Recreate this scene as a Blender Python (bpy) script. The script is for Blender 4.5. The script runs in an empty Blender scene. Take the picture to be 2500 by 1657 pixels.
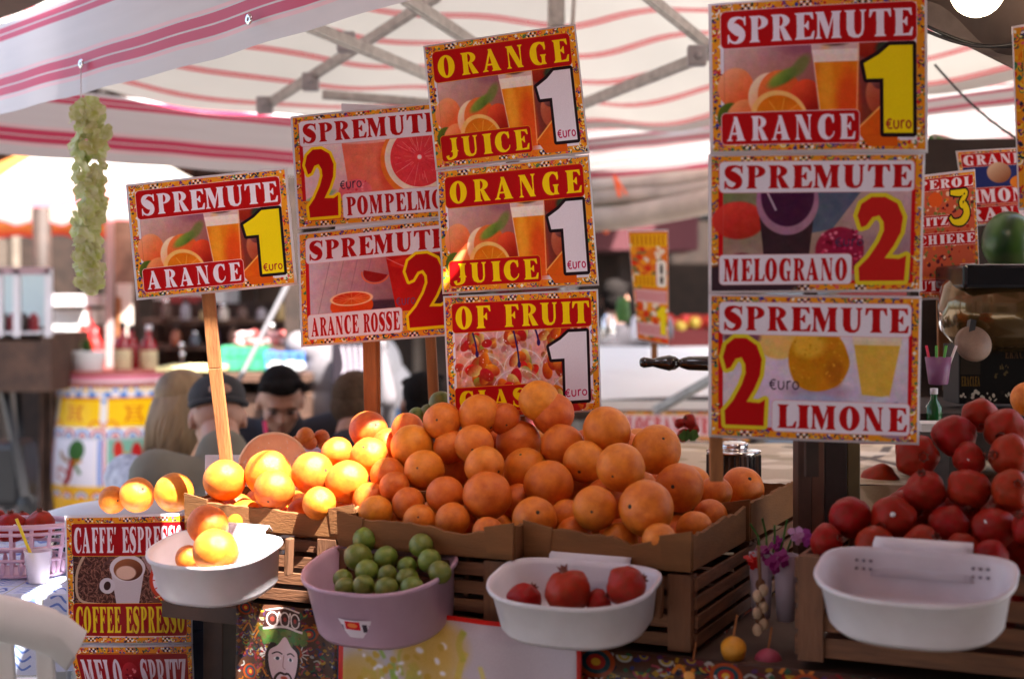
import bpy, bmesh, math, random
import numpy as np
from mathutils import Vector, Matrix, Euler
from mathutils import noise as mnoise
random.seed(7); RNG = np.random.default_rng(7)
sc = bpy.context.scene
COL = sc.collection
PI = math.pi
# ---------------------------------------------------------------- camera, world, sun, exposure
F, CX, HY, CZ = 3286.0, 1183.0, 700.0, 1.6      # focal length in picture units, principal column, horizon row, eye height
cam_d = bpy.data.cameras.new('camera'); cam = bpy.data.objects.new('camera', cam_d); COL.objects.link(cam)
cam.location = (0, 0, CZ); cam.rotation_euler = (PI/2, 0, 0)
cam_d.sensor_width = 36; cam_d.lens = 50; cam_d.shift_y = -84/2366.0
cam_d.clip_start = 0.05; cam_d.clip_end = 400
cam_d.dof.use_dof = True; cam_d.dof.focus_distance = 2.68; cam_d.dof.aperture_fstop = 2.7
sc.camera = cam
SUN = Vector((0.335, -0.37, 0.866)).normalized()
w = bpy.data.worlds.new('World'); sc.world = w; w.use_nodes = True
nt = w.node_tree; bg = nt.nodes['Background']
sky = nt.nodes.new('ShaderNodeTexSky'); sky.sky_type = 'NISHITA'; sky.sun_disc = False
sky.sun_elevation = math.asin(SUN.z); sky.sun_rotation = math.atan2(SUN.x, SUN.y)
sky.dust_density = 4.5; sky.air_density = 1.0
nt.links.new(sky.outputs[0], bg.inputs[0]); bg.inputs[1].default_value = 0.10
sl = bpy.data.lights.new('sun', 'SUN'); sl.energy = 5.0; sl.angle = math.radians(0.5); sl.color = (1, .96, .91)
so = bpy.data.objects.new('sun', sl); COL.objects.link(so)
so.rotation_euler = SUN.to_track_quat('Z', 'Y').to_euler(); so.location = SUN*12
vs = sc.view_settings; vs.view_transform = 'Standard'; vs.look = 'None'; vs.gamma = 1; vs.use_curve_mapping = False
vs.exposure = 2.82
sc.cycles.use_denoising = True; sc.cycles.max_bounces = 8; sc.cycles.transparent_max_bounces = 8; sc.cycles.caustics_reflective = False
sc.cycles.caustics_refractive = False; sc.cycles.sample_clamp_indirect = 8

# ---------------------------------------------------------------- helpers
def P(X, Y, d): return Vector(((X-CX)/F*d, d, CZ-(Y-HY)/F*d))
K = 2366/2500.0                                   # full-size pixels to picture units
O0 = Vector((.28, 2.2, 0)); U = Vector((.91, -.4146, 0)).normalized(); W = Vector((.4146, .91, 0)).normalized()
SROT = math.atan2(U.y, U.x)
def ST(s, t, z): return O0 + U*s + W*t + Vector((0, 0, z))
def s_of(X, t):                                   # the place along the stall seen in column X at depth t
    k = (X-CX)/F; a = O0 + W*t
    return (k*a.y - a.x)/(U.x - k*U.y)
def SP(X, Y, t):
    s = s_of(X, t); q = O0 + U*s + W*t
    return Vector((q.x, q.y, CZ-(Y-HY)/F*q.y))
def z_at(Y, d): return CZ-(Y-HY)/F*d

MATS = {}
def mat(name, col, rough=.6, var=0, vscale=8, bump=0, bscale=60, metal=0, coat=0, crough=.1, trans=0, translucent=0,
        emit=None, estr=1, ior=1.45, sss=0, col2=None, alpha=None, rand=0, stretch=None, sheen=0, spec=None):
    if name in MATS: return MATS[name]
    m = bpy.data.materials.new(name); m.use_nodes = True; n = m.node_tree; b = n.nodes['Principled BSDF']
    L = n.links.new
    b.inputs['Roughness'].default_value = rough; b.inputs['Metallic'].default_value = metal
    b.inputs['Coat Weight'].default_value = coat; b.inputs['Coat Roughness'].default_value = crough
    b.inputs['Transmission Weight'].default_value = trans; b.inputs['IOR'].default_value = ior
    if spec is not None: b.inputs['Specular IOR Level'].default_value = spec
    if sheen: b.inputs['Sheen Weight'].default_value = sheen
    if sss:
        b.inputs['Subsurface Weight'].default_value = sss; b.inputs['Subsurface Radius'].default_value = (1, .4, .15)
        b.inputs['Subsurface Scale'].default_value = .01
    if alpha is not None: b.inputs['Alpha'].default_value = alpha
    c = (*col, 1); b.inputs['Base Color'].default_value = c
    src = None
    if var or col2 or bump or rand:
        tc = n.nodes.new('ShaderNodeTexCoord'); mp = n.nodes.new('ShaderNodeMapping')
        L(tc.outputs['Object'], mp.inputs[0])
        if stretch: mp.inputs['Scale'].default_value = stretch
        oi = n.nodes.new('ShaderNodeObjectInfo')
        add = n.nodes.new('ShaderNodeVectorMath'); add.operation = 'ADD'
        mu = n.nodes.new('ShaderNodeMath'); mu.operation = 'MULTIPLY'; mu.inputs[1].default_value = 37
        L(oi.outputs['Random'], mu.inputs[0]); L(mp.outputs[0], add.inputs[0]); L(mu.outputs[0], add.inputs[1])
        if var or col2 or rand:
            nz = n.nodes.new('ShaderNodeTexNoise'); nz.inputs['Scale'].default_value = vscale
            nz.inputs['Detail'].default_value = 5; nz.inputs['Roughness'].default_value = .6
            L(add.outputs[0], nz.inputs['Vector'])
            rp = n.nodes.new('ShaderNodeValToRGB')
            rp.color_ramp.elements[0].position = .32; rp.color_ramp.elements[1].position = .68
            lo = col2 if col2 else tuple(x*(1-var) for x in col); hi = col if col2 else tuple(min(1, x*(1+var)) for x in col)
            rp.color_ramp.elements[0].color = (*lo, 1); rp.color_ramp.elements[1].color = (*hi, 1)
            L(nz.outputs['Fac'], rp.inputs[0]); src = rp.outputs[0]
            if rand:
                hs = n.nodes.new('ShaderNodeHueSaturation')
                mr = n.nodes.new('ShaderNodeMapRange'); mr.inputs[3].default_value = .5-rand*.12; mr.inputs[4].default_value = .5+rand*.12
                mv = n.nodes.new('ShaderNodeMapRange'); mv.inputs[3].default_value = 1-rand; mv.inputs[4].default_value = 1+rand
                L(oi.outputs['Random'], mr.inputs[0]); L(oi.outputs['Random'], mv.inputs[0])
                L(mr.outputs[0], hs.inputs['Hue']); L(mv.outputs[0], hs.inputs['Value']); L(src, hs.inputs['Color']); src = hs.outputs[0]
            L(src, b.inputs['Base Color'])
        if bump:
            n2 = n.nodes.new('ShaderNodeTexNoise'); n2.inputs['Scale'].default_value = bscale; n2.inputs['Detail'].default_value = 3
            L(add.outputs[0], n2.inputs['Vector'])
            bp = n.nodes.new('ShaderNodeBump'); bp.inputs['Strength'].default_value = bump; bp.inputs['Distance'].default_value = .004
            L(n2.outputs['Fac'], bp.inputs['Height']); L(bp.outputs[0], b.inputs['Normal'])
    if emit: b.inputs['Emission Color'].default_value = (*emit, 1); b.inputs['Emission Strength'].default_value = estr
    if translucent:
        tr = n.nodes.new('ShaderNodeBsdfTranslucent'); mx = n.nodes.new('ShaderNodeMixShader'); mx.inputs[0].default_value = translucent
        tr.inputs[0].default_value = c
        if src: L(src, tr.inputs[0])
        L(b.outputs[0], mx.inputs[1]); L(tr.outputs[0], mx.inputs[2]); L(mx.outputs[0], n.nodes['Material Output'].inputs[0])
    MATS[name] = m; return m

class MB:
    def __init__(s): s.v = []; s.f = []; s.sm = []; s.mi = []; s.uv = {}; s.cur = 0
    def add(s, vs_, fs, smooth=False, uvs=None):
        b = len(s.v); s.v += [tuple(x) for x in vs_]
        for i, f in enumerate(fs):
            s.f.append(tuple(b+j for j in f)); s.sm.append(smooth); s.mi.append(s.cur)
            if uvs: s.uv[len(s.f)-1] = [uvs[j] for j in f]
        return s
    def box(s, c, size, rot=None, taper=1):
        x, y, z = (k/2 for k in size); M = rot.to_matrix() if isinstance(rot, Euler) else (rot or Matrix.Identity(3))
        pts = []
        for dz in (-1, 1):
            q = taper if dz > 0 else 1
            for dx, dy in ((-1, -1), (1, -1), (1, 1), (-1, 1)): pts.append(Vector(c) + M @ Vector((dx*x*q, dy*y*q, dz*z)))
        return s.add(pts, [(3, 2, 1, 0), (4, 5, 6, 7), (0, 1, 5, 4), (1, 2, 6, 5), (2, 3, 7, 6), (3, 0, 4, 7)])
    def tube(s, path, r, n=8, cap=True, flat=None):
        path = [Vector(p) for p in path]; rs = r if isinstance(r, (list, tuple)) else [r]*len(path)
        vs_ = []; up = None
        for i, p in enumerate(path):
            t = (path[min(i+1, len(path)-1)] - path[max(i-1, 0)]).normalized()
            if up is None: up = Vector((0, 0, 1)) if abs(t.z) < .9 else Vector((1, 0, 0))
            a = t.cross(up).normalized(); b = a.cross(t).normalized(); up = b
            for k in range(n):
                th = 2*PI*(k+.5)/n; vs_.append(p + (a*math.cos(th)*(flat or 1) + b*math.sin(th))*rs[i])
        fs = [(i*n+k, i*n+(k+1) % n, (i+1)*n+(k+1) % n, (i+1)*n+k) for i in range(len(path)-1) for k in range(n)]
        if cap: fs += [tuple(range(n))[::-1], tuple((len(path)-1)*n+k for k in range(n))]
        return s.add(vs_, fs, n > 5)
    def bar(s, a, b, wd, th):                      # rectangular bar
        a = Vector(a); b = Vector(b); t = (b-a).normalized(); up = Vector((0, 0, 1)) if abs(t.z) < .95 else Vector((0, 1, 0))
        x = t.cross(up).normalized(); y = x.cross(t)
        pts = [p + x*i*wd/2 + y*j*th/2 for p in (a, b) for i, j in ((-1, -1), (1, -1), (1, 1), (-1, 1))]
        return s.add(pts, [(3, 2, 1, 0), (4, 5, 6, 7), (0, 1, 5, 4), (1, 2, 6, 5), (2, 3, 7, 6), (3, 0, 4, 7)])
    def lathe(s, prof, c=(0, 0, 0), n=28, M=None, cap=True):
        c = Vector(c); vs_ = []
        for r, z in prof:
            for k in range(n):
                p = Vector((r*math.cos(2*PI*k/n), r*math.sin(2*PI*k/n), z)); vs_.append(c + (M @ p if M else p))
        fs = [(i*n+k, i*n+(k+1) % n, (i+1)*n+(k+1) % n, (i+1)*n+k) for i in range(len(prof)-1) for k in range(n)]
        if cap: fs += [tuple(range(n))[::-1], tuple((len(prof)-1)*n+k for k in range(n))]
        return s.add(vs_, fs, True)
    def ell(s, c, r, M=None, n=16, m=10):
        r = (r, r, r) if not hasattr(r, '__len__') else r; c = Vector(c); vs_ = []; 
        for i in range(1, m):
            for k in range(n):
                a = PI*i/m; p = Vector((r[0]*math.sin(a)*math.cos(2*PI*k/n), r[1]*math.sin(a)*math.sin(2*PI*k/n), r[2]*math.cos(a)))
                vs_.append(c + (M @ p if M else p))
        for z in (1, -1):
            p = Vector((0, 0, z*r[2])); vs_.append(c + (M @ p if M else p))
        fs = [(i*n+k, (i+1)*n+k, (i+1)*n+(k+1) % n, i*n+(k+1) % n) for i in range(m-2) for k in range(n)]
        T = (m-1)*n; fs += [(T, k, (k+1) % n) for k in range(n)] + [(T+1, (m-2)*n+(k+1) % n, (m-2)*n+k) for k in range(n)]
        return s.add(vs_, fs, True)
    def quad(s, a, b, c, d, uv=None): return s.add([a, b, c, d], [(0, 1, 2, 3)], False, uv)
    def grid(s, fn, nu, nv, smooth=True):          # fn(u,v)->point, uv kept
        vs_ = [fn(i/nu, j/nv) for j in range(nv+1) for i in range(nu+1)]
        uvs = [(i/nu, j/nv) for j in range(nv+1) for i in range(nu+1)]
        fs = [(j*(nu+1)+i, j*(nu+1)+i+1, (j+1)*(nu+1)+i+1, (j+1)*(nu+1)+i) for j in range(nv) for i in range(nu)]
        return s.add(vs_, fs, smooth, uvs)
    def mesh(s, name='mesh'):
        me = bpy.data.meshes.new(name); me.from_pydata(s.v, [], s.f); me.update()
        me.polygons.foreach_set('use_smooth', s.sm); me.polygons.foreach_set('material_index', s.mi)
        if s.uv:
            ul = me.uv_layers.new(name='UVMap')
            for fi, uvs in s.uv.items():
                for li, uv in zip(me.polygons[fi].loop_indices, uvs): ul.data[li].uv = uv
        return me
    def build(s, name, m, parent=None, bevel=0, seg=2):
        me = s.mesh(name)
        for x in (m if isinstance(m, (list, tuple)) else [m]): me.materials.append(x)
        o = bpy.data.objects.new(name, me); COL.objects.link(o)
        if parent: o.parent = parent
        if bevel:
            b = o.modifiers.new('b', 'BEVEL'); b.width = bevel; b.segments = seg; b.limit_method = 'ANGLE'
        return o
def tag(o, label, cat, group=None, kind=None):
    if label: o['label'] = label
    if cat: o['category'] = cat
    if group: o['group'] = group
    if kind: o['kind'] = kind
    return o
def empty(name, loc=(0, 0, 0), rz=0, label=None, cat=None, group=None, rot=None):
    o = bpy.data.objects.new(name, None); COL.objects.link(o); o.location = loc; o.empty_display_size = .05
    o.rotation_euler = rot if rot else (0, 0, rz)
    return tag(o, label, cat, group)
def part(name, me, parent, loc=None, rot=None, m=None):
    o = bpy.data.objects.new(name, me); COL.objects.link(o); o.parent = parent
    if loc is not None: o.location = loc
    if rot is not None: o.rotation_euler = rot
    return o
def copy_tree(o, parent=None):
    c = o.copy(); COL.objects.link(c); c.parent = parent
    for ch in list(o.children): copy_tree(ch, c)
    return c
def B(name, m, parent, c, size, rot=None, bevel=.002):
    return MB().box(c, size, rot).build(name, m, parent, bevel)

# ---------------------------------------------------------------- a small painter for the printed sheets
def smooth_pts(pts, n=6, closed=False):
    out = []; N = len(pts)
    rng_ = range(N if closed else N-1)
    for i in rng_:
        g = lambda k: np.array(pts[k % N] if closed else pts[min(max(k, 0), N-1)], float)
        p0, p1, p2, p3 = g(i-1), g(i), g(i+1), g(i+2)
        for j in range(n):
            t = j/n; out.append(tuple(.5*((2*p1)+(-p0+p2)*t+(2*p0-5*p1+4*p2-p3)*t*t+(-p0+3*p1-3*p2+p3)*t**3)))
    if not closed: out.append(tuple(pts[-1]))
    return out
def ribbon(pts, ws):                               # a stroke of changing width as a polygon
    q = np.array(smooth_pts([(*p, w_) for p, w_ in zip(pts, ws)], 5)); d = np.gradient(q[:, :2], axis=0)
    d /= (np.linalg.norm(d, axis=1, keepdims=True)+1e-9); nrm = np.stack([-d[:, 1], d[:, 0]], 1)
    a = q[:, :2]+nrm*q[:, 2:3]/2; b = q[:, :2]-nrm*q[:, 2:3]/2
    return [tuple(x) for x in a]+[tuple(x) for x in b[::-1]]
def stem(a, b, f=.08, y0=0, y1=1):
    return [(a-f, y0), (b+f, y0), (b+f, y0+.03), (b, y0+.1), (b-.015, (y0+y1)/2), (b, y1-.1), (b+f, y1-.03), (b+f, y1),
            (a-f, y1), (a-f, y1-.03), (a, y1-.1), (a+.015, (y0+y1)/2), (a, y0+.1), (a-f, y0+.03)]
def ellp(cx, cy, rx, ry, a0=0, a1=360, n=40):
    return [(cx+rx*math.cos(math.radians(a0+(a1-a0)*i/n)), cy+ry*math.sin(math.radians(a0+(a1-a0)*i/n))) for i in range(n+1)]
top_arm = [(.3, 1), (.9, 1), (.93, .74), (.86, .74), (.74, .9), (.5, .93), (.3, .93)]
bot_arm = [(.3, 0), (.93, 0), (.98, .3), (.9, .3), (.78, .1), (.5, .07), (.3, .07)]
mid_arm = [(.3, .48), (.55, .46), (.66, .36), (.71, .36), (.71, .68), (.66, .68), (.55, .56), (.3, .54)]
bowl = [ellp(.45, .74, .47, .26, -90, 90)+[(.3, 1), (.3, .48)], ellp(.45, .74, .16, .19, -90, 90)+[(.44, .93), (.44, .55)]]
bowl2 = [ellp(.45, .27, .52, .27, -90, 90)+[(.3, .54), (.3, 0)], ellp(.45, .27, .18, .2, -90, 90)+[(.44, .47), (.44, .07)]]
G_ = {
 'I': (.5, [[stem(.1, .52)]]),
 'L': (.85, [[stem(.14, .5)], [bot_arm]]),
 'E': (.88, [[stem(.14, .5)], [top_arm], [mid_arm], [bot_arm]]),
 'F': (.85, [[stem(.14, .5)], [top_arm], [mid_arm]]),
 'T': (.95, [[stem(.31, .69)], [[(.0, 1), (1, 1), (1.02, .7), (.95, .7), (.84, .9), (.6, .93), (.4, .93), (.16, .9), (.05, .7), (-.02, .7)]]]),
 'H': (1.05, [[stem(.12, .42, .06)], [stem(.62, .92, .06)], [[(.4, .46), (.64, .46), (.64, .55), (.4, .55)]]]),
 'P': (.88, [[stem(.14, .46)], bowl]),
 'B': (.92, [[stem(.14, .46)], bowl, bowl2]),
 'R': (.98, [[stem(.14, .46)], bowl, [[(.45, .52), (.68, .5), (.98, .07), (1.04, 0), (.68, 0), (.62, .1)]]]),
 'A': (1.05, [[[(.36, 1), (.56, 1), (.97, .08), (1.04, .03), (1.04, 0), (.5, 0), (.5, .03), (.58, .08), (.42, .72)]],
              [[(.40, .92), (.46, .76), (.2, .09), (.3, .03), (.3, 0), (-.03, 0), (-.03, .03), (.07, .09)]],
              [[(.2, .26), (.62, .26), (.58, .34), (.23, .34)]]]),
 'M': (1.25, [[stem(.08, .19, .07)], [stem(.7, .98, .06)], [[(.02, 1), (.34, 1), (.55, .42), (.68, .9), (.78, 1), (.5, .0), (.44, 0), (.12, .86)]]]),
 'N': (1.05, [[stem(.1, .2, .08)], [stem(.8, .9, .08)], [[(.02, 1), (.4, 1), (.9, .12), (.9, 0), (.66, 0), (.12, .88)]]]),
 'U': (1.05, [[[(.0, 1), (.52, 1), (.52, .97), (.46, .92), (.46, .3), (.52, .12), (.64, .09), (.76, .16), (.8, .34), (.8, .9), (.72, .97), (.72, 1),
               (1.02, 1), (1.02, .97), (.92, .9), (.92, .3), (.84, .08), (.66, -.02), (.42, -.02), (.2, .07), (.1, .28), (.1, .92), (.0, .97)]]]),
 'O': (1.0, [[ellp(.5, .5, .5, .52), ellp(.5, .5, .13, .42)]]),
 'C': (.95, [[ribbon([(.9, .68), (.86, .86), (.62, .96), (.32, .82), (.22, .5), (.32, .18), (.62, .04), (.88, .16), (.95, .32)], [.1, .16, .1, .3, .42, .3, .1, .07, .05])],
             [[(.84, .98), (.94, .98), (.94, .64), (.86, .64)]]]),
 'G': (1.0, [[ribbon([(.9, .68), (.86, .86), (.62, .96), (.32, .82), (.22, .5), (.32, .18), (.58, .03), (.8, .08)], [.1, .16, .1, .3, .42, .3, .1, .1])],
             [[(.84, .98), (.94, .98), (.94, .64), (.86, .64)]], [stem(.68, .9, .06, 0, .44)]]),
 'S': (.86, [[ribbon([(.82, .72), (.76, .9), (.5, .97), (.24, .86), (.2, .68), (.42, .53), (.66, .36), (.64, .15), (.4, .02), (.16, .1), (.06, .3)],
                     [.06, .1, .1, .26, .34, .42, .36, .26, .1, .1, .06])], [[(.78, 1), (.86, 1), (.86, .66), (.8, .66)]], [[(.02, .0), (.1, .0), (.1, .34), (.03, .34)]]]),
 'J': (.8, [[stem(.42, .74, .08, .3, 1)], [ribbon([(.58, .45), (.58, .16), (.4, .0), (.16, -.02), (.1, .14)], [.32, .3, .14, .14, .22])]]),
 'Z': (.95, [[[(.06, 1), (.96, 1), (.5, .07), (.1, 0), (.02, 0), (.5, .93), (.1, .93)]], [[(.06, 1), (.5, 1), (.5, .93), (.26, .9), (.12, .7), (.04, .7)]],
             [[(.02, 0), (.95, 0), (1, .3), (.92, .3), (.8, .1), (.4, .07)]], [[(.55, .95), (.96, 1), (.5, .07), (.06, .0)]]]),
 "'": (.3, [[[(.05, 1), (.3, 1), (.18, .72), (.1, .72)]]]),
 ' ': (.45, []),
}
ONE = [(.0, .80), (.30, .90), (.50, 1), (.95, 1), (.95, 0), (.38, 0), (.38, .62), (.06, .62)]
TWO = [(0, .78), (.08, .92), (.28, 1), (.55, 1.0), (.80, .92), (.92, .76), (.88, .58), (.74, .42), (.56, .27), (.86, .26), (1.0, .30), (.97, 0), (.06, 0), (.04, .16),
       (.24, .28), (.44, .46), (.54, .60), (.53, .70), (.44, .78), (.30, .76), (.18, .66), (.08, .64)]
THREE = ribbon([(.1, .95), (.5, .92), (.88, .92), (.6, .6), (.78, .52), (.86, .28), (.6, .06), (.2, .06), (.02, .22)], [.14, .2, .16, .2, .26, .3, .24, .16, .12])

class Cv:
    def __init__(s, W_, H_, col=(230, 222, 235)):
        s.W, s.H = W_, H_; s.a = np.empty((H_, W_, 3)); s.a[:] = col
    def _bb(s, x0, y0, x1, y1):
        return max(0, int(x0)-1), max(0, int(y0)-1), min(s.W, int(x1)+2), min(s.H, int(y1)+2)
    def put(s, bb, m, col, al=1.0):
        x0, y0, x1, y1 = bb; m = (m*al)[..., None]; s.a[y0:y1, x0:x1] = s.a[y0:y1, x0:x1]*(1-m)+np.asarray(col, float)*m
    def shape(s, loops, col, al=1.0, outline=0, ocol=None):
        P_ = [np.array(l, float) for l in loops]; A = np.concatenate(P_); e = outline+1
        bb = s._bb(A[:, 0].min()-e, A[:, 1].min()-e, A[:, 0].max()+e, A[:, 1].max()+e); x0, y0, x1, y1 = bb
        if x1 <= x0 or y1 <= y0: return
        S_ = 2; xs = (x0+(np.arange((x1-x0)*S_)+.5)/S_)[None]; ys = (y0+(np.arange((y1-y0)*S_)+.5)/S_)[:, None]
        ins = np.zeros((len(ys), xs.shape[1]), bool); dist = np.full(ins.shape, 1e9) if outline else None
        for p in P_:
            q = np.roll(p, -1, 0)
            for (ax, ay), (bx, by) in zip(p, q):
                if ay != by:
                    ins ^= ((ay > ys) != (by > ys)) & (xs < (bx-ax)*(ys-ay)/(by-ay)+ax)
                if outline:
                    dx, dy = bx-ax, by-ay; L2 = dx*dx+dy*dy+1e-9; t = np.clip(((xs-ax)*dx+(ys-ay)*dy)/L2, 0, 1)
                    dist = np.minimum(dist, (xs-ax-t*dx)**2+(ys-ay-t*dy)**2)
        av = lambda m: m.reshape(y1-y0, S_, x1-x0, S_).mean((1, 3))
        if outline: s.put(bb, av((ins | (dist < outline**2)).astype(float)), ocol)
        s.put(bb, av(ins.astype(float)), col, al)
    def ell(s, cx, cy, rx, ry, col, ang=0, soft=1.5, al=1.0, shade=None):
        R = max(rx, ry)+soft*2; bb = s._bb(cx-R, cy-R, cx+R, cy+R); x0, y0, x1, y1 = bb
        if x1 <= x0 or y1 <= y0: return
        xs = np.arange(x0, x1)[None]+.5-cx; ys = np.arange(y0, y1)[:, None]+.5-cy; c, n = math.cos(ang), math.sin(ang)
        u = (xs*c+ys*n)/rx; v = (-xs*n+ys*c)/ry; r = np.sqrt(u*u+v*v)
        m = np.clip((1-r)*min(rx, ry)/soft+.5, 0, 1)
        if shade is not None:                       # the colour runs to a second one at the lower right
            k = np.clip(.5+.35*u+.45*v, 0, 1)[..., None]; cc = np.asarray(col)*(1-k)+np.asarray(shade)*k
            mm = (m*al)[..., None]; s.a[y0:y1, x0:x1] = s.a[y0:y1, x0:x1]*(1-mm)+cc*mm
        else: s.put(bb, m, col, al)
    def rrect(s, x0, y0, x1, y1, r, col, al=1, outline=0, ocol=None):
        l = []
        for cx, cy, a in ((x1-r, y0+r, -90), (x1-r, y1-r, 0), (x0+r, y1-r, 90), (x0+r, y0+r, 180)): l += ellp(cx, cy, r, r, a, a+90, 6)
        s.shape([l], col, al, outline, ocol)
    def rect(s, x0, y0, x1, y1, col, al=1): s.put(s._bb(x0+1, y0+1, x1-2, y1-2), 1.0*np.ones((s._bb(x0+1, y0+1, x1-2, y1-2)[3]-s._bb(x0+1, y0+1, x1-2, y1-2)[1], s._bb(x0+1, y0+1, x1-2, y1-2)[2]-s._bb(x0+1, y0+1, x1-2, y1-2)[0])), col, al)
    def text(s, t, x0, y0, x1, y1, col, gap=.16, outline=0, ocol=None):
        tot = sum(G_[c][0] for c in t)+gap*(len(t)-1); k = (x1-x0)/tot; x = x0
        for ps in ((1, 0) if outline else (0,)):
            x = x0
            for c in t:
                wd, shp = G_[c]
                for loops in shp:
                    ll = [[(x+px*k*(1 if c != 'M' else 1.18), y1-py*(y1-y0)) for px, py in l] for l in loops]
                    s.shape(ll, ocol if ps else col, 1, outline if ps else 0, ocol)
                x += (wd+gap)*k
    def digit(s, g, x0, y0, x1, y1, col, ow, ocol):
        s.shape([[(x0+px*(x1-x0), y1-py*(y1-y0)) for px, py in g]], col, 1, ow, ocol)
    def line(s, pts, wd, col, al=1):
        s.shape([ribbon(pts, [wd]*len(pts))], col, al)
    def euro(s, x0, y0, x1, y1, col, wd):
        h = y1-y0; L = x1-x0
        X = lambda a: x0+a*L; Y = lambda b: y1-b*h
        s.line([(X(.2), Y(.84)), (X(.12), Y(.9)), (X(.04), Y(.7)), (X(.03), Y(.4)), (X(.08), Y(.08)), (X(.15), Y(.0)), (X(.22), Y(.08))], wd, col)
        s.line([(X(-.02), Y(.58)), (X(.17), Y(.58))], wd, col); s.line([(X(-.02), Y(.36)), (X(.16), Y(.36))], wd, col)
        s.line([(X(.30), Y(.8)), (X(.30), Y(.2)), (X(.38), Y(0)), (X(.47), Y(.2)), (X(.47), Y(.8))], wd, col)
        s.line([(X(.59), Y(0)), (X(.59), Y(.8))], wd, col); s.line([(X(.59), Y(.5)), (X(.64), Y(.76)), (X(.72), Y(.76))], wd, col)
        s.shape([ellp(X(.88), Y(.4), .12*L, .42*h), ellp(X(.88), Y(.4), .12*L-wd, .42*h-wd)], col)
    def noise(s, amt=5):
        s.a += RNG.normal(0, amt, s.a.shape[:2])[..., None]; s.a = np.clip(s.a, 0, 255)
    def blur(s, x0, y0, x1, y1, n=1):
        r = s.a[y0:y1, x0:x1]
        for _ in range(n):
            r = (np.roll(r, 1, 0)+r*2+np.roll(r, -1, 0))/4; r = (np.roll(r, 1, 1)+r*2+np.roll(r, -1, 1))/4
        s.a[y0:y1, x0:x1] = r
    def mottle(s, x0, y0, x1, y1, amp=16, cell=14):
        h, w_ = y1-y0, x1-x0
        for cl, am in ((cell*3, amp), (cell, amp*.7), (4, amp*.45)):
            g_ = RNG.normal(0, am, (h//cl+2, w_//cl+2, 3))*[1, .8, .7]; g_ = (g_+g_.mean(2, keepdims=True))/1.6; b_ = np.kron(g_, np.ones((cl, cl, 1)))[:h, :w_]
            for _ in range(max(1, cl//5)): b_ = (np.roll(b_, cl//3+1, 0)+b_+np.roll(b_, -(cl//3+1), 0))/3; b_ = (np.roll(b_, cl//3+1, 1)+b_+np.roll(b_, -(cl//3+1), 1))/3
            r = s.a[y0:y1, x0:x1]; s.a[y0:y1, x0:x1] = np.clip(r+b_*(.35+r.mean(2, keepdims=True)/400), 0, 255)
    def image(s, name):
        s.noise(4); im = bpy.data.images.new(name, s.W, s.H)
        px = np.ones((s.H, s.W, 4), np.float32); px[..., :3] = np.clip(s.a, 0, 255)[::-1]/255
        im.pixels.foreach_set(px.ravel()); im.update(); return im
PAL = [(205, 30, 30), (230, 120, 20), (60, 60, 150), (240, 235, 225), (110, 60, 130), (235, 175, 30), (30, 30, 60), (150, 40, 60), (60, 120, 80), (225, 90, 110)]
def folk(c, x0, y0, x1, y1, n, r=8, dark=1.0):      # the painted cart ornament of the poster borders
    for i in range(n):
        cx = RNG.uniform(x0, x1); cy = RNG.uniform(y0, y1); col = [v*dark for v in PAL[RNG.integers(len(PAL))]]; k = RNG.integers(4)
        a = RNG.uniform(0, 2*PI); q = r*RNG.uniform(.6, 1.2)
        if k == 0:
            for rr, cc in ((q, col), (q*.7, [240*dark, 200*dark, 60*dark]), (q*.4, [v*dark for v in PAL[RNG.integers(len(PAL))]])): c.shape([ellp(cx, cy, rr, rr, 0, 180, 8)], cc)
        elif k == 1: c.line([(cx, cy), (cx+q*math.cos(a), cy+q*math.sin(a)), (cx+q*1.7*math.cos(a+.6), cy+q*1.7*math.sin(a+.6))], q*.4, col)
        elif k == 2: c.shape([[(cx-q*.6, cy), (cx, cy-q*.6), (cx+q*.6, cy), (cx, cy+q*.6)]], col)
        else: c.ell(cx, cy, q*.5, q*.35, col, a)
def border(c, x0=0, y0=0, x1=None, y1=None, b=22, dark=1.0, dens=1.0, base=(232, 150, 30)):
    x1 = x1 or c.W; y1 = y1 or c.H
    for q in ((x0, y0, x1, y0+b), (x0, y1-b, x1, y1), (x0, y0, x0+b, y1), (x1-b, y0, x1, y1)):
        c.rect(*q, [v*dark for v in base]); ar = (q[2]-q[0])*(q[3]-q[1]); folk(c, *q, int(ar/115*dens), 11, dark)
        if q[2]-q[0] > q[3]-q[1]:
            for x in np.arange(q[0]+90, q[2], 170):
                for i in range(4):
                    for j in range(2):
                        cx, cy = x+i*9, q[1]+7+j*9; cc = (245, 240, 240) if (i+j) % 2 == 0 else (30, 20, 40)
                        c.shape([[(cx-5, cy), (cx, cy-5), (cx+5, cy), (cx, cy+5)]], cc)
RED = (182, 4, 10); YEL = (254, 216, 2); LAV = (233, 226, 240); DRK = (40, 14, 30)
def gradient(c, x0, y0, x1, y1, tl, tr, bl, br):
    u = np.linspace(0, 1, x1-x0)[None, :, None]; v = np.linspace(0, 1, y1-y0)[:, None, None]
    c.a[y0:y1, x0:x1] = (np.array(tl)*(1-u)+np.array(tr)*u)*(1-v)+(np.array(bl)*(1-u)+np.array(br)*u)*v
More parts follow.
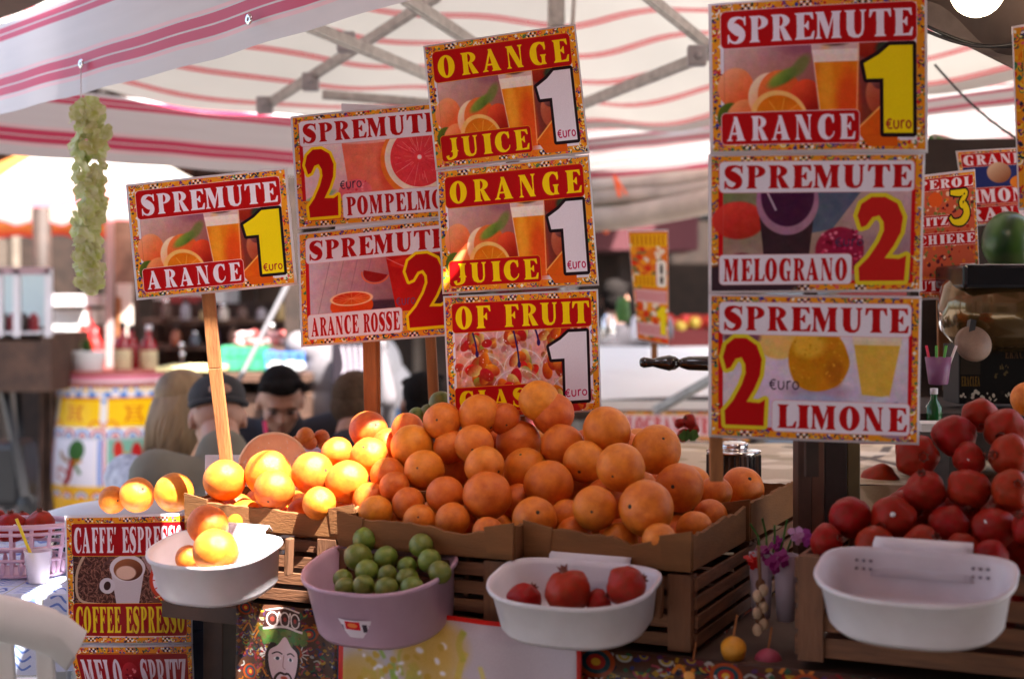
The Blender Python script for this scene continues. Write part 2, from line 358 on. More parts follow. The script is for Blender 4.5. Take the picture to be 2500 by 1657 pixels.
def photo_orange(c, x0, y0, x1, y1):
    gradient(c, x0, y0, x1, y1, (224, 190, 198), (104, 26, 26), (205, 120, 84), (92, 16, 10))
    w_ = x1-x0; h = y1-y0; X = lambda a: x0+a*w_; Y = lambda b: y0+b*h
    c.ell(X(.45), Y(.1), .16*w_, .14*h, (150, 90, 110), soft=20, al=.8); c.ell(X(.82), Y(.1), .18*w_, .2*h, (200, 60, 30), soft=6, shade=(120, 20, 10))
    c.ell(X(.9), Y(.2), .1*w_, .1*h, (50, 60, 40), soft=8)
    for a, b, r, cc, sh in ((.06, .52, .1, (250, 165, 120), (235, 90, 40)), (.03, .8, .07, (90, 110, 30), (40, 50, 20)), (.11, .85, .11, (250, 150, 95), (215, 60, 15)),
                            (.24, .62, .12, (255, 220, 190), (240, 110, 40)), (.29, .6, .12, (240, 120, 60), (215, 70, 20)), (.43, .64, .09, (235, 80, 40), (150, 20, 10)),
                            (.86, .62, .12, (200, 110, 80), (150, 40, 20)), (.82, .48, .05, (190, 120, 110), (90, 40, 40))):
        c.ell(X(a), Y(b), r*w_*.95, r*w_*1.05, cc, soft=3, shade=sh)
    c.ell(X(.31), Y(.44), .09*w_, .06*h, (140, 160, 60), -.5, 8, shade=(80, 110, 40)); c.ell(X(.40), Y(.34), .07*w_, .06*h, (110, 125, 60), -.9, 10, .8)
    c.ell(X(.29), Y(.82), .155*w_, .135*w_, (250, 190, 110), .5, 2); c.ell(X(.295), Y(.825), .132*w_, .112*w_, (226, 112, 8), .5, 2, shade=(248, 160, 30))
    for i in range(9):
        a = i*2*PI/9; c.line([(X(.295), Y(.82)), (X(.295)+.12*w_*math.cos(a), Y(.82)+.10*w_*math.sin(a))], 2.5, (252, 190, 90), .7)
    c.ell(X(.295), Y(.82), 6, 5, (255, 235, 190))
    xs_ = x0; x0 = x0-.085*w_; gl = [(X(.535), Y(.02)), (X(.80), Y(.02)), (X(.785), Y(1.0)), (X(.60), Y(1.0))]
    c.shape([gl], (225, 190, 190), .95); c.ell(X(.67), Y(.09), .09*w_, .07*h, (90, 50, 45), soft=8)
    c.shape([[(X(.553), Y(.24)), (X(.797), Y(.24)), (X(.787), Y(1)), (X(.605), Y(1))]], (238, 130, 20)); c.ell(X(.74), Y(.75), .06*w_, .35*h, (230, 70, 20), soft=22, al=.8)
    c.ell(X(.62), Y(.5), .04*w_, .3*h, (250, 165, 40), soft=16, al=.8); c.shape([[(X(.545), Y(.19)), (X(.798), Y(.19)), (X(.796), Y(.31)), (X(.556), Y(.31))]], (250, 232, 226), .95); c.line([(X(.54), Y(.03)), (X(.6), Y(.98))], 3, (250, 215, 200), .7); c.line([(X(.795), Y(.03)), (X(.78), Y(.98))], 4, (250, 190, 150), .7)
    c.shape([[(X(.78), Y(.95)), (X(.98), Y(.62)), (X(1.0), Y(.7)), (X(1.0), Y(1.1)), (X(.84), Y(1.1))]], (225, 95, 15)); c.line([(X(.78), Y(.95)), (X(.98), Y(.62))], 5, (250, 180, 90))
    c.blur(xs_, y0, x1, y1, 2)
def photo_pink(c, x0, y0, x1, y1):
    gradient(c, x0, y0, x1, y1, (240, 230, 238), (236, 200, 205), (235, 190, 200), (225, 120, 110)); w_ = x1-x0; h = y1-y0; X = lambda a: x0+a*w_; Y = lambda b: y0+b*h
    c.ell(X(.1), Y(.95), .12*w_, .06*h, (150, 190, 140), -.3, 5)
    c.shape([[(X(.28), Y(.0)), (X(.72), Y(.0)), (X(.68), Y(1)), (X(.32), Y(1))]], (243, 120, 95)); c.ell(X(.62), Y(.55), .08*w_, .5*h, (225, 70, 45), soft=25, al=.7); c.ell(X(.5), Y(.07), .2*w_, .05*h, (250, 170, 160), soft=4)
    c.ell(X(.36), Y(.9), .12*w_, .2*h, (240, 110, 120), soft=4); folk_dots(c, X(.3), Y(.75), X(.45), Y(1), 20, [(250, 150, 160), (230, 60, 80)])
    cx, cy, r = X(.84), Y(.42), .24*w_; c.ell(cx-8, cy+6, r*1.12, r*1.1, (240, 120, 40), soft=2); c.ell(cx, cy, r*1.05, r*1.02, (250, 225, 210), soft=2); c.ell(cx, cy, r*.88, r*.86, (232, 60, 70), soft=2)
    for i in range(60):
        a = RNG.uniform(0, 2*PI); r0, r1 = sorted(RNG.uniform(.15, .86, 2)); c.line([(cx+r*r0*math.cos(a), cy+r*r0*math.sin(a)), (cx+r*r1*math.cos(a), cy+r*r1*math.sin(a))], 2, PAL2[RNG.integers(3)], .6)
    c.ell(cx, cy, 9, 9, (255, 235, 235), soft=4)
PAL2 = [(250, 130, 130), (255, 170, 160), (215, 30, 50)]
def folk_dots(c, x0, y0, x1, y1, n, pal, r=4):
    for i in range(n): c.ell(RNG.uniform(x0, x1), RNG.uniform(y0, y1), r*RNG.uniform(.5, 1.5), r*RNG.uniform(.5, 1.5), pal[RNG.integers(len(pal))], RNG.uniform(0, 3))
def photo_blood(c, x0, y0, x1, y1):
    gradient(c, x0, y0, x1, y1, (215, 190, 205), (190, 60, 60), (205, 175, 195), (70, 30, 40)); w_ = x1-x0; h = y1-y0; X = lambda a: x0+a*w_; Y = lambda b: y0+b*h
    for a in (.1, .2, .3, .4): c.line([(X(a+.06), Y(0)), (X(a-.05), Y(1))], 2.5, (150, 115, 130), .8)
    c.ell(X(.5), Y(1.0), .32*w_, .22*h, (70, 40, 60), soft=10)
    c.ell(X(.30), Y(.84), .155*w_, .2*h, (222, 70, 15), soft=2); c.ell(X(.30), Y(.72), .155*w_, .12*h, (250, 200, 160), soft=2); c.ell(X(.30), Y(.72), .135*w_, .1*h, (205, 45, 20), soft=2, shade=(230, 100, 30))
    for i in range(12):
        a = i*PI/6; c.line([(X(.3), Y(.72)), (X(.3)+.13*w_*math.cos(a), Y(.72)+.09*h*math.sin(a))], 1.5, (250, 170, 110), .7)
    c.shape([ellp(X(.48), Y(.32), .09*w_, .16*h, 20, 200), ], (150, 20, 20)); c.line([tuple(p) for p in ellp(X(.48), Y(.32), .1*w_, .18*h, 20, 190, 8)], 5, (235, 110, 60))
    c.shape([[(X(.55), Y(-.02)), (X(.95), Y(-.02)), (X(.88), Y(1)), (X(.62), Y(1))]], (190, 20, 15)); c.ell(X(.75), Y(.2), .17*w_, .1*h, (215, 40, 25), soft=4); c.line([(X(.56), Y(.1)), (X(.75), Y(.3)), (X(.93), Y(.1))], 3, (240, 150, 150), .8)
    c.shape([[(X(.9), Y(.1)), (X(1), Y(.1)), (X(1), Y(1)), (X(.88), Y(1))]], (90, 20, 30), .8); c.blur(x0, y0, x1, y1, 1)
def photo_pom(c, x0, y0, x1, y1):
    gradient(c, x0, y0, x1, y1, (110, 120, 70), (215, 175, 185), (190, 140, 140), (150, 110, 120)); w_ = x1-x0; h = y1-y0; X = lambda a: x0+a*w_; Y = lambda b: y0+b*h
    c.shape([[(X(.45), Y(0)), (X(.75), Y(0)), (X(.58), Y(.45)), (X(.45), Y(.5))]], (85, 95, 120)); c.ell(X(.08), Y(.35), .14*w_, .2*h, (225, 60, 50), soft=6, shade=(180, 40, 30)); c.ell(X(.12), Y(1), .3*w_, .2*h, (60, 40, 50), soft=12)
    c.shape([[(X(.17), Y(-.1)), (X(.5), Y(-.1)), (X(.47), Y(.5)), (X(.44), Y(1)), (X(.23), Y(1))]], (60, 35, 45)); c.ell(X(.34), Y(.15), .165*w_, .36*h, (170, 120, 150), soft=3); c.ell(X(.34), Y(.1), .14*w_, .32*h, (70, 25, 60), soft=3); c.line([(X(.22), Y(0)), (X(.28), Y(.25))], 6, (230, 215, 230), .8)
    folk_dots(c, X(.24), Y(.75), X(.44), Y(1), 20, [(210, 50, 30), (170, 20, 20)]); c.ell(X(.1), Y(.85), .1*w_, .15*h, (120, 20, 50), soft=3); c.ell(X(.62), Y(.68), .13*w_, .25*h, (150, 25, 60), soft=4)
    folk_dots(c, X(.52), Y(.45), X(.74), Y(.92), 70, [(200, 50, 90), (230, 120, 150), (110, 10, 40)], 5); folk_dots(c, X(.03), Y(.75), X(.17), Y(.95), 25, [(190, 50, 80), (110, 10, 40)], 5); c.ell(X(.53), Y(.95), 10, 7, (110, 150, 50)); c.blur(x0, y0, x1, y1, 2)
def photo_lemon(c, x0, y0, x1, y1):
    gradient(c, x0, y0, x1, y1, (225, 205, 225), (232, 215, 232), (214, 196, 218), (190, 180, 210)); c.blur(x0, y0, x1, y1, 1); w_ = x1-x0; h = y1-y0; X = lambda a: x0+a*w_; Y = lambda b: y0+b*h
    c.ell(X(.3), Y(.05), .14*w_, .25*h, (235, 190, 110), soft=6); c.ell(X(.1), Y(.08), .1*w_, .1*h, (120, 70, 90), soft=8)
    c.ell(X(.5), Y(.62), .17*w_, .1*h, (150, 120, 150), soft=16, al=.6); c.shape([smooth_pts([(X(.36), Y(.18)), (X(.43), Y(.0)), (X(.55), Y(-.02)), (X(.63), Y(.08)), (X(.665), Y(.2)), (X(.68), Y(.36)), (X(.62), Y(.55)), (X(.5), Y(.62)), (X(.4), Y(.56)), (X(.355), Y(.38))], 5, True)], (206, 132, 14)); c.ell(X(.46), Y(.14), .09*w_, .14*h, (240, 185, 60), soft=20, al=.9); c.ell(X(.6), Y(.42), .05*w_, .14*h, (170, 95, 10), soft=16, al=.7); folk_dots(c, X(.37), Y(.05), X(.64), Y(.5), 60, [(225, 160, 40), (196, 122, 12)], 3)
    c.ell(X(.5), Y(.8), .2*w_, .16*h, (170, 170, 205), soft=14); c.shape([[(X(.7), Y(.1)), (X(.96), Y(.1)), (X(.9), Y(.66)), (X(.75), Y(.64))]], (226, 180, 70)); c.shape([[(X(.69), Y(.0)), (X(.97), Y(.0)), (X(.96), Y(.14)), (X(.7), Y(.14))]], (236, 214, 190), .9)
    c.line([(X(.45), Y(1)), (X(.75), Y(.82)), (X(.95), Y(.72))], 14, (120, 125, 175), .8); c.line([(X(.6), Y(.8)), (X(.9), Y(.66))], 14, (215, 210, 230), .8); c.ell(X(.92), Y(.95), .1*w_, .12*h, (150, 130, 165), soft=10); c.blur(x0, y0, x1, y1, 2)
def photo_cups(c, x0, y0, x1, y1):
    gradient(c, x0, y0, x1, y1, (225, 180, 190), (235, 150, 130), (230, 120, 60), (220, 160, 160)); w_ = x1-x0; h = y1-y0; X = lambda a: x0+a*w_; Y = lambda b: y0+b*h
    for i in range(150):
        c.ell(RNG.uniform(x0, x1), RNG.uniform(y0, y1), RNG.uniform(8, 26), RNG.uniform(6, 18), [(222, 40, 30), (240, 130, 20), (150, 140, 60), (235, 205, 150), (190, 20, 40), (245, 170, 60), (225, 170, 180)][RNG.integers(7)], RNG.uniform(0, 3), 3, .9, (150, 50, 30))
    for cx, cy, r in ((.15, .25, .12), (.45, .18, .15), (.75, .15, .14), (.2, .62, .17), (.5, .55, .15), (.8, .55, .17), (.45, .85, .2), (.85, .9, .16)):
        c.ell(X(cx), Y(cy), r*w_, r*w_*.9, (225, 195, 200), soft=8, al=.45); c.line([tuple(p) for p in ellp(X(cx), Y(cy), r*w_*.95, r*w_*.8, 180, 350, 12)], 3, (250, 240, 245), .7)
        for i in range(16):
            a = RNG.uniform(0, 2*PI); q = RNG.uniform(0, .75)*r*w_; c.ell(X(cx)+q*math.cos(a), Y(cy)+q*math.sin(a)*.8, r*w_*.33, r*w_*.22, [(220, 30, 30), (240, 130, 20), (150, 160, 60), (235, 215, 120), (200, 20, 40), (245, 160, 40)][RNG.integers(6)], RNG.uniform(0, 3), 2, shade=(170, 40, 20))
    folk_dots(c, x0, y0, x1, y1, 90, [(250, 235, 235), (240, 200, 200)], 2.2)
    for a, b in ((.16, .35), (.47, .5), (.62, .25)):
        c.line([(X(a-.05), Y(-.05)), (X(a-.01), Y(b*.6)), (X(a), Y(b))], 7, (50, 20, 90)); c.ell(X(a), Y(b), 7, 12, (50, 20, 90))
    c.blur(x0, y0, x1, y1, 1)
def photo_coffee(c, x0, y0, x1, y1):
    gradient(c, x0, y0, x1, y1, (60, 35, 35), (170, 130, 130), (45, 25, 25), (120, 70, 60)); w_ = x1-x0; h = y1-y0; X = lambda a: x0+a*w_; Y = lambda b: y0+b*h
    for i in range(560):
        x, y = RNG.uniform(.02, .7)*w_+x0, RNG.uniform(0, 1)*h+y0; a = RNG.uniform(0, 3); c.ell(x, y, 12, 7.5, (150, 100, 88), a, 2, shade=(62, 32, 28)); c.line([(x-9*math.cos(a), y-9*math.sin(a)), (x+9*math.cos(a), y+9*math.sin(a))], 2.2, (28, 12, 12))
    c.line([(X(.1), Y(0)), (X(.03), Y(.4)), (X(.05), Y(.9)), (X(.25), Y(1))], 12, (190, 160, 140)); c.shape([[(X(.6), Y(0)), (X(1), Y(0)), (X(1), Y(1)), (X(.88), Y(1)), (X(.72), Y(.5))]], (170, 135, 140), .8)
    cx, cy, r = X(.86), Y(.52), .15*w_; c.ell(cx, cy, r*1.2, r*1.25, (190, 60, 40), soft=2); c.ell(cx, cy, r, r*1.05, (225, 220, 240), soft=2)
    for i in range(12):
        a = i*PI/6; c.line([(cx, cy), (cx+r*math.cos(a), cy+r*math.sin(a))], 4, (190, 50, 50))
    folk(c, X(.72), Y(.8), X(1), Y(1), 25, 9)
    c.shape([[(X(.33), Y(.25)), (X(.64), Y(.25)), (X(.58), Y(1)), (X(.38), Y(1))]], (200, 188, 200)); c.ell(X(.3), Y(.62), .07*w_, .16*h, (205, 195, 208), .3, 2); c.ell(X(.3), Y(.62), .03*w_, .09*h, (60, 35, 35), .3, 2)
    c.ell(X(.485), Y(.27), .16*w_, .27*h, (214, 204, 216), soft=2); c.ell(X(.49), Y(.3), .13*w_, .22*h, (150, 90, 60), soft=2, shade=(90, 45, 30)); c.ell(X(.47), Y(.36), .09*w_, .14*h, (225, 185, 170), soft=5)
PW, PH = 620, 430
def poster(kind):
    c = Cv(PW, PH, LAV); b = 20
    if kind in ('orange', 'arance', 'arance_white'):
        border(c, b=24); photo_orange(c, 34, 92, 586, 392); c.mottle(34, 92, 586, 392, 13); t1, t2 = ('ORANGE', 'JUICE') if kind == 'orange' else ('SPREMUTE', 'ARANCE')
        tc = YEL if kind == 'orange' else (240, 230, 244); ln = (235, 150, 30) if kind == 'orange' else (240, 200, 205)
        c.rrect(26, 22, 596, 132, 16, RED, 1, 2, ln); c.text(t1, 44, 40, 580, 118, tc, .34 if kind == 'orange' else .12)
        c.rrect(26, 322, 396 if kind == 'orange' else 426, 412, 12, RED, 1, 2, ln); c.text(t2, 42, 332, 380 if kind == 'orange' else 410, 402, tc, .28)
        c.digit(ONE, 440, 144, 592, 386, (250, 224, 10) if kind == 'arance' else LAV, 11, (28, 12, 20)); c.euro(506, 346, 580, 374, (170, 40, 40) if kind != 'orange' else (190, 30, 90), 4.5)
        if kind == 'arance_white': pass
    if kind == 'fruit':
        border(c, b=24); photo_cups(c, 34, 100, 586, 400); c.mottle(34, 100, 586, 400, 20, 9); c.rrect(26, 22, 596, 126, 14, RED, 1, 2, (235, 150, 30)); c.text('OF FRUIT', 40, 34, 584, 114, YEL, .2)
        c.rrect(26, 322, 396, 412, 12, RED, 1, 2, (235, 150, 30)); c.text('GLASS', 42, 334, 380, 400, YEL, .26); c.digit(ONE, 418, 144, 582, 392, LAV, 11, (28, 12, 20)); c.euro(480, 348, 570, 376, (190, 30, 90), 4.5)
    if kind in ('pompelmo', 'rosse', 'melograno', 'limone'):
        c.a[:] = (200, 20, 24); border(c, b=20); c.rect(20, 110, 44 if kind in ('pompelmo', 'rosse') else 32, 320, (200, 14, 20)); c.rect(590, 110, 602, 320, (200, 14, 20))
        ph = {'pompelmo': photo_pink, 'rosse': photo_blood, 'melograno': photo_pom, 'limone': photo_lemon}[kind]; ph(c, 34, 100, 590, 400 if kind in ('limone', 'melograno') else 330); c.mottle(34, 100, 590, 400 if kind in ('limone', 'melograno') else 330, 15)
        c.rrect(24, 18, 596, 116, 14, LAV, 1, 2, (225, 170, 180)); c.text('SPREMUTE', 36, 30, 584, 104, RED, .12)
        t, x0, x1 = {'pompelmo': ('POMPELMO', 182, 596), 'rosse': ('ARANCE ROSSE', 24, 400), 'melograno': ('MELOGRANO', 24, 414), 'limone': ('LIMONE', 182, 596)}[kind]
        if kind in ('pompelmo', 'rosse'): c.rect(20, 330, 600, 408, (226, 150, 40)); folk(c, 24, 334, 600, 408, 260, 8)
        c.rrect(x0, 316, x1, 410, 12, LAV, 1, 2, (225, 170, 180)); c.text(t, x0+12, 328, x1-12, 400, RED, .14)
        if kind == 'pompelmo': c.digit(TWO, 38, 132, 164, 396, RED, 11, YEL); c.euro(176, 262, 262, 294, (60, 40, 60), 4)
        if kind == 'limone': c.digit(TWO, 34, 128, 160, 396, RED, 12, (225, 205, 40)); c.euro(174, 250, 262, 282, (60, 40, 60), 4)
        if kind == 'rosse': c.digit(TWO, 420, 120, 580, 396, RED, 11, YEL); c.euro(380, 276, 456, 306, (110, 60, 100), 4)
        if kind == 'melograno': c.digit(TWO, 430, 134, 578, 402, (196, 30, 26), 13, (225, 205, 40)); c.euro(366, 262, 450, 290, (70, 50, 80), 4)
    return c.image('print_'+kind)
def sheet_mat(name, im, rough=.55, coat=.10, crough=.10, wav=.25):
    m = bpy.data.materials.new(name); m.use_nodes = True; n = m.node_tree; b = n.nodes['Principled BSDF']; L = n.links.new
    t = n.nodes.new('ShaderNodeTexImage'); t.image = im; t.extension = 'EXTEND'; uv = n.nodes.new('ShaderNodeUVMap')
    L(uv.outputs[0], t.inputs[0]); L(t.outputs[0], b.inputs['Base Color'])
    b.inputs['Roughness'].default_value = rough; b.inputs['Coat Weight'].default_value = coat; b.inputs['Coat Roughness'].default_value = crough; b.inputs['Specular IOR Level'].default_value = .12
    if wav:
        nz = n.nodes.new('ShaderNodeTexNoise'); nz.inputs['Scale'].default_value = 14; nz.inputs['Detail'].default_value = 2
        tc = n.nodes.new('ShaderNodeTexCoord'); L(tc.outputs['Object'], nz.inputs[0])
        bp = n.nodes.new('ShaderNodeBump'); bp.inputs['Strength'].default_value = wav; bp.inputs['Distance'].default_value = .01
        L(nz.outputs['Fac'], bp.inputs['Height']); L(bp.outputs[0], b.inputs['Coat Normal'])
    return m

# ================================================================ materials
def wood(name, a, b_, rough=.7, sx=(1, 12, 12)): return mat(name, a, rough, col2=b_, vscale=6, bump=.4, bscale=30, stretch=sx)
M_orange = mat('orange_peel', (.80, .225, .022), .36, col2=(.62, .135, .014), vscale=2.6, bump=.28, bscale=34, rand=.10, sss=.12, spec=.4)
M_calyx = mat('calyx_dark', (.05, .035, .02), .8, var=.4, vscale=90)
M_mand = mat('mandarin_peel', (.82, .27, .02), .4, var=.15, bump=.4, bscale=300)
M_pom = mat('pomegranate_skin', (.40, .014, .006), .42, col2=(.25, .03, .01), vscale=2.6, bump=.2, bscale=26, rand=.05, spec=.22)
M_crown = mat('crown_dry', (.20, .06, .04), .7, var=.4, vscale=30)
M_lime = mat('lime_peel', (.09, .145, .016), .36, col2=(.20, .21, .03), vscale=2.5, bump=.2, bscale=30, rand=.16, sss=.05)
M_stick = mat('paper_sticker', (.85, .87, .85), .5)
M_card = mat('cardboard', (.27, .11, .034), .85, col2=(.19, .078, .025), vscale=7, bump=.3, bscale=90, stretch=(1, 1, 4), translucent=.15)
M_crate = wood('crate_wood', (.22, .09, .04), (.10, .042, .02), sx=(1.5, 1.5, 14))
M_post = wood('crate_post_wood', (.19, .08, .036), (.12, .05, .023), sx=(10, 10, 1.5))
M_lath = wood('lath_wood', (.38, .15, .045), (.22, .08, .025), sx=(10, 10, 1.2))
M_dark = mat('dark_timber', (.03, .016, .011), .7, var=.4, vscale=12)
M_brown = mat('brown_timber', (.075, .036, .022), .65, var=.4, vscale=9)
M_white = mat('white_plastic', (.78, .74, .77), .36, col2=(.66, .61, .63), vscale=9, bump=.12, bscale=30, sss=.05)
M_pink = mat('pink_plastic', (.56, .36, .46), .34, col2=(.47, .29, .38), vscale=9, bump=.12, bscale=30, sss=.05)
M_chair = mat('chair_plastic', (.78, .77, .76), .35, var=.05, vscale=12)
M_sleeve = mat('laminate_sleeve', (.80, .76, .80), .18, coat=.6, crough=.08, translucent=.5)
M_alu = mat('galvanised_steel', (.42, .40, .38), .42, metal=.7, var=.2, vscale=30)
M_gray = mat('grey_metal', (.33, .31, .32), .5, metal=.4, var=.15)
M_iron = mat('black_iron', (.02, .02, .022), .4)
M_chrome = mat('polished_steel', (.75, .73, .72), .12, metal=1)
M_stone = mat('pale_stone', (.24, .19, .15), .9, var=.3, vscale=3, bump=.5, bscale=20)
M_glass = mat('clear_glass', (.9, .95, .95), .04, trans=1.0)
M_green = mat('leaf_green', (.06, .16, .03), .5, var=.4, vscale=20, translucent=.25)

def wpart(mb, name, m, root, **k):                 # a part whose shape is given in place
    o = mb.build(name, m, root, **k); M = root.matrix_basis.inverted(); o.data.transform(M); return o

# ================================================================ ground and far buildings
g = MB().quad((-40, -30, 0), (40, -30, 0), (40, 60, 0), (-40, 60, 0)).build('ground', mat('paving', (.15, .14, .13), .85, var=.25, vscale=1.3, bump=.5, bscale=9))
tag(g, None, None, None, 'structure')

r = empty('building', (0, -5.5, 0), 0, 'unseen ochre house front added behind the viewer to block low sky light', 'building')  # unseen house front, added to cut the sky light from behind
B('wall', mat('ochre_plaster', (.20, .14, .11), .9, var=.15, vscale=1.2), r, (0, 0, 3.6), (22, .5, 7.2))
for k in range(6):
    for z in (1.2, 4.4): B('shutter', M_dark, r, (-7.5+k*3, .27, z), (1.1, .06, 2.0))
# ================================================================ striped market canopy
C1 = Vector((-2.0, 4.51, 2.34)); e1 = Vector((.76, .65, 0)).normalized(); e2 = Vector((.65, -.76, 0)).normalized()
C2 = C1+e1*3; C4 = C1+e2*3; C3 = C2+e2*3; PK = (C1+C3)/2+Vector((0, 0, .86))
def stripes(name, bands, trl=.6, base=(.80, .77, .76), rep=None, fade=1.0):
    m = bpy.data.materials.new(name); m.use_nodes = True; n = m.node_tree; L = n.links.new; b = n.nodes['Principled BSDF']; b.inputs['Roughness'].default_value = .45
    uv = n.nodes.new('ShaderNodeUVMap'); sp = n.nodes.new('ShaderNodeSeparateXYZ'); L(uv.outputs[0], sp.inputs[0]); v = sp.outputs[1]
    nz = n.nodes.new('ShaderNodeTexNoise'); nz.inputs['Scale'].default_value = 9; L(uv.outputs[0], nz.inputs[0])
    if rep:
        mm = n.nodes.new('ShaderNodeMath'); mm.operation = 'MULTIPLY'; mm.inputs[1].default_value = rep; L(v, mm.inputs[0])
        fr = n.nodes.new('ShaderNodeMath'); fr.operation = 'FRACT'; L(mm.outputs[0], fr.inputs[0]); v = fr.outputs[0]
    rp = n.nodes.new('ShaderNodeValToRGB'); rp.color_ramp.interpolation = 'LINEAR'; el = rp.color_ramp.elements
    pts = [(0, base)]
    for a, b_, c in bands: pts += [(a-.004, base), (a, c), (b_, c), (b_+.004, base)]
    el[0].position = 0; el[0].color = (*base, 1); el[1].position = 1; el[1].color = (*base, 1)
    for p, c in pts[1:]: k_ = el.new(max(0, min(1, p))); k_.color = (*c, 1)
    L(v, rp.inputs[0]); mx = n.nodes.new('ShaderNodeMixRGB'); mx.blend_type = 'MULTIPLY'; mx.inputs[0].default_value = .12
    L(rp.outputs[0], mx.inputs[1]); L(nz.outputs['Fac'], mx.inputs[2]); L(mx.outputs[0], b.inputs['Base Color'])
    tr = n.nodes.new('ShaderNodeBsdfTranslucent'); L(mx.outputs[0], tr.inputs[0]); ms = n.nodes.new('ShaderNodeMixShader'); ms.inputs[0].default_value = trl
    L(b.outputs[0], ms.inputs[1]); L(tr.outputs[0], ms.inputs[2]); L(ms.outputs[0], n.nodes['Material Output'].inputs[0]); return m
R1 = (.50, .015, .035); R2 = (.55, .03, .10); R3 = (.80, .50, .54)
M_roof = stripes('canopy_roof_cloth', [(.40, .465, R1), (.505, .57, R1)], .085, rep=11, base=(.64, .61, .56))
def band(c, w_): return [(c-w_*1.5, c-w_*1.2, R3), (c-w_, c-.010, R2), (c+.010, c+w_, R2), (c+w_*1.2, c+w_*1.5, R3)]
M_val = stripes('canopy_valance_cloth', band(.30, .095)+band(.88, .07)[1:3], .12, base=(.64, .60, .62))
can = empty('market_canopy', (*(C1+C3).xy/2, 0), label='red and white striped market canopy stretched over the fruit stall', cat='canopy')
def nz3(p, s=2.2, a=.02): return Vector((0, 0, mnoise.noise(p*s)*a))
for a, b_ in ((C1, C2), (C2, C3), (C3, C4), (C4, C1)):
    VH = .06 if a in (C2, C3) else .235
    def fn(u, v, a=a, b_=b_):
        e = a.lerp(b_, u); p = e.lerp(PK, v); edge = math.sin(PI*u)*(1-v); return p-Vector((0, 0, .012*edge+.05*math.sin(PI*v)*math.sin(PI*u)))+nz3(p, 1.6, .05)
    wpart(MB().grid(fn, 40, 24), 'roof_panel', M_roof, can)
    out = Vector(((b_-a).y, -(b_-a).x, 0)).normalized()
    if (a+out-Vector(can.location)).length < (a-Vector(can.location)).length: out = -out
    def fv(u, v, a=a, b_=b_, out=out):
        e = a.lerp(b_, u); s = .012*math.sin(PI*u); p = e+Vector((0, 0, -s-VH*(1-v)-.003*math.sin(u*9*PI)**2*(1-v)))+out*(.006+.006*math.sin(u*14)*(1-v)+.01*mnoise.noise(e*3)*(1-v)); return p
    wpart(MB().grid(fv, 60, 8), 'valance', M_val, can)
rc = empty('rear_canopy', (1.6, 6.6, 0), label='second striped market canopy joining the first at its far right edge', cat='canopy')
EV = [Vector((.30, 8.4, 2.35)), Vector((1.06, 7.6, 2.35)), Vector((2.05, 6.5, 2.35)), Vector((2.9, 5.0, 2.35))]
def evp(u): i = min(2, int(u*3)); return EV[i].lerp(EV[i+1], u*3-i)
wpart(MB().grid(lambda u, v: evp(u).lerp(C2.lerp(C3, u)-e2*.1*(1-u)-e1*.05+Vector((0, 0, .30)), v)-Vector((0, 0, .04*math.sin(PI*v)))+nz3(evp(u)+Vector((v, v, 0)), 1.5, .04), 50, 20), 'roof_panel', stripes('rear_canopy_cloth', [(.40, .465, R1), (.505, .57, R1)], .10, rep=9, base=(.72, .70, .68)), rc)
wpart(MB().grid(lambda u, v: evp(u)-Vector((0, 0, .14*(1-v)-.004*math.sin(u*30))), 50, 4), 'valance', stripes('rear_valance_cloth', [(.80, .98, R2)], .1, base=(.50, .42, .36)), rc)
for c_ in (EV[0], EV[3]): wpart(MB().box((c_.x, c_.y-.02, 1.17), (.04, .04, 2.34)), 'leg', M_alu, rc)
mb = MB()
for a, b_, w_ in ((P(598, 254, 5.0), P(1015, -12, 4.25), .03), (P(660, 36, 3.7), P(1000, 178, 4.5), .03), (P(1000, 178, 4.5), P(1180, 270, 4.9), .03), (P(930, -8, 3.8), P(1240, 196, 4.6), .032), (P(745, 217, 5.2), P(1100, 246, 5.2), .028),
                  (P(1330, 246, 5.0), P(1720, 92, 4.2), .032), (P(1480, -22, 3.9), P(1740, 190, 4.6), .03), (P(1268, 60, 4.3), P(1278, -120, 4.3), .012), (P(1318, 130, 4.3), P(1334, -120, 4.3), .018)):
    o = wpart(MB().bar(a, b_, w_*.7, w_).bar(a+Vector((0, 0, -.004)), b_+Vector((0, 0, -.004)), w_*.3, w_*1.15), 'strut', M_alu, can, bevel=.002)
wpart(MB().box((PK.x+.02, PK.y, 2.84), (.052, .052, .8)), 'centre_post', M_alu, can, bevel=.004)
for X, Y, d in ((718, 190, 4.75), (800, 98, 4.3), (1610, 130, 4.2), (612, 244, 4.95)): wpart(MB().box(P(X, Y, d), (.055, .04, .06)).lathe([(.012, -.03), (.012, .03)], P(X, Y, d), 8, Matrix.Rotation(PI/2, 3, 'X')), 'joint', M_gray, can, bevel=.005)
for c in (C1, C2, C3): wpart(MB().box((c.x*.98, c.y, 1.17), (.04, .04, 2.34)).box((c.x*.98, c.y, .01), (.12, .12, .02)), 'leg', M_alu, can, bevel=.003)
for X, Y in ((206, 150), (596, 48)):
    # grommets sit in the near valance
    k = (X-CX)/F; t = None
    a = C1; x, y = a.x, a.y; t = (k*y-x)/(e2.x-k*e2.y); q = C1+e2*t; q = Vector((q.x, q.y, z_at(Y, q.y)))-e1*.02
    Mq = Matrix.Rotation(math.atan2(e1.y, e1.x), 3, 'Z') @ Matrix.Rotation(PI/2, 3, 'Y')
    wpart(MB().lathe([(.004, -.002), (.009, -.003), (.012, 0), (.009, .003), (.004, .002)], q, 18, Mq, False), 'grommet', M_chrome, can)
    if X == 206: GR = q.copy()
wpart(MB().tube([C4, C4+Vector((.02, -.3, .27))], .004), 'guy_rope', M_white, can)

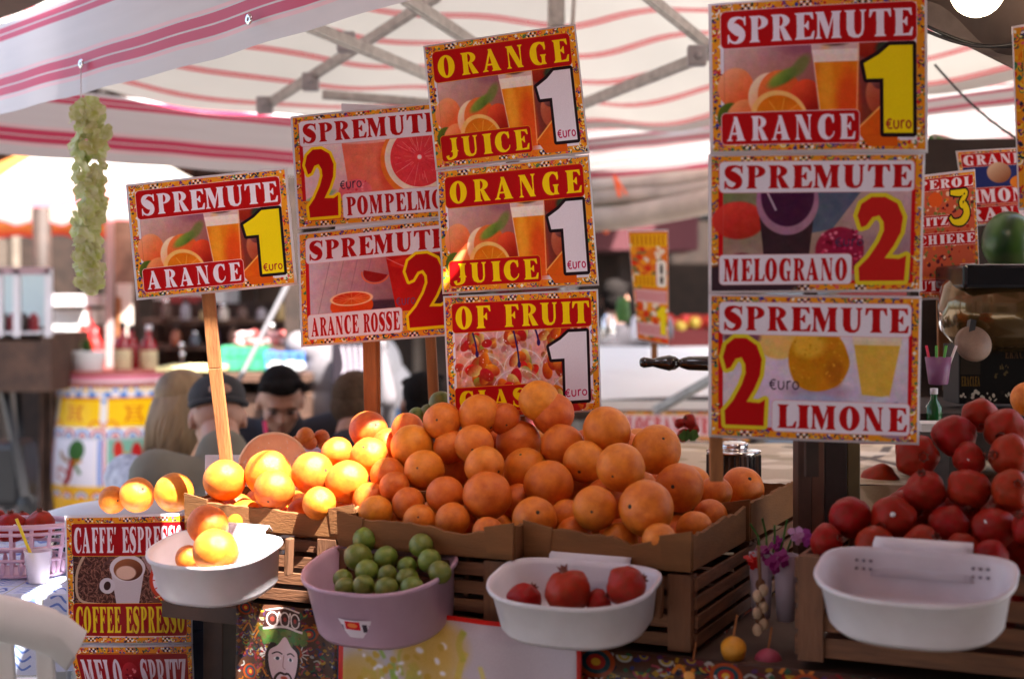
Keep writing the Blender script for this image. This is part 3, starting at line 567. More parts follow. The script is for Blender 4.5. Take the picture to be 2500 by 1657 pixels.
# unseen awnings that shade the stall, their outlines cut to shape the sun patch
M_awn = mat('awning_cloth', (.55, .36, .36), .8, var=.08, vscale=4, translucent=.08)  # pinkish, so the light under the awnings turns warmer
def sheet_slab(mb, pts, th=.012):
    from mathutils.geometry import tessellate_polygon
    n = len(pts); T_ = [tuple(t) for t in tessellate_polygon([[Vector(p) for p in pts]])]; mb.add([(*p[:2], p[2]-th) for p in pts]+[tuple(p) for p in pts], [t[::-1] for t in T_]+[tuple(n+i for i in t) for t in T_]+[(i, (i+1) % n, n+(i+1) % n, n+i) for i in range(n)]); return mb
aw = empty('lane_shade_awning', (1.0, .2, 0), label='unseen awning above the lane, its edge cut to shape the sun on the stall', cat='awning')
AZ = 2.6
pts = [(-.28, -1.4, AZ), (3.2, -1.4, AZ), (3.2, 4.2, AZ), (.26, 2.75, AZ), (.26, 1.90, AZ), (.19, 1.87, AZ), (.19, 1.68, AZ), (.14, 1.65, AZ), (.05, 1.70, AZ), (-.02, 1.83, AZ), (.05, 1.90, AZ), (.05, 1.955, AZ), (-.06, 2.0, AZ), (-.17, 2.1, AZ), (-.28, 2.16, AZ)]  # notch cut to let sun reach the left boxes and tray
wpart(sheet_slab(MB(), pts), 'cloth', M_awn, aw)
wpart(MB().bar((-.28, -1.4, AZ-.04), (3.2, -1.4, AZ-.04), .04, .04).bar((3.2, -1.4, AZ-.04), (3.2, 4.2, AZ+.06), .04, .04), 'frame', M_alu, aw)
for x, y in ((3.15, -1.35), (3.15, 4.15), (-.28, -1.35)): wpart(MB().box((x, y, AZ/2), (.05, .05, AZ-.04)), 'pole', M_alu, aw)
aw2 = empty('side_shade_awning', (-2, 1.2, 0), label='unseen awning added left of the stall, shading the cafe tables and signs', cat='awning')
wpart(sheet_slab(MB(), [(-3.2, -.6, 2.68), (-.29, -.6, 2.68), (-.29, 2.17, 2.68), (.04, 2.17, 2.68), (.04, 2.5, 2.68), (.24, 2.5, 2.68), (.24, 2.95, 2.68), (-.29, 2.95, 2.68), (-.29, 3.2, 2.68), (-3.2, 3.2, 2.68)]), 'cloth', M_awn, aw2)  # awning added for shade, stepped to keep sun off the signs
for x, y in ((-3.15, -.55), (-3.15, 2.9), (-.95, -.55)): wpart(MB().box((x, y, 1.33), (.05, .05, 2.66)), 'pole', M_alu, aw2)
sc_ = empty('shade_curtain', (1.95, .3, 0), label='dark curtain added out of view at the right to block sky light', cat='curtain')
wpart(MB().grid(lambda u, v: Vector((1.95+.04*math.sin(u*30), -1.3+2.9*u, .15+2.43*v)), 60, 4), 'cloth', mat('curtain_cloth', (.05, .03, .025), .9, var=.2, vscale=4), sc_)  # curtain added out of view to darken the right side
wpart(MB().bar((1.95, -1.35, 2.585), (1.95, 1.65, 2.585), .02, .02), 'rail', M_alu, sc_)
# dark tarpaulin at the right, with its lamp
tp = empty('dark_tarpaulin', P(2500, 190, 3.2), label='dark brown tarpaulin roof with a timber edge, top right corner', cat='tarpaulin')
A = P(2100, 8, 2.9); Bq = P(2560, 232, 2.7); Z = Vector((0, -1.7, .42)); M_tarp = mat('tarpaulin_cloth', (.075, .05, .04), .8, var=.3, vscale=5, bump=.5, bscale=8)
wpart(MB().grid(lambda u, v: A.lerp(Bq, u)+Z*v+Vector((.4*v, 0, -.05*math.sin(PI*v)+.02*math.sin(u*11))), 20, 12), 'cloth', M_tarp, tp)
wpart(MB().bar(A+Vector((0, .02, .03)), Bq+Vector((0, .02, .03)), .05, .09), 'edge_beam', mat('grey_timber', (.13, .10, .09), .8, var=.3, vscale=8), tp, bevel=.004)
for a, b_ in ((P(2140, 60, 2.8), P(2380, 102, 2.75)), (P(2140, 72, 2.8), P(2380, 95, 2.7)), (P(2160, 150, 3.9), P(2372, 335, 3.7))):
    tag(MB().tube([a.lerp(b_, i/8)-Vector((0, 0, .02*math.sin(PI*i/8))) for i in range(9)], .0035, 6).build('cable', M_iron), {0: 'thin black cable slung below the dark tarpaulin, upper strand', 1: 'thin black cable slung below the dark tarpaulin, lower strand', 2: 'thin guy wire running down past the striped cloth, far right'}[[0, 1, 2][len([o for o in bpy.data.objects if o.name.startswith('cable')])-1]], 'cable')
bc = P(2258, -22, 2.5)
bl = empty('light_bulb', bc+Vector((0, 0, .1)), label='glowing round light bulb hanging at the top right', cat='lamp')
wpart(MB().ell(bc, .047, None, 24, 16), 'bulb', mat('lit_bulb', (1, .95, .85), .3, emit=(1, .80, .55), estr=4), bl)
wpart(MB().lathe([(.018, .035), (.02, .08), (.014, .1), (.004, .104)], bc, 14), 'socket', M_iron, bl)
wpart(MB().tube([bc+Vector((0, 0, .1)), bc+Vector((.01, -.02, .3))], .004, 6), 'flex', M_iron, bl)

# ================================================================ price signs
IMG = {k: poster(k) for k in ('orange', 'arance', 'fruit', 'pompelmo', 'rosse', 'melograno', 'limone')}
PM = {k: sheet_mat('sheet_'+k, im) for k, im in IMG.items()}
def sheet(root, name, q, d, m, margin=.022, dd=(0, 0, 0, 0), bow=.004, uvr=(0, 0, 1, 1), wob=0):
    c = [P(x, y, d+e) for (x, y), e in zip(q, dd)]             # top left, top right, bottom right, bottom left
    nrm = (c[1]-c[0]).cross(c[3]-c[0]).normalized(); nrm = -nrm if nrm.y > 0 else nrm
    def f(u, v, g=0, off=0):
        u2, v2 = u, 1-v
        if g: u2 = -g+u2*(1+2*g); v2 = -g*1.3+v2*(1+2.6*g)
        top = c[0].lerp(c[1], u2); bot = c[3].lerp(c[2], u2); p = top.lerp(bot, v2)
        return p+nrm*(bow*math.sin(PI*min(max(u, 0), 1))+off+wob*math.sin(u*5+v*3))
    mbs = MB().grid(f, 14, 10)
    if uvr != (0, 0, 1, 1): mbs.uv = {k: [(uvr[0]+a*(uvr[2]-uvr[0]), uvr[1]+b*(uvr[3]-uvr[1])) for a, b in v] for k, v in mbs.uv.items()}
    pr = wpart(mbs, 'printed_sheet', m, root)
    sl_ = wpart(MB().grid(lambda u, v: f(u, v, margin, -.0022), 14, 10), 'plastic_sleeve', M_sleeve, root)
    so_ = sl_.modifiers.new('s', 'SOLIDIFY'); so_.thickness = .0015
    return pr
def lath(root, pts, wd=.022, th=.012, name='stick'):
    mb = MB()
    for a, b_ in zip(pts[:-1], pts[1:]): mb.bar(a, b_, wd, th)
    return wpart(mb, name, M_lath, root, bevel=.0015)
s = empty('price_sign', P(522, 1075, 2.66), label='small single orange juice price sign with a yellow numeral on a leaning stick', cat='price sign')
sheet(s, 'a', [(296, 431), (657, 392), (680, 653), (320, 688)], 2.63, PM['arance'], .016)
lath(s, [P(468, 560, 2.645), P(481, 675, 2.645), P(497, 850, 2.655), P(525, 1078, 2.67)], .024)
s = empty('price_sign', P(857, 1010, 2.83), label='two tier grapefruit and blood orange juice price sign with yellow edged numerals', cat='price sign')
sheet(s, 'b', [(676, 273), (1030, 239), (1046, 497), (692, 525)], 2.8, PM['pompelmo'], .014)
sheet(s, 'b', [(692, 543), (1048, 506), (1058, 769), (700, 797)], 2.8, PM['rosse'], .014)
lath(s, [P(850, 600, 2.82), P(858, 985, 2.83)], .026, .02)
lath(s, [P(868, 620, 2.822), P(872, 985, 2.832)], .014, .012)
s = empty('price_sign', P(1150, 1000, 2.7), label='tall three tier orange juice and fruit glass sign behind the orange heap', cat='price sign')
sheet(s, 'c', [(982, 110), (1326, 60), (1358, 350), (1010, 388)], 2.69, PM['orange'], .012, (.02, .02, 0, 0))
sheet(s, 'c', [(1012, 398), (1358, 362), (1380, 655), (1026, 675)], 2.69, PM['orange'], .012)
sheet(s, 'c', [(1028, 688), (1378, 672), (1386, 945), (1040, 968)], 2.69, PM['fruit'], .012)
lath(s, [P(1180, 200, 2.715), P(1200, 1010, 2.715)], .026, .02)
s = empty('sign_back', P(1000, 930, 3.0), label='plain grey back of a plastic covered sign behind the grapefruit sign', cat='sign')
wpart(MB().box(P(890, 420, 3.0), (.2, .004, .32), Euler((0, .05, 0))), 'card', M_sleeve, s); lath(s, [P(985, 600, 2.98), P(1003, 930, 2.98)], .022, .018)
s = empty('price_sign', P(1660, 1150, 2.2), label='large blurred three tier juice sign at the right beside the pomegranates', cat='price sign')
dS = 2.17
sheet(s, 'd', [(1644, 14), (2136, -16), (2138, 345), (1648, 350)], dS, PM['arance'], .014, (.06, .06, 0, 0))
sheet(s, 'd', [(1644, 362), (2132, 358), (2124, 668), (1644, 672)], dS, PM['melograno'], .014)
sheet(s, 'd', [(1644, 684), (2124, 690), (2118, 1022), (1644, 1004)], dS, PM['limone'], .014)
lath(s, [P(1653, 900, 2.19), P(1655, 1110, 2.2)], .02, .016)
wpart(MB().bar(P(1870, 300, 2.2), P(1875, 1100, 2.21), .02, .014), 'stick', M_dark, s)
# signs further back
def strip(words, W_=400, H_=420, extra=None, base=RED, tcol=(240, 225, 235)):
    c = Cv(W_, H_, (200, 90, 60)); border(c, b=14); n = len(words); h = H_/n
    folk_dots(c, 14, 14, W_-14, H_-14, 240, [(220, 120, 40), (180, 40, 30), (120, 120, 60), (230, 190, 160), (90, 30, 40)], 9); c.blur(0, 0, W_, H_, 2)
    for t, y0, y1, bx, x0, x1 in words:
        if bx: c.rrect(x0, y0, x1, y1, 6, bx, 1, 2, (235, 200, 190))
        c.text(t, x0+8, y0+8, x1-8, y1-8, tcol if bx != YEL else RED, .16)
    if extra: extra(c)
    return c
def ex1(c):
    c.ell(130, 128, 45, 40, (225, 90, 30), soft=3); c.rect(124, 160, 136, 190, (225, 130, 90)); c.digit([(a*.9, b) for a, b in THREE], 218, 88, 368, 260, (240, 210, 20), 9, (25, 20, 15))
    c.rrect(265, 470, 385, 610, 14, (238, 230, 235)); c.digit([(.1, .74), (.45, 1), (.68, 1), (.68, .1), (.95, .1), (.95, 0), (.1, 0), (.1, .1), (.34, .1), (.34, .7), (.16, .64)], 285, 490, 365, 592, (15, 10, 10), 0, None)
c = strip([('APEROL', 14, 78, RED, -70, 386), ('SPRITZ', 210, 270, RED, -120, 214), ('BICCHIERE', 304, 368, RED, -190, 386), ('FRUTTA', 545, 612, RED, -140, 258)], 400, 640, ex1)
s = empty('price_sign', P(2205, 760, 3.1), label='narrow drinks price sign with a yellow three, right of the large juice sign', cat='price sign')
sheet(s, 'e', [(2112, 412), (2252, 396), (2264, 684), (2126, 688)], 3.1, sheet_mat('sheet_drinks', c.image('print_drinks'), wav=0), .015)
lath(s, [P(2175, 560, 3.12), P(2180, 860, 3.14)], .024)
def ex2(c): c.rect(14, 90, 386, 210, (40, 50, 110)); c.ell(190, 130, 60, 60, (215, 180, 150), soft=3, shade=(150, 90, 60)); c.ell(300, 190, 60, 40, (230, 130, 40))
c = strip([('GRANITA', 14, 88, RED, 14, 420), ('LIMONE', 214, 306, RED, -30, 386), ('GRANITA', 322, 412, RED, -80, 470)], 400, 420, ex2)
s = empty('price_sign', P(2330, 700, 3.35), label='ice drink price sign above the watermelon at the right edge', cat='price sign')
sheet(s, 'f', [(2212, 352), (2400, 342), (2412, 508), (2236, 520)], 3.3, sheet_mat('sheet_granita', c.image('print_granita'), wav=0), .015)
lath(s, [P(2300, 400, 3.32), P(2305, 700, 3.34)], .024)
c = Cv(200, 400, (226, 150, 30)); border(c, b=26); c.rrect(24, 40, 190, 380, 16, (160, 14, 16), 1, 3, (235, 180, 60))
s = empty('price_sign', P(2420, 700, 2.3), label='tall orange bordered sign cut off by the right edge of the picture', cat='price sign')
sheet(s, 'g', [(2341, 66), (2520, 40), (2530, 470), (2356, 480)], 2.3, sheet_mat('sheet_edge', c.image('print_edge'), wav=0), .01)
lath(s, [P(2440, 200, 2.32), P(2450, 900, 2.34)], .024)
def ex3(c):
    for y0, y1 in ((14, 84), (246, 312)):
        c.rect(8, y0, 192, y1, (240, 190, 20))
        for x in range(16, 180, 22): c.rect(x, y0+6, x+8, y1-6, (190, 60, 20))
    for y0, y1 in ((330, 400), (520, 590)):
        c.rect(8, y0, 192, y1, (230, 190, 195))
        for x in range(16, 180, 20): c.rect(x, y0+8, x+8, y1-8, (200, 60, 70))
    c.rrect(134, 160, 190, 310, 20, (238, 232, 225)); c.ell(163, 210, 8, 30, (20, 20, 15)); c.ell(163, 270, 9, 22, (20, 20, 15)); c.digit(ONE, 130, 420, 184, 570, (245, 225, 30), 3, (230, 190, 40))
c = Cv(200, 620, (226, 120, 40)); folk_dots(c, 0, 80, 200, 620, 160, [(240, 220, 200), (220, 60, 30), (240, 160, 40), (130, 120, 70)], 13); ex3(c)
s = empty('price_sign', P(1512, 835, 4.6), label='small faded yellow and pink price sign standing far behind the white table', cat='price sign')
sheet(s, 'h', [(1452, 536), (1543, 534), (1545, 796), (1474, 782)], 4.6, sheet_mat('sheet_far', c.image('print_far'), wav=0), .01); lath(s, [P(1510, 700, 4.62), P(1512, 835, 4.62)], .02)

# coffee sign at the lower left
c = Cv(560, 560, LAV); border(c, b=24); photo_coffee(c, 26, 168, 534, 390); c.rrect(22, 26, 540, 172, 14, (160, 10, 20), 1, 2, (235, 180, 60)); c.text("CAFFE' ESPRESSO", 32, 44, 530, 158, (235, 225, 240), .14)
c.rrect(22, 386, 540, 530, 14, (150, 10, 16), 1, 2, (235, 150, 30)); c.text('COFFEE ESPRESSO', 32, 400, 530, 516, (228, 196, 30), .14)
d_ = Cv(560, 400, (160, 20, 30)); border(d_, b=24); d_.rrect(22, 28, 540, 200, 14, (150, 14, 24), 1, 2, (235, 150, 30)); d_.text('MELO', 36, 50, 220, 190, (230, 215, 230), .14); d_.text('SPRITZ', 310, 50, 530, 190, (230, 215, 230), .12)
d_.ell(262, 120, 44, 60, (190, 40, 50), soft=3, shade=(120, 20, 30)); folk_dots(d_, 240, 90, 290, 160, 18, [(225, 120, 130), (120, 10, 30)], 6); photo_cups(d_, 30, 210, 530, 390)
s = empty('menu_sign', P(300, 1700, 2.64), label='espresso coffee menu sign hanging at the lower left below three oranges', cat='menu sign')
sheet(s, 'm', [(153, 1196), (437, 1190), (442, 1482), (160, 1482)], 2.60, sheet_mat('sheet_coffee', c.image('print_coffee')), .014, (0, .05, .05, 0), .006)
sheet(s, 'm', [(160, 1494), (442, 1492), (452, 1720), (215, 1720)], 2.60, sheet_mat('sheet_spritz', d_.image('print_spritz')), .014, (0, .05, .05, 0), .006)
wpart(MB().bar(P(300, 1240, 2.66), P(305, 1760, 2.66), .02, .02), 'stick', M_dark, s)

# ================================================================ the stall
def stall_empty(name, s_, t, z, label=None, cat=None, group=None):
    return empty(name, ST(s_, t, z), SROT, label, cat, group)
RZ = 1.235                                          # rim of the cardboard boxes
def wavy_wall(a, b_, z0, z1, th, amp, seed, notch=0):
    mb = MB(); n = 26; a = Vector(a); b_ = Vector(b_); nr = (b_-a).cross(Vector((0, 0, 1))).normalized()*th/2; r = random.Random(seed); top = []; h = 0
    for i in range(n+1):
        u = i/n; h = h*.7+r.uniform(-1, 1)*amp*.5; top.append(z1+h-(.012*math.exp(-((u-.7)/.12)**2) if notch else 0))
    vs_ = []
    for i in range(n+1):
        p = a.lerp(b_, i/n)
        for q, z in ((p-nr, z0), (p+nr, z0), (p+nr, top[i]), (p-nr, top[i]+th*.3)): vs_.append((q.x, q.y, z))
    fs = []
    for i in range(n):
        for k in range(4): fs.append((i*4+k, i*4+(k+1) % 4, i*4+4+(k+1) % 4, i*4+4+k))
    fs += [(3, 2, 1, 0), tuple(n*4+k for k in range(4))]
    return mb.add(vs_, fs)
def carton(s0, s1, t0, t1, z0, z1, label, seed):
    r = stall_empty('cardboard_box', (s0+s1)/2, t0, z0, label, 'cardboard box', 'cardboard boxes holding the fruit'); w_ = (s1-s0)/2; d = t1-t0; h = z1-z0
    B('base', M_card, r, (0, d/2, .003), (2*w_, d, .006), bevel=.001)
    for k, (a, b_) in enumerate((((-w_, 0), (w_, 0)), ((w_, 0.003), (w_, d)), ((w_, d), (-w_, d)), ((-w_, d), (-w_, 0.003)))):
        wavy_wall((*a, 0), (*b_, 0), .004, h+(.0 if k != 1 else .006), .005, .006, seed*7+k, k == 0).build('wall', M_card, r)
    for sx in (-1, 1): MB().add([(sx*w_, -.004, h*.2), (sx*(w_-.045), -.004, h*.2), (sx*(w_-.05), -.005, h+.004), (sx*(w_+.002), -.004, h+.014), (sx*w_, 0, h*.2), (sx*(w_-.045), 0, h*.2), (sx*(w_-.05), 0, h+.004), (sx*(w_+.002), 0, h+.014)],
                                [(0, 1, 2, 3), (7, 6, 5, 4), (0, 4, 5, 1), (1, 5, 6, 2), (2, 6, 7, 3), (3, 7, 4, 0)]).build('corner_flap', M_card, r)
    return r
carton(-.985, -.625, .03, .36, RZ-.05, RZ, 'leftmost cardboard box in the sunlight, holding white sunlit oranges', 1)
carton(-.61, -.285, -.045, .33, RZ-.047, RZ, 'middle cardboard box of the orange heap, above the limes', 2)
carton(-.28, 0, -.01, .30, RZ-.05, RZ, 'cardboard box with torn corner under the biggest oranges', 3)
carton(-.26, .006, .31, .66, RZ-.05, RZ+.01, 'rear cardboard box running back on the right of the orange heap', 4)
def crate(s0, s1, t0, t1, z0, z1, label, ns=4):
    r = stall_empty('wooden_crate', (s0+s1)/2, t0, z0, label, 'crate', 'slatted wooden crates under the fruit'); w_ = (s1-s0)/2; d = t1-t0; h = z1-z0
    for x in (-w_+.014, w_-.014):
        for y in (.012, d-.012): B('corner_post', M_post, r, (x, y, h/2), (.026, .022, h-.001))
    sh = h/ns
    for i in range(ns):
        z = sh*(i+.5); k = random.uniform(-.0015, .0015)
        for nm, c, sz in (('slat', (0, -.0035+k, z), (2*w_, .006, sh-.009)), ('slat', (0, d+.0035, z), (2*w_, .006, sh-.009)),
                          ('slat', (w_+.0035+k, d/2, z), (.006, d, sh-.009)), ('slat', (-w_-.0035, d/2, z), (.006, d, sh-.009))):
            B(nm, M_crate, r, c, sz, bevel=.0012)
    for x in (-w_+.02, w_-.02, ): B('batten', M_post, r, (x, -.010, h/2), (.038, .006, h+.002), bevel=.001)
    B('crate_floor', M_crate, r, (0, d/2, .006), (2*w_-.03, d-.03, .006))
    return r
ZB = 1.062; ZT = RZ-.044
crate(-.97, -.66, .04, .42, ZB, ZT-.008, 'slatted wooden crate under the sunlit oranges, leftmost of the row')
crate(-.635, -.30, -.03, .36, ZB, ZT-.008, 'slatted wooden crate behind the pink tub of limes')
crate(-.285, .0, .005, .36, ZB, ZT-.012, 'slatted wooden crate at the corner, behind the tray of three pomegranates')
crate(-.26, .0, .385, .70, ZB, ZT-.012, 'slatted wooden crate further back on the right flank of the orange stall')
crate(.165, .54, .0, .40, 1.07, RZ-.012, 'wooden crate of pomegranates behind the empty white tray')
# trestle and its cloths
tb = stall_empty('stall_table', -.2, .3, 0, 'long stall table carrying the crates, mostly hidden by printed cloths', 'table')
B('table_top', M_brown, tb, (0, .12, 1.04), (1.62, .86, .03))
for x in (-.76, 0, .76):
    for y in (-.2, .5): B('leg', M_brown, tb, (x, y, .51), (.045, .045, 1.02))
def cloth(s0, s1, t, z1, z0_, im, name, label, cat, wob=.004, rough=.5, coat=.2):
    z0 = .62; r = stall_empty(name, (s0+s1)/2, t, z0, label, cat); w_ = s1-s0
    f = lambda u, v: Vector((w_*(u-.5), wob*math.sin(u*17)-.004*math.sin(v*5), (z1-z0)*v))
    o = MB().grid(f, 30, 12).build('cloth', sheet_mat(name+'_print', im, rough, coat, .2, 0), r); m_ = o.modifiers.new('s', 'SOLIDIFY'); m_.thickness = .002; m_.offset = -1
    return r
DK = .62
def folk_panel(W_, H_, face=None, base=(70, 40, 25), n=900):
    c = Cv(W_, H_, base); folk(c, 0, 0, W_, H_, n, 13, .62)
    for i in range(int(W_*H_/9000)):
        cx, cy = RNG.uniform(0, W_), RNG.uniform(0, H_); r = RNG.uniform(16, 34); k = RNG.integers(3)
        if k == 0:
            for a in range(10): c.line([(cx, cy), (cx+r*math.cos(a*.628), cy+r*math.sin(a*.628))], 4, (190, 175, 170))
            c.ell(cx, cy, r*.3, r*.3, (150, 40, 30))
        elif k == 1:
            for q, cc in ((r, (150, 60, 20)), (r*.75, (30, 60, 70)), (r*.5, (160, 40, 30)), (r*.25, (200, 150, 40))): c.ell(cx, cy, q, q, cc)
        else: c.line([(cx-r, cy), (cx-r*.3, cy-r), (cx+r*.4, cy), (cx+r, cy-r*.8)], 6, (190, 110, 30))
    if face: face(c)
    return c
def face(c):                                       # a crowned, bearded head in the folk manner
    cx = 172
    c.ell(cx, 190, 62, 88, (40, 22, 18), soft=2)
    for i in range(90): c.ell(cx+RNG.uniform(-76, 76), RNG.uniform(78, 132), 13, 9, (60+RNG.uniform(0, 40), 85+RNG.uniform(0, 30), 45), RNG.uniform(0, 3))
    c.shape([smooth_pts([(cx-50, 160), (cx-24, 138), (cx, 108), (cx+26, 138), (cx+52, 160), (cx+50, 215), (cx+32, 262), (cx, 282), (cx-32, 262), (cx-48, 215)], 4, True)], (214, 182, 186))
    c.shape([[(cx-60, 14), (cx+60, 12), (cx+68, 84), (cx-70, 80)]], (60, 34, 30))
    for k in (-40, 0, 42): c.line([tuple(p) for p in ellp(cx+k, 48, 17, 24, 0, 350, 10)], 5, (205, 185, 180)); c.ell(cx+k, 48, 6, 8, (150, 50, 40))
    for k in (-20, 21): c.line([(cx+k-8, 70), (cx+k, 22), (cx+k+8, 70)], 4, (205, 185, 180))
    c.line([(cx-70, 82), (cx, 74), (cx+70, 84)], 8, (208, 190, 186)); c.line([(cx-60, 18), (cx, 8), (cx+60, 16)], 5, (205, 185, 180))
    for k in (-1, 1):
        c.ell(cx+k*24, 184, 12, 6, (236, 224, 226)); c.ell(cx+k*24, 184, 6, 6, (46, 54, 66)); c.line([(cx+k*9, 169), (cx+k*25, 162), (cx+k*41, 169)], 4.5, (45, 25, 25))
        c.line([(cx, 238), (cx+k*15, 234), (cx+k*28, 246), (cx+k*34, 268)], 8, (52, 26, 20))
    c.line([(cx-3, 172), (cx-6, 212), (cx+4, 220)], 3, (165, 118, 118)); c.ell(cx, 250, 13, 6, (186, 80, 50)); c.ell(cx, 282, 32, 24, (52, 26, 20)); c.ell(cx, 253, 10, 4, (170, 60, 50))
cloth(s_of(542, -.06), s_of(778, -.06), -.06, z_at(1398, 2.45), .3, folk_panel(360, 930, face, n=1700).image('print_face'), 'folk_banner', 'dark folk patterned panel with a crowned bearded face, below the sunlit tray', 'panel')
cc = Cv(700, 860, (188, 172, 180))
for i in range(80): cc.line([(x := RNG.uniform(0, 700), y := RNG.uniform(0, 860)), (x+RNG.uniform(-20, 20), y+40), (x+RNG.uniform(-30, 30), y+90)], RNG.uniform(8, 26), [(200, 180, 50), (150, 170, 40), (215, 195, 90), (120, 160, 40)][RNG.integers(4)], .75)
for i in range(9): cc.ell(RNG.uniform(20, 460), RNG.uniform(60, 400), 80, 80, (205, 160, 60), soft=40, al=.6)
folk_dots(cc, 60, 90, 330, 260, 50, [(235, 225, 235), (190, 150, 40)], 8); cc.blur(0, 0, 700, 860, 12)
for k in (0, 14): cc.line([(6+k*.2, 860), (6, 40), (12, 10), (40, 6), (660, 6), (690, 12), (694, 40), (694, 860)], 14, (196, 30, 24))
cloth(s_of(780, -.075), s_of(1343, -.075), -.075, z_at(1428, 2.28), .3, cc.image('print_fruit_panel'), 'fruit_banner', 'white banner with yellow and green fruit splashes and a red rim, under the limes', 'banner')
cloth(s_of(1330, -.035), .60, -.035, 1.058, .3, folk_panel(800, 580, n=2200).image('print_folk'), 'printed_cloth', 'dark folk patterned cloth hanging below the corner crate and the empty tray', 'cloth')
o = cloth(.0, .7, .0, 1.058, .3, folk_panel(600, 380, n=1100).image('print_folk_side'), 'side_cloth', 'dark folk patterned cloth on the flank of the stall', 'cloth'); o.location = ST(.004, .35, .62); o.rotation_euler.z = SROT+PI/2
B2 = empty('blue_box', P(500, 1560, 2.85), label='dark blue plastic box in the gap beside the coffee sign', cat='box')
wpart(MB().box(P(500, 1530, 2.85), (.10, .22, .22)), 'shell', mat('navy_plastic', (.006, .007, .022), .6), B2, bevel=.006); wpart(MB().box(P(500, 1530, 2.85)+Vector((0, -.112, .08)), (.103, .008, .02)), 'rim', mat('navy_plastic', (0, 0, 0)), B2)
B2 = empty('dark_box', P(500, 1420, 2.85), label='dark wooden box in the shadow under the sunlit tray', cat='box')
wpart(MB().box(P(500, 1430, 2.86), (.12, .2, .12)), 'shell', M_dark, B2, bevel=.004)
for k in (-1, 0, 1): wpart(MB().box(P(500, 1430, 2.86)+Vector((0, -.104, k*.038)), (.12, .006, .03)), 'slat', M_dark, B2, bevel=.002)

# ---------------------------------------------------------------- fruit meshes
def ball(name, r, sub, disp, m, shape=None):
    bm = bmesh.new(); bmesh.ops.create_icosphere(bm, subdivisions=sub, radius=1); off = Vector([random.uniform(-50, 50) for _ in range(3)])
    for v in bm.verts:
        n = v.co.normalized(); k = 1+disp*mnoise.noise(n*1.3+off)+disp*.35*mnoise.noise(n*4+off); p = n*k
        if shape: p = shape(p, n)
        v.co = p*r
    for f in bm.faces: f.smooth = True
    me = bpy.data.meshes.new(name); bm.to_mesh(me); bm.free(); me.materials.append(m); return me
def orange_shape(p, n):
    th = math.acos(max(-1, min(1, n.z))); return Vector((p.x, p.y, p.z*.96))*(1-.055*math.exp(-(th/.16)**2))
OR = [ball('orange', 1, 4, .035, M_orange, orange_shape) for _ in range(5)]
mbq = MB().lathe([(.0, .02), (.05, .022), (.085, .012), (.1, -.01)], (0, 0, 0), 7, None, False); CAL = mbq.mesh('calyx'); CAL.materials.append(M_calyx)
def pom_shape(p, n):
    th = math.acos(max(-1, min(1, n.z))); a = math.atan2(n.y, n.x); k = 1+.035*math.cos(a*5+1.3*n.z)*math.sin(th)-.06*math.exp(-(th/.3)**2); return Vector((p.x, p.y, p.z*.93))*k
PO = [ball('pomegranate', 1, 4, .13, M_pom, pom_shape) for _ in range(4)]
mbq = MB(); n = 12; prof = [(.20, -.06), (.17, .06), (.2, .18)]
vs_ = [(r*math.cos(2*PI*k/n), r*math.sin(2*PI*k/n), z) for r, z in prof for k in range(n)]
for k in range(6): a = 2*PI*(2*k+1)/n; vs_.append((.27*math.cos(a), .27*math.sin(a), .34))
fs = [(i*n+k, i*n+(k+1) % n, (i+1)*n+(k+1) % n, (i+1)*n+k) for i in range(2) for k in range(n)]+[(2*n+2*k, 2*n+2*k+1, 3*n+k) for k in range(6)]+[(2*n+2*k+1, 2*n+(2*k+2) % n, 3*n+k) for k in range(6)]
CRN = mbq.add(vs_, fs).mesh('crown'); CRN.materials.append(M_crown)
def lime_shape(p, n):
    th = math.acos(max(-1, min(1, n.z))); return Vector((p.x*.95, p.y*.95, p.z*1.02))*(1+.13*math.exp(-(th/.2)**2)+.05*math.exp(-((PI-th)/.2)**2))
LI = [ball('lime', 1, 3, .03, M_lime, lime_shape) for _ in range(3)]
STK = MB().lathe([(0, .004), (.11, .004), (.12, -.01)], (0, 0, 0), 14, None, False).mesh('sticker'); STK.materials.append(M_stick)
def fruit(kind, c, r, label, group, aim=None, spread=1.0, sticker=False):
    lib, name, cat = {'o': (OR, 'orange', 'orange'), 'p': (PO, 'pomegranate', 'pomegranate'), 'l': (LI, 'lime', 'lime'), 'm': (OR, 'mandarin', 'mandarin')}[kind]
    o = bpy.data.objects.new(name, random.choice(lib)); COL.objects.link(o); o.location = c; o.scale = (r, r, r)
    tocam = (Vector((0, 0, CZ))-c).normalized()
    ax = aim if aim else (tocam+Vector((random.gauss(0, 1), random.gauss(0, 1), random.gauss(0, 1)))*.75*spread).normalized()
    o.rotation_mode = 'QUATERNION'; o.rotation_quaternion = ax.to_track_quat('Z', 'Y')
    tag(o, label, cat, group)
    if kind == 'o' and random.random() < .7: p_ = part('calyx', CAL, o, (0, 0, .905)); p_.scale = (random.uniform(.7, 1.1),)*3
    if kind == 'p': p_ = part('crown', CRN, o, (0, 0, .86)); p_.scale = (1, 1, random.uniform(.6, 1.0))
    if sticker:
        q = o.rotation_quaternion.inverted() @ (tocam+Vector((random.uniform(-.5, .5), 0, random.uniform(-.3, .6)))).normalized()
        p_ = part('sticker', STK, o, q*.995); p_.rotation_mode = 'QUATERNION'; p_.rotation_quaternion = q.to_track_quat('Z', 'Y')
    return o
def march(X, Y, H):
    d = 1.7
    while d < 3.6:
        p = P(X, Y, d); q = p-O0; s_ = q.dot(U); t = q.x*W.x+q.y*W.y
        s_ = q.x*U.x+q.y*U.y
        if p.z < H(s_, t): return d
        d += .004
    return 2.6
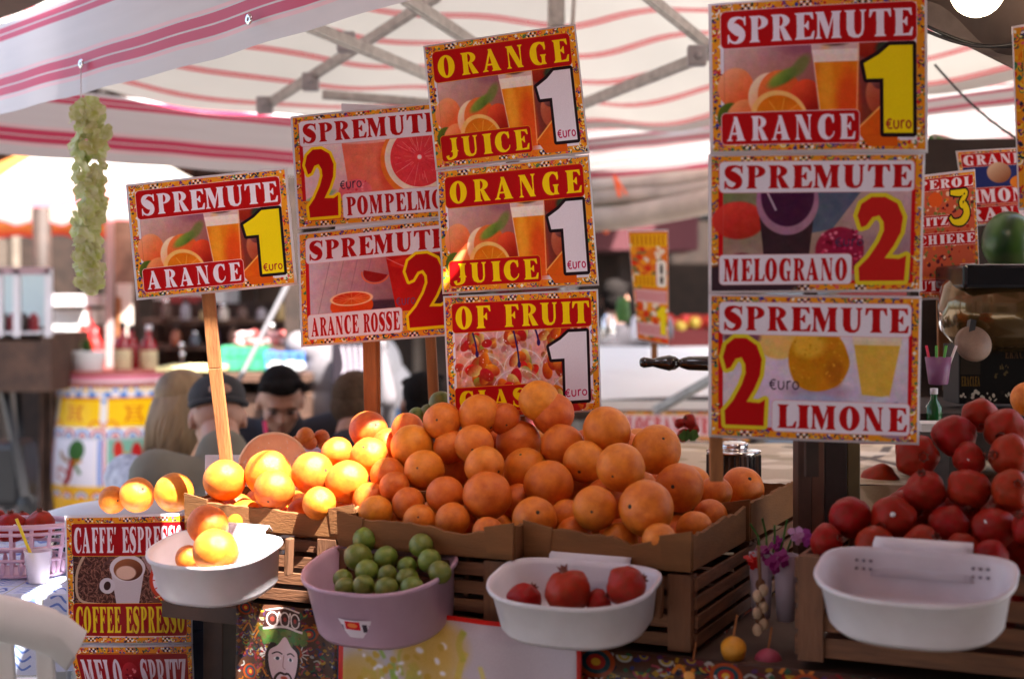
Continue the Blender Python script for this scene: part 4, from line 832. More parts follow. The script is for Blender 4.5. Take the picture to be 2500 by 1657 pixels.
def heap(items, H, rmul=1.0, big=False):
    c = []
    for X, Y, r in items:
        d = march(X*K, Y*K, H)
        if r <= 37 and big: r = 45; d += .05
        c.append([X*K, Y*K, r*K, d])
    for it in range(60):                           # ease apart fruit that would share room, along each line of sight
        mv = 0
        for i in range(len(c)):
            for j in range(i+1, len(c)):
                a, b_ = c[i], c[j]; pa, pb = P(*a[:2], a[3]), P(*b_[:2], b_[3]); ra, rb = a[2]*a[3]/F, b_[2]*b_[3]/F; g = (ra+rb)*.97-(pa-pb).length
                if g > 0:
                    k = min(.01, g*.6); mv += 1
                    if a[3] > b_[3] or (a[3] == b_[3] and pa.z > pb.z): a[3] += k; b_[3] -= k*.25
                    else: b_[3] += k; a[3] -= k*.25
        if not mv: break
    if big:
        for a in c:
            if a[1] < 990 and a[0] > 950: a[3] = min(a[3], 2.60)
    return [(P(a[0], a[1], a[3]), a[2]*a[3]/F*rmul) for a in c]
ORD = ['first', 'second', 'third', 'fourth', 'fifth', 'sixth', 'seventh', 'eighth']
def rows(rws, H, kind, tmpl, group, stick=(), **k):
    flat = [it for r in rws for it in sorted(r)]; pos = heap(flat, H); i = 0; out = []
    for ri, r in enumerate(rws):
        for ci in range(len(r)):
            out.append(fruit(kind, pos[i][0], pos[i][1], tmpl % (ORD[ci], ORD[ri]), group, sticker=(i in stick), **k)); i += 1
    return out
def Hor(s, t): return 1.242+.79*max(-.03, min(t-.03, (-s-.05)*1.25, .24))
box2 = [[(917, 1251, 43), (1024, 1270, 40), (1104, 1270, 44), (1191, 1298, 38)], [(905, 1222, 37), (997, 1230, 42), (1087, 1209, 48), (1190, 1209, 60)],
        [(963, 1188, 38), (946, 1157, 43), (1036, 1147, 50), (1103, 1149, 26), (1183, 1138, 50)], [(1007, 1090, 54), (1099, 1090, 42), (1158, 1084, 48)],
        [(995, 1047, 40), (1080, 1028, 47), (1170, 1013, 52), (1231, 1022, 40)]]
box3 = [[(1305, 1267, 55), (1401, 1305, 34), (1514, 1318, 28), (1610, 1317, 42), (1696, 1290, 45)], [(1266, 1224, 30), (1385, 1262, 28), (1452, 1240, 55), (1578, 1240, 69), (1734, 1263, 37)],
        [(1340, 1183, 62), (1516, 1141, 60), (1659, 1189, 60), (1746, 1203, 42), (1812, 1193, 54)], [(1282, 1145, 54), (1427, 1127, 53), (1603, 1096, 61)], [(1266, 1081, 56), (1374, 1087, 54), (1482, 1050, 60)],
        [(1316, 978, 50), (1350, 1010, 52)]]
box1 = [[(548, 1172, 52), (670, 1195, 50), (779, 1228, 41)], [(655, 1155, 57), (764, 1155, 53), (848, 1176, 54)], [(823, 1105, 40), (902, 1113, 47), (950, 1090, 30)], [(900, 1050, 48)]]
# one heap is settled as a whole, then cut into the three boxes for its labels
allr = [(b_, ri, it) for b_, rs in ((1, box1), (2, box2), (3, box3)) for ri, r in enumerate(rs) for it in sorted(r)]
pos = heap([a[2] for a in allr], Hor, big=True); cnt = {}
T_ = {1: 'sunlit orange, %s from left in the %s row up, leftmost cardboard box', 2: 'orange, %s from left in the %s row up, middle cardboard box above the limes', 3: 'orange, %s from left in the %s row up, right hand cardboard box'}
for (bx, ri, it), (c_, r_) in zip(allr, pos):
    ci = cnt.get((bx, ri), 0); cnt[(bx, ri)] = ci+1
    fruit('o', c_, r_, T_[bx] % (ORD[ci], ORD[ri]), 'oranges heaped in the cardboard boxes')
# buried fruit that shows only through the gaps
import itertools
placed = [(c_, r_) for c_, r_ in pos]
for s_ in np.arange(-.95, -.03, .078):
    for t in np.arange(.06, .5, .078):
        for lv in range(4):
            z = 1.20+lv*.062; c_ = ST(s_+(lv % 2)*.039, t+(lv % 2)*.039, z)
            if z > Hor(s_, t)-.055 or s_ < -.6 and lv > 0: continue
            if s_ < -.62 and t > .3: continue
            if all((c_-p).length > (.038+r)*.93 for p, r in placed):
                placed.append((c_, .038)); fruit('o', c_, .038, 'orange buried inside the heap, glimpsed through gaps', 'oranges buried inside the heap')
for i, (X, Y, r) in enumerate(((275, 1219, 34), (335, 1207, 43), (425, 1201, 48))):
    d = 2.72-.02*i; d += .10; fruit('o', P(X*K, Y*K, d), r*K*d/F, ['half hidden', 'middle', 'right hand'][i]+' sunlit orange of the three above the coffee sign', 'oranges above the coffee sign')
r = empty('white_crate', P(330, 1240, 2.85), 0, 'white plastic crate under the three oranges above the coffee sign', 'crate')
wpart(MB().box(P(335, 1268, 2.84), (.24, .2, .07)), 'shell', M_white, r, bevel=.006); wpart(MB().box(P(335, 1230, 2.73), (.25, .012, .012)), 'rim', M_white, r, bevel=.003)
for i, (X, Y) in enumerate(((1018, 1017), (1048, 1008), (1076, 985))):
    fruit('l', P(X*K, Y*K, 2.86), (.02, .02, .026)[i], ['yellowish lime at the top left of the orange heap', 'small green lime half hidden behind the heap', 'green lime against the lower left of the three tier sign'][i], 'limes behind the orange heap')
r = stall_empty('lime_box', -.62, .6, 1.05, 'cardboard box standing behind the orange heap', 'cardboard box'); B('wall', M_card, r, (.1, .03, .09), (.3, .2, .18))

# ---------------------------------------------------------------- hanging trays
def tray(name, Xc, Y, Xl, Xr, depth, wall, tilt, m, label, t=-.022, cat='tray', holes=False):
    c = SP(Xc, Y, t); wd = (Xr-Xl)/F*(c.y-.07); hw = wd/2
    r = empty(name, c, 0, label, cat); r.rotation_euler = (Matrix.Rotation(SROT, 3, 'Z') @ Matrix.Rotation(math.radians(tilt), 3, 'X')).to_euler()
    N = 56
    def outline(sc_, ins, z, back=0):
        pts = []
        for k in range(N):
            a = 2*PI*k/N; cx_, sy_ = math.cos(a), math.sin(a)
            ex = .5 if sy_ > 0 else .72
            x = hw*math.copysign(abs(cx_)**ex, cx_); y = depth/2*math.copysign(abs(sy_)**(.38 if sy_ > 0 else .86), sy_)
            if sy_ < 0: x *= 1-.10*abs(sy_)
            pts.append(Vector((x*sc_ - math.copysign(min(ins, abs(x)), x), y*sc_-depth/2-math.copysign(min(ins, abs(y)), y), z)))
        return pts
    rings = [outline(.80, 0, -wall+.004), outline(.86, 0, -wall+.0), outline(.91, 0, -wall+.008), outline(.985, 0, -.007), outline(1.03, 0, -.006), outline(1.045, 0, -.001), outline(1.035, 0, .003), outline(1.0, 0, .002),
             outline(.955, 0, -.006), outline(.885, 0, -wall+.012), outline(.84, 0, -wall+.0055)]
    vs_ = [p for g_ in rings for p in g_]; fs = [(i*N+k, i*N+(k+1) % N, (i+1)*N+(k+1) % N, (i+1)*N+k) for i in range(len(rings)-1) for k in range(N)]
    fs += [tuple(range(N))[::-1], tuple((len(rings)-1)*N+k for k in range(N))]
    MB().add(vs_, fs, True).build('body', m, r)
    w2 = hw*.55
    mbh = MB().grid(lambda u, v: Vector((w2*(2*u-1)*(1-.06*v), [-.012, -.004, .004, .02, .03][int(round(v*4))], [-wall*.5, -.02, .008, .012, -.002][int(round(v*4))])), 8, 4)
    o = mbh.build('hook_flap', m, r); k = o.modifiers.new('s', 'SOLIDIFY'); k.thickness = .002
    if holes:
        for sx in (-1, 1):
            for i in range(3):
                for j in range(2): MB().lathe([(.0, 0), (.0024, 0), (.0026, -.001)], (sx*hw*.62+(i-1)*.010, -.0112-.004*j, -.014-.011*j), 8, Matrix.Rotation(PI/2, 3, 'X'), False).build('vent_hole', mat('vent_grey', (.25, .22, .25), .6), r)
    return r, hw, depth
t1 = tray('white_tray', 545, 1232, 362, 664, .16, .075, 12, M_white, 'white tray blazing in the sun with two oranges, hooked left of the row')
t2 = tray('pink_tub', 925, 1266, 736, 1078, .18, .10, 14, M_pink, 'pink plastic tub full of limes, hooked on the stall front', cat='tub')
t3 = tray('white_tray', 1360, 1300, 1132, 1520, .168, .072, 13, M_white, 'white tray holding three pomegranates with stickers, hooked on the corner crate')
t4 = tray('white_tray', 2130, 1276, 1884, 2320, .17, .072, 14, M_white, 'empty white tray hooked on the pomegranate crate at the right', holes=True)
# label stuck to the tub
c = Cv(200, 90, (215, 200, 210)); c.rect(60, 8, 130, 50, (200, 20, 30)); c.ell(95, 28, 24, 12, (225, 120, 60)); c.rect(8, 30, 50, 70, (90, 90, 110)); c.rect(140, 20, 160, 60, (60, 50, 60)); c.rect(168, 25, 190, 70, (120, 115, 130))
mb = MB().grid(lambda u, v: Vector((-.036+.078*u, -.1785+.005*(1-v)+.007*(2*u-1)**2, -.078+.032*v)), 8, 2); mb.build('label_sticker', sheet_mat('tub_label', c.image('print_label'), wav=0), t2[0])
# small wooden wedges beside the hooks
for i, (X, Y) in enumerate(((668, 1285), (1082, 1330), (1524, 1380))):
    q = SP(X, Y, -.016); o = empty('wooden_peg', q, SROT, ['wooden peg right of the sunlit tray', 'wooden peg right of the pink tub', 'wooden peg right of the tray of pomegranates'][i], 'peg', 'pegs on the stall front')
    B('peg', M_post, o, (0, 0, 0), (.010, .016, .065), Euler((0, .05, 0)))
for nm, X, Y, r, d in (('upper sunlit orange in the white tray', 507, 1281, 51, 2.47), ('lower front sunlit orange in the white tray', 526, 1344, 56, 2.40), ('orange half hidden behind the others in the white tray', 462, 1362, 34, 2.46)):
    fruit('o', P(X*K, Y*K, d), r*K*d/F, nm, 'oranges in the white tray', aim=Vector((.3, .2, .9)))
LM = [(892, 1316, 32.5), (1028, 1331, 31.5), (875, 1360, 35.5), (942, 1362, 31), (896, 1394, 31), (994.5, 1383, 26), (1049, 1369, 31), (1074, 1396, 30), (946, 1404, 26), (994.5, 1413, 30), (837, 1413, 26), (842, 1433, 26), (888, 1430, 29), (944, 1436, 30), (1006, 1434, 29)]
TUBZ = 1.135
lm = sorted(LM, key=lambda a: -a[1]); base = SP(925, 1266, -.022)
def Hlime(s, t): return 1.136+.80*max(-.01, min(.13, t+.15))
pos = heap(lm, Hlime)
LN = ['front row lime at far left of the tub', 'front row lime, %s'] 
for i, ((X, Y, r_), (c_, rr)) in enumerate(zip(lm, pos)):
    nm = 'lime in the pink tub, number %s from the bottom, %s' % ((ORD+['ninth', 'tenth', 'eleventh', 'twelfth', 'thirteenth', 'fourteenth', 'fifteenth'])[i], 'left side' if X < 915 else 'right side' if X > 985 else 'middle')
    fruit('l', c_, rr, nm, 'limes in the pink tub')
for i, (X, Y, r, d, lb) in enumerate(((1388, 1442, 57, 2.155, 'largest pomegranate in the white tray, crown up with a sticker'), (1280, 1466, 44, 2.18, 'left pomegranate with a sticker, low in the white tray'), (1529, 1430, 50, 2.13, 'right pomegranate leaning on the rim of the white tray'), (1462, 1470, 32, 2.15, 'small pomegranate half hidden between two others in the tray'))):
    fruit('p', P(X*K, Y*K, d), r*K*d/F, lb, 'pomegranates in the white tray', aim=[Vector((-.25, .1, 1)), Vector((.5, .3, .7)), Vector((.8, .2, .3)), Vector((.5, -.3, .5))][i].normalized(), sticker=i < 2)
PR = [[(2018, 1322, 42), (2135, 1327, 48), (2253, 1335, 52), (2353, 1345, 46), (2420, 1358, 42)], [(2075, 1260, 52), (2181, 1266, 55), (2318, 1285, 51), (2427, 1289, 54), (2520, 1289, 50)],
      [(2148, 1180, 49), (2259, 1197, 50), (2364, 1193, 52), (2470, 1197, 49)], [(2238, 1111, 53), (2366, 1121, 40), (2466, 1113, 51)], [(2330, 1063, 52), (2455, 1048, 52), (2391, 1012, 42)]]
def Hpom(s, t): return 1.222+.80*max(-.03, min(t-.035, (s-.2)*1.5+.03, .26))
rows(PR, Hpom, 'p', 'pomegranate, %s from left in the %s row up of the right hand crate', 'pomegranates heaped in the crate', stick=(6, 8, 15), spread=1.2)
placed = []
for s_ in np.arange(.22, .56, .072):
    for t in np.arange(.07, .40, .072):
        for lv in range(3):
            z = 1.15+lv*.06
            if z < Hpom(s_, t)-.085: fruit('p', ST(s_+(lv % 2)*.03, t+(lv % 2)*.03, z), .035, 'pomegranate buried inside the heap, glimpsed through gaps', 'pomegranates buried inside the heap')
d = 2.45; fruit('o', P(2378, 922, d), 42*d/F, 'lone orange at the right edge above the pomegranates', None)

# ================================================================ garland
gr = empty('flower_garland', GR, 0, 'pale green garland of hydrangea blossoms hanging from the near valance', 'garland')
M_pet = mat('petal_green', (.74, .74, .50), .6, col2=(.46, .52, .10), vscale=1.4, translucent=.3, rand=.12)
wpart(MB().tube([GR, GR+Vector((0, 0, -.09)), P(205, 640, GR.y)], .0014, 6), 'string', M_white, gr)
def floret(s):
    mb = MB()
    for k in range(4):
        a = k*PI/2+random.uniform(-.3, .3); x, y = math.cos(a), math.sin(a); q = Vector((-y, x, 0))*s*.55; p = Vector((x, y, 0))*s
        c0 = Vector((0, 0, 0)); m1 = p*.5+Vector((0, 0, .18*s)); tip = p+Vector((0, 0, random.uniform(-.1, .45)*s))
        mb.add([c0, m1+q, m1-q, tip+q*.7, tip-q*.7, p*1.12+Vector((0, 0, .2*s)), m1+Vector((0, 0, -.06*s))], [(0, 6, 1), (0, 2, 6), (6, 3, 1), (2, 4, 6), (6, 5, 3), (6, 4, 5)], True)
    me = mb.mesh('floret'); me.materials.append(M_pet); return me
FLO = [floret(1) for _ in range(4)]
for i in range(84):
    v = i/83; Y = 240+v*415+7*math.sin(i*1.9); wv = 21+8*math.sin(v*38)
    if 392 < Y < 404: continue
    a = random.uniform(0, 2*PI); X = 204+(-6 if Y < 300 else 0)+wv*math.cos(a)*random.uniform(.55, 1.2); p = P(X, Y+random.uniform(-9, 9), GR.y+.024*math.sin(a))
    o = part('blossom', FLO[i % 4], gr, p-GR); ax = Vector((math.cos(a)*.9, -abs(math.sin(a))*1.0-.4, random.uniform(-.6, .9))); o.rotation_euler = ax.to_track_quat('Z', 'Y').to_euler(); k = random.uniform(.018, .030); o.scale = (k, k, k)

# ================================================================ left foreground: table, chairs, basket, cup
def chair(name, label, loc, rz):
    r = empty(name, loc, rz, label, 'chair', 'white plastic chairs'); mb = MB()
    B('seat', M_chair, r, (0, 0, .43), (.44, .42, .025), bevel=.01)
    for x in (-.2, .2):
        MB().bar((x, -.19, .42), (x*1.15, -.24, 0), .04, .03).build('leg', M_chair, r, .006); MB().bar((x, .19, .42), (x*1.15, .26, 0), .04, .03).build('leg', M_chair, r, .006)
        MB().tube([(x*1.2, -.2, .42), (x*1.25, -.2, .64), (x*1.28, .0, .66), (x*1.2, .22, .64)], .018, 8).build('armrest', M_chair, r)
    f = lambda u: Vector((.26*(2*u-1), .22+.10*math.cos(PI*(2*u-1)/2)*1-.0, .0))
    def top(u, v): p = f(u); z = .78+.075*math.sin(PI*u)**.6; return p+Vector((0, .02+.008*math.sin(PI*v), z+.024*v-.005))
    MB().tube([top(i/24, 1.0)+Vector((0, .008, .004)) for i in range(25)], .011, 8).build('rail_glint_lip', M_chair, r)  # lip tube added to catch light along the top of the rail
    o = MB().grid(top, 30, 6).build('top_rail', M_chair, r); m_ = o.modifiers.new('s', 'SOLIDIFY'); m_.thickness = .02
    b_ = o.modifiers.new('b', 'BEVEL'); b_.width = .006; b_.segments = 2; b_.limit_method = 'ANGLE'
    for i in range(13):
        u = .06+.88*i/12; p = f(u); MB().bar(p+Vector((0, -.03, .43)), p+Vector((0, .02, .78+.07*math.sin(PI*u)**.6)), .021, .008).build('slat', M_chair, r, .002)
    return r
ch1 = chair('plastic_chair', 'slatted white plastic chair in the lower left corner with a sunlit top rail', (-1.02, 2.56, 0), math.radians(178)); ch1.scale = (1.35,)*3
ch2 = chair('plastic_chair', 'white plastic chair back behind the orange heap beside the painted barrel', (-1.06, 3.6, .0), math.radians(160))
ch3 = chair('plastic_chair', 'white plastic chair behind the pomegranate basket at the left edge', (-1.38, 3.3, .0), math.radians(185))
ch2.location = (-.83, 3.72, 0); ch3.location = (-1.52, 3.62, 0); ch2.scale = ch3.scale = (1.3,)*3; ch2.rotation_euler.z = PI; ch3.rotation_euler.z = PI+.1
tbl = empty('cafe_table', (-1.12, 3.08, 0), 0, 'cafe table with a blue and white tile patterned cloth, far left', 'table')
B('table_top', M_brown, tbl, (0, 0, 1.035), (.80, .80, .02)); B('leg', M_dark, tbl, (0, 0, .52), (.06, .06, 1.03)); B('foot', M_dark, tbl, (0, 0, .015), (.45, .45, .03))
c = Cv(1400, 1400, (196, 204, 226))
for i in range(0, 1400, 100):
    for j in range(0, 1400, 100):
        c.line([(i, j+2), (i+100, j+2)], 3, (170, 170, 140)); c.line([(i+2, j), (i+2, j+100)], 3, (170, 170, 140))
        if (i//100+j//100) % 2:
            for k in (-1, 1):
                c.line([(i+50, j+70), (i+50+k*25, j+30), (i+50+k*42, j+50), (i+50+k*30, j+72)], 6, (60, 90, 170)); c.ell(i+50+k*30, j+25, 7, 5, (80, 110, 190))
            c.ell(i+50, j+50, 10, 16, (60, 90, 170))
        else:
            for q in range(4): c.line([(i+20, j+20+q*20), (i+40, j+12+q*20), (i+60, j+28+q*20), (i+80, j+18+q*20)], 5, (100, 125, 195))
cl = empty('tablecloth', (-1.12, 3.08, 1.047), 0, 'white cloth with blue tile ornaments spread over the cafe table', 'tablecloth')
def tc(u, v):
    x, y = (u-.5)*1.1, (v-.5)*1.1; mx_ = .405; dx, dy = max(0, abs(x)-mx_), max(0, abs(y)-mx_); k = max(dx, dy)
    return Vector((math.copysign(min(abs(x), mx_+dx*.12), x), math.copysign(min(abs(y), mx_+dy*.12), y), .003-k*.97+.004*math.sin(x*40+y*30)*(k > 0)))
o = MB().grid(tc, 60, 60).build('cloth', sheet_mat('tile_cloth', c.image('print_tiles'), .6, .1, .3, 0), cl)
# lattice basket with pomegranates
bk = empty('lattice_basket', P(40, 1320, 2.88), 0, 'pink lattice basket of pomegranates on the tile cloth', 'basket'); bz = bk.location.copy(); M_bk = mat('basket_pink', (.66, .42, .52), .4)
def ring(r0, z, n=28, a=1.0, b_=.7): return [Vector((r0*a*math.cos(2*PI*k/n), r0*b_*math.sin(2*PI*k/n), z)) for k in range(n+1)]
for z, r_ in ((.0, .082), (.028, .087), (.05, .09), (.075, .094), (.088, .098)): MB().tube(ring(r_, z), .0032 if z < .08 else .005, 6, False).build('rim' if z > .08 else 'hoop', M_bk, bk)
for k in range(34):
    a = 2*PI*k/34
    if k % 2 == 0: MB().bar((.082*math.cos(a), .0574*math.sin(a), 0), (.097*math.cos(a), .068*math.sin(a), .088), .006, .003).build('rib', M_bk, bk)
    else:
        q = Vector((.085*math.cos(a), .06*math.sin(a), .014)); MB().ell(q, (.005, .005, .012), None, 8, 6).build('lattice_petal', M_bk, bk)
B('base', M_bk, bk, (0, 0, .0), (.13, .09, .004)); bk.scale = (1.15, 1.0, 1.12)
for i, (X, Y, r, d) in enumerate(((98, 1279, 36, 2.88), (27, 1286, 38, 2.87), (-10, 1268, 27, 2.95), (55, 1272, 24, 2.97))):
    fruit('p', P(X*K, Y*K, d), r*K*d/F, ['right, largest pomegranate in the lattice basket, crown upward', 'pomegranate with a white sticker at the front left of the lattice basket', 'pomegranate at the far left edge of the lattice basket', 'small pomegranate at the back of the lattice basket'][i], 'pomegranates in the lattice basket', aim=Vector((0, -.1, 1)), sticker=i == 1)
cp = empty('plastic_cup', P(88, 1345, 2.79), 0, 'clear plastic cup of lemonade with a yellow straw', 'cup')
wpart(MB().lathe([(.018, 0), (.020, .002), (.0275, .062), (.0285, .064), (.027, .062), (.0195, .003), (.0, .003)], cp.location, 24), 'cup', mat('cup_plastic', (.85, .75, .80), .15, alpha=.35), cp)
wpart(MB().lathe([(.0, .0035), (.0190, .004), (.0240, .045), (.0, .045)], cp.location, 24), 'drink', mat('pale_drink', (.75, .52, .50), .2, alpha=.7), cp)
wpart(MB().tube([P(94, 1336, 2.79), P(38, 1198, 2.77)], .0030, 8), 'straw', mat('yellow_straw', (.80, .60, .02), .4), cp)
g2 = empty('drinking_glass', P(136, 1290, 3.05), 0, 'small clear glass on the tile cloth beside the coffee sign', 'glass')
wpart(MB().lathe([(.02, 0), (.022, .005), (.026, .07), (.0245, .07), (.02, .008), (0, .008)], g2.location, 20), 'glass', M_glass, g2)

# ================================================================ behind the orange heap
bd = empty('round_board', P(632, 1080, 2.84), 0, 'round pale speckled disc standing behind the sunlit oranges', 'disc')
c0 = P(632, 1080, 2.84); Mr = Matrix.Rotation(math.radians(80), 3, 'X')
wpart(MB().lathe([(.0, -.007), (.066, -.007), (.0715, -.004), (.0715, .004), (.066, .007), (.064, .005), (.0, .005)], c0, 48, Mr, False), 'disc', mat('speckled_cork', (.78, .52, .34), .75, col2=(.72, .46, .29), vscale=60, bump=.3, bscale=120), bd)
for i in range(36):
    a, q = random.uniform(0, PI), .062*math.sqrt(random.random()); wpart(MB().ell(c0+Mr @ Vector((q*math.cos(a), q*math.sin(a), .0052)), .0011, None, 6, 4), 'seed', M_white, bd)
for i, (q, d, lb) in enumerate((((474, 1050, 566, 1120), 2.9, 'pale lilac card standing behind the sunlit oranges at the left'), ((742, 1040, 838, 1090), 3.0, 'pale lilac tray wall in front of the mandarins'))):
    o = empty('plastic_card', P((q[0]+q[2])/2, q[3]+20, d), .1, lb, 'card'); wpart(MB().box(P((q[0]+q[2])/2, (q[1]+q[3])/2+10, d), ((q[2]-q[0])/F*d, .006, (q[3]-q[1]+20)/F*d)), 'card', M_sleeve, o, bevel=.002)
mb_ = empty('plastic_bowl', P(725, 1085, 3.1), 0, 'lilac plastic bowl of mandarins behind the sunlit oranges', 'bowl')
wpart(MB().lathe([(.04, 0), (.07, .04), (.073, .042), (.066, .04), (.037, .006), (0, .006)], P(725, 1085, 3.1), 30), 'bowl', M_pink, mb_)
for i, (X, Y, r) in enumerate(((745, 1065, 23), (785, 1068, 20), (757, 1080, 18), (790, 1082, 16), (725, 1080, 17))):
    fruit('m', P(X*K, Y*K, 3.07+.02*(i % 2)), r*K*3.07/F, 'small mandarin in the bowl, ' + ['largest, upper left', 'upper right beside a green leaf', 'centre front', 'lower right', 'lower left'][i], 'mandarins in the bowl')
wpart(MB().add([P(809, 1008, 3.05), P(816, 990, 3.06), P(820, 1003, 3.05), P(813, 1018, 3.04)], [(0, 1, 2, 3)], True), 'leaf', M_green, mb_)

# garnish in the gap right of the corner crate
gp = empty('paper_cone', SP(1790, 1430, .12), SROT, 'white cups with purple flowers and a red heart beside the corner crate', 'flower cup')
for x, h in ((-.022, .105), (.018, .105)): MB().lathe([(.013, 0), (.018, h), (.0195, h), (.0145, .004), (0, .004)], (x, .0, .0), 20).build('cup', mat('lilac_cup', (.40, .34, .42), .5), gp)
for i, (x, y, z, cc) in enumerate(((-.02, 0, .19, (.25, .01, .16)), (.0, .02, .20, (.28, .02, .2)), (.02, -.01, .185, (.3, .02, .2)), (.045, .0, .22, (.62, .35, .6)), (.06, .01, .216, (.42, .06, .4)), (-.04, -.012, .178, (.62, .01, .01)), (.005, -.02, .175, (.25, .01, .16)))):
    x *= .8; z -= .08; o = part('blossom', FLO[i % 4].copy(), gp, (x, y-.01, z)); o.data.materials.clear(); o.data.materials.append(mat('flower_%d' % i, cc, .5, translucent=.3)); o.scale = (.012,)*3; o.rotation_euler = (random.uniform(.2, 1.2), random.uniform(-.5, .5), 0)
    p2 = part('blossom', o.data, gp, (x+.004, y-.014, z-.006)); p2.scale = (.010,)*3; p2.rotation_euler = (1.4, .5, .8)
for i in range(5): MB().tube([(.0+.008*i-.02, 0, .09), (.014*i-.03, .01, .13), (.02*i-.04, .0, .15+.01*(i % 2))], .0018, 5).build('leaf', M_green, gp)
for i, (X, Y, r, nm, cc, lb) in enumerate(((1695, 1500, 30, 'lemon', (.75, .33, .03), 'yellow orange toy lemon hanging below the corner of the stall'), (1775, 1530, 32, 'radish', (.38, .06, .10), 'dark pink toy onion hanging below the corner of the stall'), (1600, 1560, 26, 'apricot', (.7, .3, .05), 'small apricot coloured toy fruit half out of the bottom'))):
    d = 2.18; o = empty('hanging_'+nm, P(X, Y, d), 0, lb, 'ornament', 'felt fruit ornaments under the stall'); k = r/F*d
    wpart(MB().lathe([(k*math.sin(PI*j/12)*(1+.05*math.sin(j)), -k*1.05*math.cos(PI*j/12)) for j in range(13)], P(X, Y, d), 20), nm, mat('orn_'+nm, cc, .5, var=.2, vscale=30), o)
    wpart(MB().tube([P(X, Y-r, d), P(X+8, Y-r-50, d+.02)], .002, 5), 'string', M_lath, o)
o = empty('leaf_bunch', P(1700, 1540, 2.16), 0, 'bunch of broad green leaves hanging under the corner of the stall', 'leaves'); 
for i in range(9):
    a = -.9+i*.28; p = P(1690, 1530, 2.17); q = p+Vector((math.sin(a)*.06, -.01+.006*(i % 3), -.05-.01*math.cos(a))); n_ = Vector((math.cos(a), .3, math.sin(a)))*.013; m_ = p.lerp(q, .5)
    wpart(MB().add([p, m_+n_, q, m_-n_, m_+Vector((0, -.006, 0))], [(0, 4, 1), (0, 3, 4), (4, 2, 1), (3, 2, 4)], True), 'leaf', M_green, o)
o = empty('garlic_braid', P(1760, 1380, 2.2), 0, 'beige braided raffia hanging between the crates', 'braid')
for i in range(9): wpart(MB().ell(P(1757+8*math.sin(i*2.1), 1350+i*13, 2.2+.006*math.cos(i*2)), (.008, .007, .010), None, 8, 6), 'knot', M_post if i % 3 == 0 else mat('raffia', (.42, .30, .2), .8, var=.3, vscale=40), o)
wpart(MB().tube([P(1752, 1260, 2.2), P(1757, 1350, 2.2)], .003, 6), 'strand', M_post, o)

# pillar, counter cloth and strainer in the middle distance
o = empty('wooden_post_box', P(1905, 1230, 2.48), 0, 'dark brown wooden box of boards under the large juice sign', 'box')
for X0, X1, m_ in ((1838, 1868, M_brown), (1869, 1898, mat('red_brown_board', (.13, .055, .03), .6, var=.3, vscale=9)), (1899, 1950, M_dark), (1951, 1980, mat('olive_board', (.12, .085, .03), .6, var=.3, vscale=9))):
    wpart(MB().box(P((X0+X1)/2, 1110, 2.5), ((X1-X0)/F*2.5, .05, .26)), 'board', m_, o, bevel=.002)
ct = empty('counter', (.85, 3.45, 0), 0, 'rear serving counter covered with a pale figured cloth', 'counter')
c = Cv(800, 400, (196, 176, 150)); folk_dots(c, 0, 0, 800, 400, 260, [(225, 210, 190), (170, 150, 120), (210, 190, 160)], 16); c.blur(0, 0, 800, 400, 2)
for x in (150, 470, 700): c.line([(x, 40), (x+60, 140), (x+90, 260)], 12, (70, 55, 45)); c.line([(x+120, 40), (x+80, 150), (x+40, 190)], 10, (70, 55, 45)); c.ell(x+60, 110, 46, 26, (228, 214, 196)); c.line([(x+20, 60), (x+15, 240)], 10, (200, 150, 40))
mc = sheet_mat('figured_cloth', c.image('print_counter'), .6, .1, .3, 0)
zt = z_at(1120, 3.05); 
wpart(MB().grid(lambda u, v: Vector((.38+1.9*u, 3.05+.9*v, zt+.002*math.sin(u*40))), 20, 8), 'cloth', mc, ct); wpart(MB().grid(lambda u, v: Vector((.38+1.9*u, 3.045+.004*math.sin(u*60), zt-.5*(1-v))), 40, 6), 'cloth_drop', mc, ct)
wpart(MB().box((1.33, 3.5, zt-.03), (1.9, .9, .05)), 'counter_top', M_brown, ct)
for x in (.42, 2.2):
    for y in (3.1, 3.9): wpart(MB().box((x, y, zt/2-.03), (.05, .05, zt-.06)), 'leg', M_dark, ct)
o = empty('steel_strainer', P(1695, 1110, 3.0), 0, 'ribbed steel juice strainer with a dark lid standing behind the oranges', 'strainer'); q = P(1695, 1108, 3.0)
wpart(MB().lathe([(.052, 0), (.055, .002), (.055, .055), (.057, .057), (.057, .062), (.05, .063)], q, 40), 'drum', M_chrome, o); wpart(MB().lathe([(.03, .063), (.032, .076), (.024, .080), (0, .081)], q, 24), 'lid', M_chrome, o)
for k in range(30): a = 2*PI*k/30; wpart(MB().box(q+Vector((.0558*math.cos(a), .0558*math.sin(a), .029)), (.003, .003, .048)), 'rib', M_iron if k % 3 else M_brown, o)
for i, (X, Y, r) in enumerate(((1592, 967, 17), (1580, 1000, 16), (1604, 985, 13), (1570, 972, 12))):
    fruit('p', P(X, Y+6, 3.3), r/F*3.3, 'small red pomegranate on the rear counter, ' + ['top right', 'lower one', 'far right', 'leftmost'][i], 'pomegranates on the rear counter', aim=Vector((-.5, -.5, .5)))
o = empty('green_leaves', P(1590, 1030, 3.3), 0, 'sprig of green leaves beside the small red fruit behind the oranges', 'leaves')
for i in range(6): p = P(1590+random.uniform(-14, 14), 1020, 3.28); wpart(MB().add([p, p+Vector((.012, 0, .012)), p+Vector((.004, -.01, .03)), p+Vector((-.01, 0, .014))], [(0, 1, 2, 3)], True), 'leaf', M_green, o)
